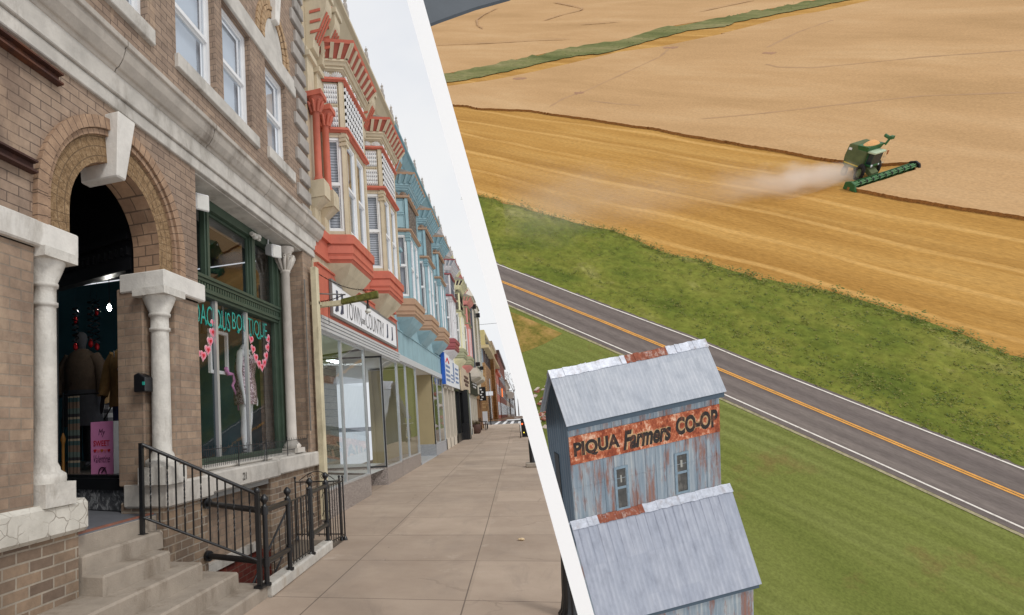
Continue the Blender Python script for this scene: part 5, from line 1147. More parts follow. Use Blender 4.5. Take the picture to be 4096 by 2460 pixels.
def far_block(name, label, sx0, sx1, stop, m, win=None, x=-4.3, zbase=.8, cornice=None):
    p0 = onx(sx0, 1690, x); p1 = onx(sx1, 1680, x); zt_ = min(onx((sx0+sx1)/2, stop, x).z, 40); y0, y1 = p0.y, p1.y
    t = thing(name, label, 'building', (x,(y0+y1)/2,zbase)); w = M(); w.box(x-14, x, y0+.02, y1-.02, zbase-.6, zt_); part('wall', w, m, t)
    w = M(); w.box(x-14, x+.4, y0+.02, y1-.02, zt_-.05, zt_+.5); part('roof_cornice', w, cornice or m, t)
    w = M(); n = max(2, int((y1-y0)/4)); D = pm('far_window', rgb(70,74,82), .1, 1, .15)
    for k in range(n):
        yy = y0+(y1-y0)*(k+.25)/n; z = zbase+4.6
        while z < zt_-2: w.box(x, x+.06, yy, yy+(y1-y0)*.4/n, z, z+1.9); z += 3.4
        w.box(x, x+.06, yy-.3, yy+(y1-y0)*.5/n, zbase+.8, zbase+3.2)
    part('window', w, win or D, t, split=True); return t, x, y0, y1
far_block('cream_building', 'cream building with a curved ornate top past the bank', 1981, 1996, 1440, pm('cream_stucco', rgb(198,182,156), .08, 2, .7))
t, x, y0, y1 = far_block('coral_building', 'coral red shop building past the cream one', 1996.5, 2008, 1520, pm('coral_far', rgb(186,96,70), .08, 2, .7), x=-4.1)
far_block('red_brick_building', 'tall red brick block in the distance along the street', 2009, 2032, 1487, BRICK_RED2, x=-4.0, cornice=BROWN)
far_block('distant_building', 'small pale building far down the street', 2033, 2046, 1560, pm('pale_far', rgb(170,156,142), .1, 1, .8), x=-3.9)
far_block('distant_building', 'dark brown building at the far end of the street', 2047, 2060, 1600, pm('dark_far', rgb(96,80,72), .1, 1, .8), x=-3.6)
t = thing('neon_sign', 'glowing orange neon sign on the coral building', 'sign', (-3.6,140,6)); p = onx(2013, 1570, -3.6); w = M(); w.box(-3.9,-3.75,p.y,p.y+2,p.z-.9,p.z+.9); part('tube', w, emit('neon_orange', (1,.25,.08), 1.3), t)
p = onx(2041, 1580, -3.0); t = thing('round_sign', 'round pale sign hanging over the far sidewalk', 'sign', p); w = M(); w.tube((-3.0,p.y,p.z),(-3.0,p.y+.3,p.z),1.1,n=20); part('disc', w, WB, t); w = M(); w.tube((-3.9,p.y+.15,p.z+1.3),(-2.4,p.y+.15,p.z+1.3),.08); part('bracket', w, BLACKM, t)
# bare trees far off
BARK = pm('bare_branches', rgb(110,98,92), .2, 5, .9)
def bare_tree(label, x, y, h, seed):
    rnd = random.Random(seed); t = thing('bare_tree', label, 'tree', (x,y,.9), 'bare trees at the far end of the street'); w = M()
    def grow(p, d, L, r, k):
        q = p+d*L; w.tube(p, q, r, r*.65, 5, False)
        if k: 
            for _ in range(3): grow(q, (d+Vector((rnd.uniform(-.7,.7),rnd.uniform(-.7,.7),rnd.uniform(-.2,.5)))).normalized(), L*.72, r*.6, k-1)
    w2 = M(); w2.tube((x,y,.9),(x,y,.9+h*.3),h*.018,h*.013,8); part('trunk', w2, BARK, t); grow(Vector((x,y,.9+h*.3)), Vector((0,0,1)), h*.25, h*.012, 5); part('crown', w, BARK, t)
bare_tree('taller bare tree at the far end of the street', -2.3, 205, 15, 3); bare_tree('smaller bare tree at the far end of the street', -1.3, 225, 12, 5)
w = M(); w.tube((-5,70,12.5),(-1.0,74,13.1),.02,n=4); solo('overhead_wire', w, BLACKM, 'thin overhead wire crossing the sky above the far street', 'wire', loc=(-3,72,12.5))
# ---------------- things at the kerb: bicycle, bin, bollards, scrap
t = thing('bicycle', 'white bicycle parked against the black bin at the kerb', 'bicycle', (-.2,32.6,gz(32.6))); g = gz(32.6); xb = -.16
def wheel(y): 
    w = M(); w.path([(xb-.02, y+.33*math.cos(2*PI*k/24), g+.34+.33*math.sin(2*PI*k/24)) for k in range(25)], .022, 6, False); tyre = part('tyre', w, BLACKM, t)
    w = M()
    for k in range(10): w.tube((xb-.02,y,g+.34),(xb-.02,y+.32*math.cos(PI*k/5),g+.34+.32*math.sin(PI*k/5)),.003,n=3)
    part('spokes', w, ALU, tyre)
wheel(31.9); wheel(32.95)
w = M()
for a, b in (((32.95,.34),(32.75,.85)),((32.75,.85),(32.2,.8)),((32.75,.75),(32.35,.3)),((32.35,.3),(32.2,.85)),((32.35,.3),(31.9,.34)),((32.2,.78),(31.9,.34)),((32.75,.85),(32.78,1.02))): w.tube((xb,a[0],g+a[1]),(xb,b[0],g+b[1]),.022,n=6)
part('frame', w, WHITE, t); w = M(); w.path([(xb-.3,32.6,g+1.06),(xb-.05,32.78,g+1.04),(xb+.05,32.78,g+1.04),(xb+.3,32.6,g+1.06)], .016, 6); part('handlebar', w, ALU, t)
w = M(); w.hexa([(xb-.07,32.0,g+.9),(xb+.07,32.0,g+.9),(xb+.03,32.35,g+.9),(xb-.03,32.35,g+.9),(xb-.07,32.0,g+.95),(xb+.07,32.0,g+.95),(xb+.03,32.35,g+.94),(xb-.03,32.35,g+.94)]); part('saddle', w, BLACKM, t)
t = thing('litter_bin', 'black square litter bin with small red reflectors at the kerb', 'bin', (.15,33.2,g)); w = M(); w.hexa([(-.1,32.9,g),(.36,32.9,g),(.36,33.4,g),(-.1,33.4,g),(-.13,32.85,g+1.0),(.3,32.85,g+1.0),(.3,33.45,g+1.0),(-.13,33.45,g+1.0)]); part('body', w, BLACKM, t, .02)
w = M(); w.ball((-.06,32.86,g+.72),.045,8,6,(1,.3,1)); part('reflector', w, emit('red_reflector_glow', (1,.12,.03), 3), t); w = M(); w.ball((.0,32.87,g+.25),.035,8,6,(1,.3,1)); part('yellow_reflector', w, emit('amber_reflector_glow', (1,.8,.1), 1.5), t)  # both reflectors are given a glow of their own
g = gz(17); t = thing('bollard', 'black round bollard on a concrete block near the kerb', 'bollard', (.2,17.1,g)); w = M(); w.box(-.02,.3,16.8,17.2,g,g+.12); part('block', w, CONC, t, .02); w = M(); w.lathe([(.075,.12),(.075,.7),(.06,.78),(.02,.8)], .17, 17.0, 14, g); part('shaft', w, BLACKP, t)
q = onz(2296, 2468, 0); cx, cy = q.x, q.y; t = thing('lamp_post_base', 'thick fluted black post at the kerb beside the white beam', 'post', (cx,cy,0)); w = M()
prof = [(.11,0),(.11,.03),(.09,.06),(.085,.09),(.08,.12),(.074,.16),(.068,.3),(.058,.5),(.05,.56),(.03,.6),(.008,.61)]
w.loft([[(cx+r*(1+.05*math.cos(12*2*PI*k/72))*math.cos(2*PI*k/72), cy+r*(1+.05*math.cos(12*2*PI*k/72))*math.sin(2*PI*k/72), z) for k in range(72)] for r, z in prof], True, True); part('shaft', w, BLACKP, t)
q = onz(2087, 2163, 0); w = M()
for k in range(6): w.ball((q.x+random.uniform(-.035,.035), q.y+random.uniform(-.03,.03), .018), random.uniform(.014,.026), 6, 4, (1.3,1,.7))
solo('crumpled_leaf', w, pm('straw_scrap', rgb(214,190,152), .15, 20, .8), 'small straw coloured scrap lying on the sidewalk', 'litter', loc=(q.x,q.y,0))
# ================================================================ the valley side: hillside fields, road, elevator
nC = Vector((.2, 1, .777)).normalized(); HC = 46.155
def rp(sx, sy): d = Vector(((sx-PX)/FL, (sy-PY)/FL, 1)); return d*(HC/nC.dot(d))
exC = (rp(4096,1882)-rp(1982,1056)).normalized(); ezC = -nC; eyC = ezC.cross(exC)
O_C = rp(2900,1500)
def mat_of(ax, ay, az, o, s=1.0):
    m = Matrix.Identity(4)
    for i, a in enumerate((ax, ay, az)):
        w_ = RC @ a
        for j in range(3): m[j][i] = w_[j]*s
    o_ = c2w(o)
    for j in range(3): m[j][3] = o_[j]
    return m
GM = mat_of(exC, eyC, ezC, O_C)
def g(sx, sy): v = rp(sx, sy)-O_C; return (v.dot(exC), v.dot(eyC))
def gl(pts, sc=1, ox=0, oy=0): return [(ox+sc*u, oy+sc*v) for u, v in pts]
def bl(y): return (bx(y), y)
ZERO = Vector((0,0,0))
def sheet(name, pts, z, mat, kind='structure', label=None, cat=None, th=0):
    m = M(); P = [Vector((*g(*p), z)) for p in pts]
    if th: m.prism([(p.x,p.y,z-th) for p in P], (0,0,th))
    else: m.poly(P)
    o = solo(name, m, mat, label, cat, kind=kind, mat4=GM); return o
def tri_fix(o):
    bm = bmesh.new(); bm.from_mesh(o.data); bmesh.ops.triangulate(bm, faces=[f for f in bm.faces if len(f.verts) > 4], ngon_method='EAR_CLIP'); bm.to_mesh(o.data); bm.free()
def ang(p, q): a, b = g(*p), g(*q); return math.atan2(b[1]-a[1], b[0]-a[0])
def spec_ground(name, stops, sc, det=7, an=0, stretch=1, fine=None, bump=.5, lines=None, bdist=.15, ff=.5):
    m, nt = nodes(name); p = pos(nt, True); v = mapping(nt, p, (1,1,1), rot=(0,0,-an)) ; vs = mapping(nt, v, (1/stretch,1,1))
    c = ramp(nt, noise(nt, vs, sc, det, .65, .3), stops)
    if lines: c = lines(nt, v, c)
    if fine:
        c = mixc(nt, ff, c, ramp(nt, noise(nt, mapping(nt, v, (1/max(1,stretch*.3),1,1)), fine, 3, .7), [(.28,(.62,.62,.62)),(.72,(1.34,1.34,1.34))]), 'MULTIPLY')
    h = noise(nt, vs, sc*6, 4, .7)
    out(nt, bsdf(nt, c, .95, 0, h, bump, bdist, .1)); return m
an_cut = ang((3132,797),(4096,986))
WHEAT = spec_ground('ripe_wheat', [(.28, rgb(172,137,95)), (.5, rgb(187,150,107)), (.72, rgb(199,165,123))], .05, 9, an_cut, 3, 2.2, .6, ff=.4)
def swaths(nt, v, c):
    w1 = noise(nt, mapping(nt, v, (.004,1,1)), .20, 3, .55); c = mixc(nt, ramp(nt, w1, [(.36,.5),(.5,0.0)]), c, rgb(156,114,56))
    # pale straw rows left by the machine, slightly wavering
    wav = noise(nt, mapping(nt, v, (.02,.02,1)), 1, 2); s = sep(nt, v)
    k = math_(nt, 'FRACT', math_(nt, 'ADD', math_(nt, 'DIVIDE', s[1], 8.2), math_(nt, 'MULTIPLY', wav, 1.1)))
    row = ramp(nt, math_(nt, 'ABSOLUTE', math_(nt, 'SUBTRACT', k, .5)), [(.0, 1.0), (.055, .75), (.085, 0.0)])
    brk = ramp(nt, noise(nt, mapping(nt, v, (.03,.15,1)), 1, 4), [(.38, .25), (.55, 1.0)])
    return mixc(nt, math_(nt, 'MULTIPLY', math_(nt, 'MULTIPLY', row, brk), .6), c, rgb(212,169,104))
STUB = spec_ground('cut_stubble', [(.3, rgb(162,119,59)), (.5, rgb(180,136,72)), (.7, rgb(192,150,86))], .22, 8, an_cut, 9, 3.0, .6, swaths, .15, .6)
GRASS = spec_ground('rough_roadside_grass', [(.3, rgb(78,92,37)), (.46, rgb(106,114,47)), (.58, rgb(122,124,55)), (.72, rgb(150,145,88))], .17, 10, 0, 1.8, 1.1, 1.0, None, .15, .75)
def mow(nt, v, c):
    s = sep(nt, v); wv = noise(nt, mapping(nt, v, (.05,.05,1)), 1, 2); k = math_(nt, 'SINE', math_(nt, 'ADD', math_(nt, 'MULTIPLY', s[1], 4.4), math_(nt, 'MULTIPLY', wv, 9.0)))
    msk = ramp(nt, noise(nt, mapping(nt, v, (.04,.09,1)), 1, 3), [(.4,.1),(.6,.6)])
    c = mixc(nt, math_(nt, 'MULTIPLY', math_(nt, 'MULTIPLY_ADD', k, .5, .5), msk), c, rgb(92,98,46)); return mixc(nt, ramp(nt, noise(nt, mapping(nt, v, (1,1,1), (4,7,0)), .11, 7, .7), [(.58,0.0),(.7,.55)]), c, rgb(122,98,62))
LAWN = spec_ground('mown_lawn', [(.28, rgb(92,102,44)), (.5, rgb(116,122,62)), (.72, rgb(130,134,78))], .09, 7, ang((2990,2050),(3500,2320)), 3, 4.0, .6, mow, .1, .62)
WEEDY = spec_ground('weedy_patch', [(.3, rgb(86,92,36)), (.5, rgb(140,120,62)), (.7, rgb(170,136,84))], .5, 7, 0, 1, 3)
SHOULD = spec_ground('gravel_shoulder', [(.3, rgb(128,112,100)), (.5, rgb(156,140,126)), (.7, rgb(120,110,84))], .9, 6, 0, 3, 6, .4)
def wear(nt, v, c):
    s = sep(nt, v); k = math_(nt, 'SINE', math_(nt, 'MULTIPLY_ADD', s[1], 3.4, 1.0)); return mixc(nt, math_(nt, 'MULTIPLY', math_(nt, 'MULTIPLY_ADD', k, .5, .5), .4), c, rgb(86,78,76))
ROAD = spec_ground('worn_asphalt', [(.3, rgb(110,101,96)), (.5, rgb(119,109,104)), (.7, rgb(128,118,111))], .25, 6, 0, 14, 5, .3, wear, .02)
# base sheet
o = sheet('stubble_field', [bl(-70), (4700,-70), (4900,2900), (1700,3100), bl(2700)], 0, STUB); tri_fix(o)
# standing wheat
cut = gl([(150,770),(300,775),(380,795),(770,812),(900,835),(1200,875),(1500,925),(1650,940),(1800,975),(2172,1040)], .5525, 1700) + gl([(150,1030),(300,1060),(600,1110),(850,1160),(1000,1180)], .5527, 2800)
cut += [(3480,668),(3634,660),(3660,690),(3428,764)] + gl([(900,112),(1100,150),(1300,192),(1500,222),(1700,257),(2000,302),(2219,337),(2900,450)], .539, 2900, 700)
cut[0] = bl(425)
topw = gl([(155,645),(500,590),(800,530),(1100,460),(1400,390),(1700,350),(2172,255)], .5525, 1700) + gl([(150,255),(300,220),(600,140),(900,90),(1300,0)], .5527, 2800) + [(3700,-60)]
topw[0] = bl(356)
def dense(pts, n=5, j=.6):
    r = []; rnd = random.Random(len(pts))
    for a, b in zip(pts, pts[1:]):
        for i in range(n): t_ = i/n; r.append((a[0]+(b[0]-a[0])*t_, a[1]+(b[1]-a[1])*t_+(rnd.uniform(-j,j) if i else 0)))
    return r+[pts[-1]]
def crop(name, pts, hgt, label):
    m = M(); P = [Vector((*g(*p), 0)) for p in pts]
    m.cur = 0; m.poly([(p.x,p.y,hgt) for p in P]); m.cur = 1
    for a, b in zip(P, P[1:]+P[:1]): m.quad((a.x,a.y,0),(b.x,b.y,0),(b.x,b.y,hgt),(a.x,a.y,hgt))
    o = solo(name, m, [WHEAT, pm('wheat_stalks', rgb(150,104,54), .35, 3, .95, 0, .6, 8, obj=True)], kind='stuff', label=label, cat='crop', mat4=GM); tri_fix(o); return o
crop('standing_wheat', dense(cut, 12, 1.3) + [(4700,-60)] + dense(topw, 4)[::-1], .55, 'ripe tan wheat standing uncut on the hillside behind the combine')
gup = gl([(120,545),(400,490),(700,425),(1000,360),(1400,300),(1700,205),(2172,130)], .5525, 1700)+gl([(300,100),(600,50),(850,0)], .5527, 2800)+[(3420,-55)]; gup[0] = bl(303)
glo = gl([(150,608),(400,565),(700,498),(1000,425),(1300,388),(1600,305),(1900,225),(2172,198)], .5525, 1700)+gl([(250,165),(500,120),(800,60),(1100,0)], .5527, 2800)+[(3620,-58)]; glo[0] = bl(337)
crop('far_wheat', dense(gup, 3) + [(3400,-68), bl(-66)], .12, 'pale ripe wheat on the far slope above the green strip')
o = sheet('green_strip', dense(gup, 8, 5)+dense(glo, 6, 3)[::-1], .25, spec_ground('far_green_strip', [(.3, rgb(84,92,50)), (.5, rgb(118,118,74)), (.72, rgb(146,136,96))], .12, 7, 0, 3, .6, 1.0), 'stuff', 'strip of rough green grass between the two wheat fields', 'grass'); tri_fix(o)
# wheel marks in the standing wheat
def strip(name, tracks, z, mat, wd):
    m = M()
    for pts in tracks:
        P = [Vector((*g(*p), z)) for p in dense(pts, 5, 0)]; n = len(P); L_ = []; R_ = []
        for i in range(n):
            d = (P[min(i+1,n-1)]-P[max(i-1,0)]).normalized(); s = Vector((-d.y,d.x,0))*(wd*random.uniform(.35,1)*(.3 if i in (0,n-1) else 1)); L_.append(P[i]+s); R_.append(P[i]-s)
        for i in range(n-1): m.quad(L_[i],L_[i+1],R_[i+1],R_[i])
    return solo(name, m, mat, kind='structure', mat4=GM)
c2 = lambda pts: gl(pts, .5527, 2800); c1 = lambda pts: gl(pts, .5525, 1700)
strip('field_tracks', [c2([(470,480),(560,502),(800,508),(1100,482),(1600,432),(2100,398),(2345,382),(2900,350)]), c2([(0,880),(400,845),(800,800),(1200,755),(1600,715),(2345,690),(2900,670)]), c1([(900,790),(1000,730),(1080,700),(1150,680),(1300,610),(1400,565),(1560,490),(1700,425),(1760,370)]), c2([(480,360),(560,320),(700,250),(880,185),(960,160)]), c1([(60,332),(240,326),(500,316),(800,298),(1050,290)]), c1([(420,215),(380,190),(375,150),(430,110),(530,62)]), c1([(860,155),(1000,110),(1130,80),(1140,66),(1060,48),(930,22)]), c1([(1120,185),(1300,172),(1420,160)]), c2([(0,90),(160,55),(400,5)]), c1([(1180,745),(1400,770),(1560,780)])], .572, pm('pressed_wheat', rgb(172,136,98), .12, .2, .95, obj=True), .55)
strip('trampled_patches', [c1([(1720,362),(1770,358),(1825,360)]), c1([(1080,692),(1115,688),(1150,686)]), c1([(640,580),(690,584),(740,580)]), c2([(450,398),(500,400),(540,402)])], .578, pm('trampled_wheat', rgb(160,122,92), .12, .3, .95, obj=True), 1.6)
# verge, road, lawn
vt = gl([(110,150),(240,180),(300,215),(400,225),(560,280),(750,330),(850,360),(1000,395),(1100,410),(1250,465),(1400,540),(1560,595),(1750,630),(1900,680),(2100,740),(2226,790)], .539, 1850, 700)+gl([(150,725),(300,770),(500,815),(800,870),(1200,990),(1500,1090),(1800,1200),(2100,1340),(2219,1360),(3000,1700)], .539, 2900, 700)
vt[0] = bl(781)
ru = [(1900,1014),(1979,1045),(2400,1206),(2764,1338),(3050,1456),(3500,1634),(4096,1868),(4700,2108)]; ru[0] = bl(1020)
rl = [(1900,1170),(2030,1222),(2524,1438),(2900,1607),(3500,1876),(4096,2147),(4700,2425)]; rl[0] = bl(1185)
from mathutils import noise as mn
def yln(ln, sx):
    for (x0,y0),(x1,y1) in zip(ln, ln[1:]):
        if x0 <= sx <= x1: return y0+(y1-y0)*(sx-x0)/(x1-x0)
    return ln[-1][1] if sx > ln[-1][0] else ln[0][1]
m = M(); vd = dense(vt, 5, 1.5); NX, NY = 260, 34; vs = []; fs = []
for i in range(NX+1):
    sx0 = 1760+(4680-1760)*(i/NX)**1.1
    for j in range(NY+1):
        f = j/NY; sx = sx0; y0, y1 = yln(vd, sx), yln(ru, sx)+14; sy = y0+(y1-y0)*f
        lim = bx(sy)
        if sx < lim: sx = lim; y0, y1 = yln(vd, sx), yln(ru, sx)+14; sy = y0+(y1-y0)*f
        x, y = g(sx, sy); q = Vector((x*.33, y*.5, 0)); e = min(1, f*9, (1-f)*5)
        z = .06+e*(.34*abs(mn.noise(q))+.30*abs(mn.noise(q*2.7))+.16*mn.noise(q*6.5)-.25*math.exp(-((f-.72)/.12)**2)+.12)
        vs.append((x, y, max(z, .03)))
for i in range(NX):
    for j in range(NY):
        k = i*(NY+1)+j; fs.append((k, k+1, k+NY+2, k+NY+1))
m.add(vs, fs, True)
solo('grass_verge', m, GRASS, 'rough green roadside grass between the stubble and the road', 'grass', kind='stuff', mat4=GM)
o = sheet('lawn', [(x,y-22) for x,y in rl]+[(4800,2900),(1700,3050),bl(2650)], .03, LAWN, 'stuff', 'mown green lawn between the road and the elevator', 'grass'); tri_fix(o)
o = sheet('weedy_patch', [bl(1235),(2080,1262),(2250,1335),(2180,1375),(2120,1400),(2060,1420),bl(1430)], .05, WEEDY); tri_fix(o)
def band(name, pts, w0, w1, z, mat):
    """strip along the road between offsets (metres across, + is uphill) of a measured line"""
    m = M(); P = [Vector((*g(*p), z)) for p in pts]; n = len(P); A = []; B_ = []
    for i in range(n):
        d = (P[min(i+1,n-1)]-P[max(i-1,0)]).normalized(); s = Vector((-d.y,d.x,0)); A.append(P[i]+s*w0); B_.append(P[i]+s*w1)
    for i in range(n-1): m.quad(A[i],A[i+1],B_[i+1],B_[i])
    return solo(name, m, mat, kind='structure', mat4=GM)
wu = [(1900,1023),(1982,1056),(2400,1218),(2761,1352),(3050,1471),(3500,1648),(4096,1882),(4700,2120)]; wu[0] = bl(1030)
wl = [(1940,1165),(2022,1201),(2524,1417),(2900,1582),(3500,1849),(4096,2118),(4700,2394)]; wl[0] = bl(1172)
wc = [(1930,1096),(2001,1126),(2400,1284),(2900,1489),(3500,1742),(4096,1993),(4700,2250)]; wc[0] = bl(1100)
o = sheet('gravel_shoulder', [(x,y-4) for x,y in wu]+[(x,y+13) for x,y in wl][::-1], .06, SHOULD); tri_fix(o)
band('gravel_edge', wu, .3, .95, .07, SHOULD); band('gravel_edge', wl, -.98, -.6, .075, pm('pale_gravel', rgb(158,148,118), .3, 2.5, .95, obj=True, dirt=rgb(112,108,62), dscale=1.6))
o = sheet('country_road', wu+wl[::-1], .085, ROAD); tri_fix(o)
band('road_edge_asphalt', wu, -.1, .45, .10, ROAD); band('road_edge_asphalt', wl, -.65, .1, .10, ROAD)
LINEW = pm('worn_white_line', rgb(224,216,206), .1, 1.5, .8, obj=True, dirt=rgb(150,140,132), dscale=2.2); LINEY = pm('worn_yellow_line', rgb(218,156,74), .16, 1.2, .8, obj=True, dirt=rgb(160,124,84), dscale=2.6)
band('white_edge_line', wu, -.09, .09, .115, LINEW); band('white_edge_line', wl, -.09, .09, .115, LINEW)
band('yellow_centre_line', wc, .04, .24, .115, LINEY); band('yellow_centre_line', wc, -.24, -.04, .115, LINEY)
# rough plants
def leafy(m, x, y, hgt, n, rnd, spread):
    for _ in range(n):
        a = rnd.uniform(0, 6.283); r = rnd.uniform(0, spread); z = rnd.uniform(.1, 1)*hgt*(1-.4*r/max(spread,.01)); s = rnd.uniform(.08,.24)*(.6+hgt*.4)
        px_, py_ = x+r*math.cos(a), y+r*math.sin(a); t1 = Vector((rnd.uniform(-1,1),rnd.uniform(-1,1),rnd.uniform(-.4,1))).normalized()*s; t2 = t1.cross(Vector((rnd.uniform(-1,1),rnd.uniform(-1,1),rnd.uniform(-1,1)))).normalized()*s*.6
        c = Vector((px_,py_,z)); m.cur = rnd.randrange(3); t1.z *= .35; t2.z *= .35; m.add([c-t2, c+t1, c+t2, c-t1*.6], [(0,1,2,3)])
LEAFS = [pm('weed_leaf', rgb(80,96,40), .25, .6, .85, obj=True), pm('weed_leaf_light', rgb(112,118,50), .25, .6, .85, obj=True), pm('weed_leaf_olive', rgb(122,116,58), .25, .6, .85, obj=True)]
rnd = random.Random(11); m = M()
pts = dense(vt, 6, 0); P = [Vector((*g(*p),0)) for p in pts]
for a, b in zip(P, P[1:]):
    L_ = (b-a).length; n = int(L_*4.2)
    for _ in range(n):
        q = a.lerp(b, rnd.random()); d = -abs(rnd.gauss(0, 1.3))+.3; hh = rnd.uniform(.5,1.3)*(1 if rnd.random() < .8 else 1.4)
        leafy(m, q.x, q.y+d, hh, 13, rnd, .55)
m.cur = 0; solo('roadside_weeds', m, LEAFS, 'ragged row of leafy weeds along the edge of the stubble', 'weeds', kind='stuff', mat4=GM)
m = M(); k = 0
while k < 2200:
    sx = rnd.uniform(1800, 4300); 
    def yat(ln):
        for (x0,y0),(x1,y1) in zip(ln, ln[1:]):
            if x0 <= sx <= x1: return y0+(y1-y0)*(sx-x0)/(x1-x0)
        return None
    a, b = yat(vt), yat(ru)
    if a is None or b is None: k += 1; continue
    f = rnd.random()**1.1; sy = a+(b-a)*f
    if sx < bx(sy)+6: k += 1; continue
    x, y = g(sx, sy); leafy(m, x, y, .25+rnd.uniform(.2,.6)*(1.1-.8*f), 10, rnd, .6); k += 1
solo('grass_tufts', m, LEAFS, 'clumps of taller grass scattered over the roadside verge', 'grass', kind='stuff', mat4=GM)
m = M()
P = [Vector((*g(*p),0)) for p in dense(glo, 8, 0)]
for a, b in zip(P, P[1:]):
    for _ in range(int((b-a).length*.7)): q = a.lerp(b, rnd.random()); leafy(m, q.x, q.y+abs(rnd.gauss(0,2.2)), rnd.uniform(1.2,3.2), 7, rnd, 1.6)
solo('hedgerow', m, LEAFS, 'low dark hedge bushes along the far green strip', 'hedge', kind='stuff', mat4=GM)

# ---------------------------------------------------------------- elevator building
aC = Vector((.9739,-.1932,.1189)).normalized(); dC = Vector((.1642,.962,.218)); dC = (dC-aC*dC.dot(aC)).normalized(); bC = dC.cross(aC)*-1
if bC.z < 0: bC = -bC
TO = Vector(((2265.4-PX)/FL, (1707.7-PY)/FL, 1))*35
TM = mat_of(aC, bC, -dC, TO)
def tl(sx, sy, k, val):              # photo point on local plane axis k = val
    d = Vector(((sx-PX)/FL, (sy-PY)/FL, 1)); ax = (aC, bC, -dC)[k]; t = (val+TO.dot(ax))/d.dot(ax); v = d*t-TO; return Vector((v.dot(aC), v.dot(bC), -v.dot(dC)))
W_, RUN, RISE = 10.85, 1.68, 3.06
def corr(name, base, lo, hi, rust, freq, rustamt, streak=.12):
    m, nt = nodes(name); p = pos(nt, True); s = sep(nt, p); g_ = nt.nodes.new('ShaderNodeTexCoord').outputs['Normal']; nn = sep(nt, g_)
    ax = math_(nt, 'GREATER_THAN', math_(nt, 'ABSOLUTE', nn[0]), .7); u = math_(nt, 'ADD', math_(nt, 'MULTIPLY', ax, s[1]), math_(nt, 'MULTIPLY', math_(nt, 'SUBTRACT', 1.0, ax), s[0]))
    rib = math_(nt, 'SINE', math_(nt, 'MULTIPLY', u, freq))
    c = ramp(nt, noise(nt, mapping(nt, p, (1.2,1.2,streak)), 1.6, 7, .7), [(.3, lo), (.5, base), (.72, hi)])
    pan = nt.nodes.new('ShaderNodeTexWhiteNoise'); pan.noise_dimensions = '2D'; nt.links.new(comb(nt, math_(nt, 'FLOOR', math_(nt, 'DIVIDE', u, .72)), math_(nt, 'FLOOR', math_(nt, 'DIVIDE', s[2], 2.3))), pan.inputs['Vector'])
    c = mixc(nt, .45, c, ramp(nt, pan.outputs['Value'], [(0,(.84,.87,.9)),(1,(1.1,1.1,1.08))]), 'MULTIPLY')
    r1 = noise(nt, mapping(nt, p, (1.1,1.1,.22), (2,5,1)), 1.1, 8, .7); c = mixc(nt, ramp(nt, r1, [(rustamt,0.0),(rustamt+.1,.85)]), c, rust)
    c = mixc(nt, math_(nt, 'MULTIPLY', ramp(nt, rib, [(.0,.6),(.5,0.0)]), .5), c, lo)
    out(nt, bsdf(nt, c, .5, .25, math_(nt, 'MULTIPLY_ADD', rib, .5, math_(nt, 'MULTIPLY', noise(nt, p, 9, 4), .5)), .5, .03, .4)); return m
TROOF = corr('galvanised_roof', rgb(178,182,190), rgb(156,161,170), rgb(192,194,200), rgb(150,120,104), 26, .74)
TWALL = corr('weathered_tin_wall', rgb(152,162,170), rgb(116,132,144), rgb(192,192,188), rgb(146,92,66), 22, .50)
TGAB = corr('shaded_gable_tin', rgb(60,78,92), rgb(44,60,74), rgb(78,96,108), rgb(96,76,66), 22, .70)  # same tin as the walls; the gable's shade is put into a darker colour
TCAP = pm('shiny_ridge_cap', rgb(192,196,206), .22, 4, .4, .3, .6, 8, obj=True, dirt=rgb(150,136,132), dscale=2.2); TRUST = pm('rusted_ridge', rgb(142,82,62), .35, 4, .9, 0, .6, 12, obj=True, dirt=rgb(214,196,186), dscale=3)
t = thing('grain_elevator', 'tall blue grey tin clad grain elevator with a rusty sign band and metal roofs', 'grain elevator', mat=TM)
def slab(m, a, b, c, d, th): 
    n_ = (Vector(b)-Vector(a)).cross(Vector(d)-Vector(a)).normalized()*th; m.hexa([*[Vector(q) for q in (a,b,c,d)], *[Vector(q)+n_ for q in (a,b,c,d)]])
YW = .34; XL, XR = .22, W_-.22; ZB = -22
eL = tl(2304,2091,1,YW-.05); eR = tl(2913,1940,1,YW-.05); zr = (eL.z+eR.z)/2
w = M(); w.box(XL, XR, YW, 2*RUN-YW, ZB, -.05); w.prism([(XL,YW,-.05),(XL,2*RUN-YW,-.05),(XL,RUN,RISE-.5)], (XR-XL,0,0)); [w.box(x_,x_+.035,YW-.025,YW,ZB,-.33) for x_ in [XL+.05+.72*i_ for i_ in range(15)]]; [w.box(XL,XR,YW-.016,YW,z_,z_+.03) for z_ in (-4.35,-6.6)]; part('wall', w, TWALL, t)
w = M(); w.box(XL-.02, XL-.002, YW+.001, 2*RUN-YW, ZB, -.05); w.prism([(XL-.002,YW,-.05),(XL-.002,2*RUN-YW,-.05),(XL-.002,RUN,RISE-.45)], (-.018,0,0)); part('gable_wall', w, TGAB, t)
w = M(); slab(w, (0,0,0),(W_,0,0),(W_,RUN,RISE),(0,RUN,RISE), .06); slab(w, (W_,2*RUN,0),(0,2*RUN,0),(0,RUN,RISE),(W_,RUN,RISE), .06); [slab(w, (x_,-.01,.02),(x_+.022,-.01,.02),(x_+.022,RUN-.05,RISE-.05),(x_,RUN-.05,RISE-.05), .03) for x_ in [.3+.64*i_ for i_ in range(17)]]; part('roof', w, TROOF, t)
w = M(); w.box(.1, W_-.1, .03, YW, -.32, -.02); part('eave_soffit', w, pm('dark_eave', rgb(74,88,100), .1, 2, .7, obj=True), t)
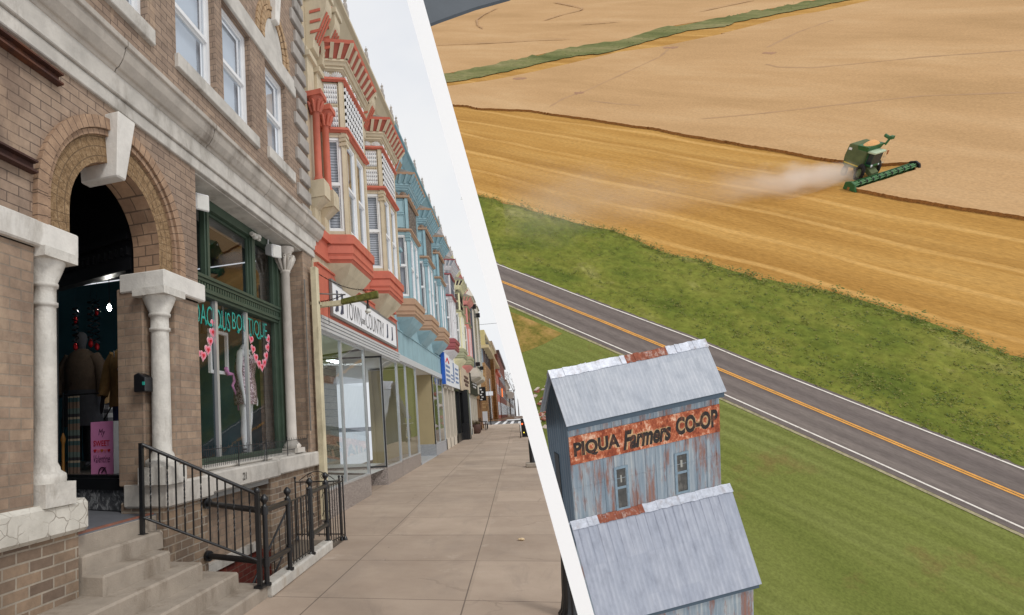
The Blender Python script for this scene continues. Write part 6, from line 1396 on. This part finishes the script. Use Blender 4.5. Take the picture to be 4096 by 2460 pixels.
def cap(m0, x0, x1, yc, zc, sx_):
    n = max(3, int((x1-x0)*3.2)); 
    for i in range(n):
        a, b = x0+(x1-x0)*i/n, x0+(x1-x0)*(i+1)/n; j1 = random.uniform(-.035,.035); j2 = random.uniform(-.035,.035)
        m0.hexa([(a,yc-.26,zc-.42*sx_+j1),(b,yc-.26,zc-.42*sx_+j2),(b,yc,zc),(a,yc,zc),(a,yc-.30,zc-.38*sx_+j1),(b,yc-.30,zc-.38*sx_+j2),(b,yc,zc+.1+j2),(a,yc,zc+.1+j1)])
        m0.hexa([(a,yc,zc),(b,yc,zc),(b,yc+.2,zc-.3),(a,yc+.2,zc-.3),(a,yc,zc+.1+j1),(b,yc,zc+.1+j2),(b,yc+.25,zc-.26),(a,yc+.25,zc-.26)])
xa = tl(2495,1430,1,RUN).x; xb_ = tl(2660,1390,1,RUN).x
w = M(); cap(w, -.02, xa, RUN, RISE+.06, 1); cap(w, xb_, W_+.05, RUN, RISE+.06, 1); part('ridge_cap', w, TCAP, t, split=True)
w = M(); cap(w, xa, xb_, RUN, RISE+.03, .9); part('rusted_ridge_cap', w, TRUST, t)
# sign band
s1, s2, s3, s4 = (tl(x,y,1,YW) for x, y in ((2285,1746),(2886,1614),(2293,1859),(2887,1722)))
zs0, zs1 = (s3.z+s4.z)/2, (s1.z+s2.z)/2
def rusty():
    m, nt = nodes('rusted_sign_band'); p = pos(nt, True); c = ramp(nt, noise(nt, mapping(nt, p, (1,1,.6)), 1.9, 9, .8), [(.36, rgb(104,48,30)), (.46, rgb(150,72,44)), (.54, rgb(190,108,72)), (.60, rgb(226,186,158))])
    out(nt, bsdf(nt, c, .9, 0, noise(nt, p, 12, 4), .4, .02)); return m
w = M(); w.box(XL+.02, XR-.02, YW-.05, YW, zs0, zs1); sg = part('sign_band', w, rusty(), t)
TF = lambda u0, z0: (lambda a, b: Vector((u0+a, YW-.06, z0+b)))
hh = zs1-zs0; LW = XR-XL
fx = lambda u: XL+LW*(u-375)/(1500-375)           # crop column -> metres along the front
def letters(mm, grow, yo):
    for body, u0, u1, k0, kh, sh in (('PIQUA',405,742,.18,.6,0),('Farmers',765,1125,.1,.7,.25),('CO-OP',1160,1482,.2,.66,0)):
        x0, x1 = fx(u0), fx(u1); text_m(mm, body, None, 0, 0, hh*kh, 0, x1-x0, mapf=(lambda a, b, x0=x0, k0=k0: Vector((x0+a, YW-yo, zs0+hh*k0+b))), shear=sh, bold=grow)
w = M(); letters(w, .1, .054); part('sign_letter_outline', w, pm('faded_letter_edge', rgb(186,150,110), .35, 3, .9, obj=True), sg)
w = M(); letters(w, .042, .06); part('sign_lettering', w, pm('worn_black_letters', rgb(46,40,38), .35, 3, .85, obj=True, dirt=rgb(140,84,56), dscale=4), sg)
# windows
for (u0,v0,u1,v1) in ((712,1030,800,1305),(1160,925,1243,1185)):
    a = tl(2080+.539*u0, 1320+.539*v0, 1, YW); b = tl(2080+.539*u1, 1320+.539*v1, 1, YW); x0, x1, z1, z0 = a.x, b.x, a.z-.05, b.z+.0
    Tf = Face((0,YW),(1,YW),(0,-1)); w = M(); Tf.frame(w, x0-.16, x1+.16, z0-.15, z1+.15, .15, -.02, .05); zm = (z0+z1)/2+.05; Tf.box(w, x0, x1, zm-.08, zm+.08, -.02, .03); wf = part('window', w, pm('weathered_window_frame', rgb(128,146,158), .15, 3, .8, obj=True), t)
    w = M(); Tf.box(w, x0, x1, z0, zm-.08, 0, .012); Tf.box(w, x0, x1, zm+.08, z1, 0, .008); part('pane', w, pm('dusty_dark_pane', rgb(72,70,66), .35, 2.5, .4, obj=True, dirt=rgb(150,144,134), dscale=1.5), wf)
    w = M(); Tf.box(w, x0+.25, x1-.3, zm+.35, zm+.85, .012, .02); part('broken_pane', w, pm('pale_glass_shard', rgb(160,158,150), .1, 3, .4, obj=True), wf)
# dark loft door in the gable
a = tl(2080+.539*255, 1320+.539*905, 0, XL-.03); b = tl(2080+.539*310, 1320+.539*1190, 0, XL-.03)
w = M(); w.box(XL-.05, XL-.021, min(a.y,b.y), max(a.y,b.y), b.z-1.5, a.z); part('loft_door', w, BLACKM, t)
# lower roof and wall
xr = eR.x; d = Vector(((3052-PX)/FL, (2333-PY)/FL, 1)); tt = (xr+.25+TO.dot(aC))/d.dot(aC); v = d*tt-TO; yE, zE = v.dot(bC), -v.dot(dC)
XL2 = eL.x-.35; XR2 = xr+.12
if yE > -.8: yE = -.8
w = M(); slab(w, (XL2,yE,zE),(XR2,yE,zE),(XR2,YW-.02,zr),(XL2,YW-.02,zr), .06); [slab(w, (x_,yE-.01,zE+.02),(x_+.022,yE-.01,zE+.02),(x_+.022,YW-.1,zr-.03),(x_,YW-.1,zr-.03), .03) for x_ in [XL2+.35+.66*i_ for i_ in range(16)]]; part('lower_roof', w, corr('galvanised_lower_roof', rgb(172,176,188), rgb(150,154,166), rgb(186,189,198), rgb(140,128,120), 20, .74, .14), t)
xa2 = tl(2388,2085,1,YW).x; xb2 = tl(2568,2040,1,YW).x
w = M(); cap(w, XL2-.02, xa2, YW-.02, zr+.05, 1); cap(w, xb2, XR2+.02, YW-.02, zr+.05, 1); part('lower_ridge_cap', w, TCAP, t, split=True)
w = M(); cap(w, xa2, xb2, YW-.02, zr+.03, .9); part('rusted_lower_ridge_cap', w, TRUST, t)
w = M(); w.box(XL2+.25, XR2-.25, yE+.35, YW-.01, ZB, zE-.02); w.prism([(XL2+.25,yE+.35,zE-.02),(XL2+.25,YW-.01,zE-.02),(XL2+.25,YW-.01,zr-.2)], (XR2-XL2-.5,0,0)); part('lower_wall', w, TWALL, t)
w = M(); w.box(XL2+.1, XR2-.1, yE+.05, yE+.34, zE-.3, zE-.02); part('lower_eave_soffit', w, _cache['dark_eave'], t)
print('TOWER', yE, zE, zr, XL2, XR2, zs0, zs1, eL, eR)
# scrap beside the elevator
for k, (sx, sy, lb) in enumerate(((2150,1590,'rusty sheet iron heap beside the lawn behind the elevator'),(2158,1690,'pale and rusty scrap heap close behind the elevator gable'))):
    x, y = g(sx, sy); m = M()
    for _ in range(14):
        a, b, c = x+rnd.uniform(-.7,1.2), y+rnd.uniform(-1.2,1.2), rnd.uniform(.1,1.3); m.cur = rnd.randrange(2); s = rnd.uniform(.2,.6)
        m.hexa([(a,b,c-.1),(a+s,b+.1,c),(a+s,b+s,c+.1),(a,b+s,c-.05),(a,b,c),(a+s,b+.1,c+.1),(a+s,b+s,c+.2),(a,b+s,c+.05)])
    solo('scrap_heap', m, [TRUST, pm('pale_scrap', rgb(196,180,168), .2, 3, .8, obj=True)], lb, 'scrap', 'scrap heaps', mat4=GM)

# ---------------------------------------------------------------- combine harvester
lf, rt = rp(3390,758), rp(3641,677); rC = (lf-rt).normalized(); fC = ezC.cross(rC).normalized(); sc_ = (lf-rt).length/10.7
CM = mat_of(fC, -rC, ezC, (lf+rt)/2, sc_)
def cb_fix(o, f=True):
    for v_ in o.data.vertices: v_.co.x = -.5+(v_.co.x+.3)*.5; v_.co.y = v_.co.y*.78-.6; v_.co.z *= 1.0
    for c_ in o.children: cb_fix(c_)
t = thing('combine_harvester', 'green combine harvester with a wide header cutting ripe wheat in a cloud of dust', 'combine harvester', mat=CM)
CG = pm('combine_green', rgb(48,98,54), .15, 1.5, .45, obj=True); CGD = pm('dusty_green', rgb(92,102,66), .2, 1.2, .8, obj=True); CGY = pm('combine_yellow', rgb(214,186,62), .08, 3, .5, obj=True); CGR = pm('wheat_grain', rgb(222,168,112), .12, 5, .95, obj=True); RUB = pm('tyre_rubber', rgb(38,34,32), .2, 3, .85, obj=True)
w = M(); PR = [(-7.6,1.5),(-7.9,2.6),(-7.6,4.2),(-7.0,4.35),(-5.3,4.3),(-4.9,3.75),(-2.7,3.75),(-2.7,1.35),(-5.6,1.25),(-6.4,1.0)]
w.prism([(x,-1.6,z) for x,z in PR], (0,3.2,0)); part('body', w, CGD, t, .08)
w = M()
for s in (-1,1): w.prism([(x,s*1.61,z) for x,z in ((-7.4,1.75),(-2.75,1.55),(-2.75,1.68),(-7.4,1.9))], (0,s*.02,0))
part('body_stripe', w, CGY, t, split=True)
w = M(); w.box(-7.3,-6.5,-1.63,-1.6,3.5,3.8); w.box(-7.3,-6.5,1.6,1.63,3.5,3.8); part('vent_panel', w, WHITE, t, split=True)
w = M(); w.hexa([(-5.0,-1.5,3.7),(-2.6,-1.5,3.7),(-2.6,1.5,3.7),(-5.0,1.5,3.7),(-5.2,-1.75,4.35),(-2.3,-1.75,4.35),(-2.3,1.75,4.35),(-5.2,1.75,4.35)]); part('grain_tank', w, CG, t, .03)
w = M(); w.loft([[(-3.75+1.3*r*math.cos(2*PI*k/16), 1.5*r*math.sin(2*PI*k/16), z) for k in range(16)] for r, z in ((1,4.36),(.7,4.6),(.35,4.8),(.03,4.86))], True, True); part('grain_heap', w, CGR, t)
w = M(); w.box(-2.65,-1.0,-1.05,1.05,1.75,2.0); w.box(-2.65,-2.45,-1.05,1.05,2.0,3.45)
for x in (-1.15,-2.5):
    for y in (-1.0,.92): w.box(x,x+.1,y,y+.08,2.0,3.45)
cb = part('cab', w, CG, t, .03)
w = M(); w.box(-2.6,-1.06,-.99,.99,2.0,3.42); part('cab_glass', w, pm('cab_glass_dark', rgb(40,52,54), .2, 1, .1, obj=True), cb)
w = M(); w.box(-2.8,-.7,-1.2,1.2,3.45,3.72); part('cab_roof', w, pm('cab_roof_pale', rgb(186,200,170), .05, 2, .5, obj=True), cb, .06)
w = M(); w.ball((-1.0,-.75,1.85),.2,8,6); w.ball((-1.0,.75,1.85),.14,8,6); part('headlight', w, pm('lamp_chrome', rgb(226,230,236), .03, 3, .15, obj=True), t, split=True)
for s in (-1,1):
    w = M(); w.path([(-2.3+.95*math.cos(2*PI*k/20), s*1.75, .95+.95*math.sin(2*PI*k/20)) for k in range(21)], .3, 8, False); ty = part('front_tyre', w, RUB, t)
    w = M(); w.tube((-2.3,s*1.55,.95),(-2.3,s*1.95,.95),.62,n=16); part('front_rim', w, CGD, ty)
    w = M(); w.path([(-6.6+.6*math.cos(2*PI*k/16), s*1.45, .62+.6*math.sin(2*PI*k/16)) for k in range(17)], .22, 8, False); ty = part('rear_tyre', w, RUB, t)
    w = M(); w.tube((-6.6,s*1.3,.62),(-6.6,s*1.6,.62),.38,n=14); part('rear_rim', w, CGD, ty)
w = M(); w.hexa([(-2.4,-.75,1.0),(-.2,-.75,.25),(-.2,.75,.25),(-2.4,.75,1.0),(-2.4,-.75,1.7),(-.2,-.75,.95),(-.2,.75,.95),(-2.4,.75,1.7)]); part('feeder_house', w, CGD, t, .03)
w = M(); w.box(-.3,-.2,-5.3,5.3,.1,.8); w.box(-.3,.4,-5.3,5.3,.06,.14); hd = part('header', w, CG, t)
w = M()
for k in range(6):
    a = 2*PI*k/6; w.tube((.35+.26*math.cos(a),-5.15,.66+.26*math.sin(a)),(.35+.26*math.cos(a),5.15,.66+.26*math.sin(a)),.06,n=6)
w.tube((.35,-5.2,.66),(.35,5.2,.66),.1,n=8); part('reel', w, pm('reel_green', rgb(98,146,98), .12, 2, .5, obj=True), hd)
w = M()
for k in range(9):
    y = -4.2+8.4*k/8; w.tube((.35,y-.09,.66),(.35,y+.09,.66),.34,n=8)
part('reel_divider', w, BLACKM, hd)
w = M(); w.tube((.0,-5.15,.4),(.0,5.15,.4),.22,n=10); part('auger', w, CGD, hd)
for s, mt in ((-1,CG),(1,BLACKM)):
    w = M(); w.prism([(x,s*5.3,z) for x,z in ((-.5,.05),(1.3,.02),(1.1,.25),(.8,.95),(.2,1.2),(-.5,.95))], (0,s*.3,0)); part('header_end', w, mt, hd, .04)
w = M(); w.tube((-2.2,1.75,4.1),(-1.9,2.1,4.9),.22,n=10); w.tube((-1.9,2.1,4.9),(-3.4,2.1,5.15),.22,n=10); w.box(-1.95,-1.2,1.8,2.4,4.85,5.25); part('unloading_auger', w, CG, t)
w = M()
for x, y in ((-2.6,1.9),(-1.6,1.9),(-1.6,2.5),(-2.6,2.5),(-1.1,1.5)): w.tube((x,y,1.7),(x,y,3.1),.022,n=5)
for z in (2.4,3.1): w.path([(-2.6,1.9,z),(-2.6,2.5,z),(-1.6,2.5,z),(-1.6,1.9,z)], .022, 5)
w.box(-2.7,-1.5,1.6,2.55,1.62,1.7); part('platform_railing', w, pm('pale_rail', rgb(196,180,150), .08, 3, .6, obj=True), t)
w = M(); w.tube((-1.3,1.2,3.6),(-.9,1.85,3.4),.03,n=5); w.box(-.98,-.85,1.75,2.0,2.95,3.5); part('mirror', w, pm('orange_mirror', rgb(176,104,60), .1, 3, .5, obj=True), cb)
for o_ in t.children:
    if not o_.name.startswith('header'): cb_fix(o_)
# dust plume: straight axis from the machine towards the lower left
A = rp(3385,730)+ezC*1.8; B = rp(1950,965)+ezC*4.5; xA = (B-A).normalized(); L_ = (B-A).length; zA = (ezC-xA*ezC.dot(xA)).normalized(); yA = zA.cross(xA)
DM = mat_of(xA, yA, zA, A)
def r_at(x): return 2.3+.16*x if x < 90 else 2.3+.16*90
m = M(); n = 22; m.loft([[(L_*k/12, r_at(L_*k/12)*math.cos(2*PI*i/n), r_at(L_*k/12)*.8*math.sin(2*PI*i/n)) for i in range(n)] for k in range(13)], True)
dm, nt = nodes('dust_volume'); p = pos(nt, True); s = sep(nt, p)
rr = math_(nt, 'MULTIPLY_ADD', math_(nt, 'MINIMUM', s[0], 90.0), .16, 2.3)
yz = math_(nt, 'SQRT', math_(nt, 'ADD', math_(nt, 'POWER', math_(nt, 'ABSOLUTE', s[1]), 2.0), math_(nt, 'POWER', math_(nt, 'ABSOLUTE', math_(nt, 'DIVIDE', s[2], .8)), 2.0)))
nz = noise(nt, mapping(nt, p, (.5,1,1)), .26, 7, .62); q = math_(nt, 'ADD', math_(nt, 'DIVIDE', yz, rr), math_(nt, 'MULTIPLY', math_(nt, 'SUBTRACT', nz, .44), 1.9))
fall = math_(nt, 'MAXIMUM', math_(nt, 'SUBTRACT', 1.0, q), 0.0)
fx_ = ramp(nt, math_(nt, 'DIVIDE', s[0], L_), [(0.0, .55), (.04, 1.0), (.16, .75), (.25, .14), (.4, .03), (.8, .05), (.97, .0)])
dn = math_(nt, 'MULTIPLY', math_(nt, 'MULTIPLY', fall, fx_), .8)
pv = nt.nodes.new('ShaderNodeVolumePrincipled'); pv.inputs['Color'].default_value = (.95,.885,.82,1); pv.inputs['Anisotropy'].default_value = .1; nt.links.new(dn, pv.inputs['Density'])
oo = nt.nodes.new('ShaderNodeOutputMaterial'); nt.links.new(pv.outputs[0], oo.inputs['Volume'])
solo('dust_cloud', m, dm, 'pale dust cloud trailing behind the green combine', 'dust', kind='stuff', mat4=DM)
# wing edge of the light aircraft, high at the upper left of the valley
qa = [Vector(((x-PX)/FL, (y-PY)/FL, 1)) for x, y in ((bx(-60),-60),(2120,-95),(2050,0),(1900,42),(1760,92),(bx(118),118))]
m = M(); dz = 22
top = [q_*dz for q_ in qa]; m.add([c2w(q_) for q_ in top]+[c2w(q_*1.06) for q_ in top], [(0,1,2,3,4,5),(6,7,8,9,10,11)]+[(i,(i+1)%6,6+(i+1)%6,6+i) for i in range(6)])
solo('aircraft_wing', m, pm('dark_wing_paint', rgb(84,90,96), .1, .6, .5), 'dark grey edge of a small aircraft wing above the far wheat', 'aircraft wing', loc=c2w(top[3]), bev=.12)
# ================================================================ white strip dividing street and valley scenes, added as a leaning beam
def pc(sx, sy, z): return Vector(((sx-PX)/FL, (sy-PY)/FL, 1))*z
# foot on the pavement just below the picture, leaning away from the viewer and to the left; tilted back so its face catches more sky light, tapering towards its foot
fo = pc(bx(2900), 2900, 2.55); to = pc(bx(-260), -260, 6.2)
m = M(); k_ = 29.5/FL/math.cos(math.atan(.278)); ax = (to-fo).normalized(); side = ax.cross(fo.normalized()).normalized()
if side.x < 0: side = -side
fwd = side.cross(ax).normalized()
if fwd.z < 0: fwd = -fwd
q8 = []
for c_ in (fo, to):
    h_ = k_*c_.z; q8 += [c2w(c_-side*h_), c2w(c_+side*h_), c2w(c_+side*h_*.95+fwd*.12), c2w(c_-side*h_*.95+fwd*.12)]
m.hexa(q8); a1 = fo
solo('dividing_strip', m, pm('white_dividing_strip', (.96,.96,.96,1), .0, 1, .9, 0, 0, 1), 'tall plain white leaning beam standing between the street and the fields', 'beam', loc=c2w(a1))
# ================================================================ camera, sky, sun
cd = bpy.data.cameras.new('camera'); cam = bpy.data.objects.new('camera', cd); COL.objects.link(cam); SC.camera = cam
cd.sensor_width = 36; cd.lens = FL/4096*36; cd.shift_x = (2048-PX)/4096; cd.shift_y = (PY-1230)/4096; cd.clip_end = 3000; cd.clip_start = .05
mw = Matrix.Identity(4)
for j in range(3):
    mw[j][0] = RC[j][0]; mw[j][1] = -RC[j][1]; mw[j][2] = -RC[j][2]; mw[j][3] = CAM[j]
cam.matrix_world = mw
SUN_C = Vector((.42, -.85, -.62)).normalized()            # towards the sun, camera axes
sw_ = RC @ SUN_C
el = math.asin(sw_.z); az = math.atan2(sw_.x, sw_.y)
ld = bpy.data.lights.new('sun', 'SUN'); ld.energy = 1.25; ld.angle = R(12); ld.color = (1, .965, .91)
lo = bpy.data.objects.new('sun', ld); COL.objects.link(lo); lo.rotation_euler = (-sw_).to_track_quat('-Z', 'Y').to_euler(); lo.location = (0,0,60)
W = bpy.data.worlds.new('World'); SC.world = W; W.use_nodes = True; nt = W.node_tree; nt.nodes.clear()
sky = nt.nodes.new('ShaderNodeTexSky'); sky.sky_type = 'NISHITA'; sky.sun_disc = False; sky.sun_elevation = el; sky.sun_rotation = az
b1_ = nt.nodes.new('ShaderNodeBackground'); b1_.inputs[1].default_value = .06; nt.links.new(sky.outputs[0], b1_.inputs[0])
tc = nt.nodes.new('ShaderNodeTexCoord'); n1 = noise(nt, mapping(nt, tc.outputs['Generated'], (1,1,2.2)), 1.6, 5, .55, .2)
cl = ramp(nt, n1, [(.3, (.80,.84,.91)), (.5, (.93,.945,.975)), (.66, (1.0,1.0,1.0))])
b2_ = nt.nodes.new('ShaderNodeBackground'); nt.links.new(cl, b2_.inputs[0]); b2_.inputs[1].default_value = 1.0
mx = nt.nodes.new('ShaderNodeMixShader'); mx.inputs[0].default_value = .88; nt.links.new(b1_.outputs[0], mx.inputs[1]); nt.links.new(b2_.outputs[0], mx.inputs[2])
wo = nt.nodes.new('ShaderNodeOutputWorld'); nt.links.new(mx.outputs[0], wo.inputs['Surface'])
v = SC.view_settings; v.view_transform = 'Standard'; v.look = 'None'; v.exposure = 0; v.gamma = 1; v.use_curve_mapping = False
SC.cycles.max_bounces = 8; SC.cycles.transparent_max_bounces = 16; SC.cycles.volume_bounces = 4
bpy.context.view_layer.update()
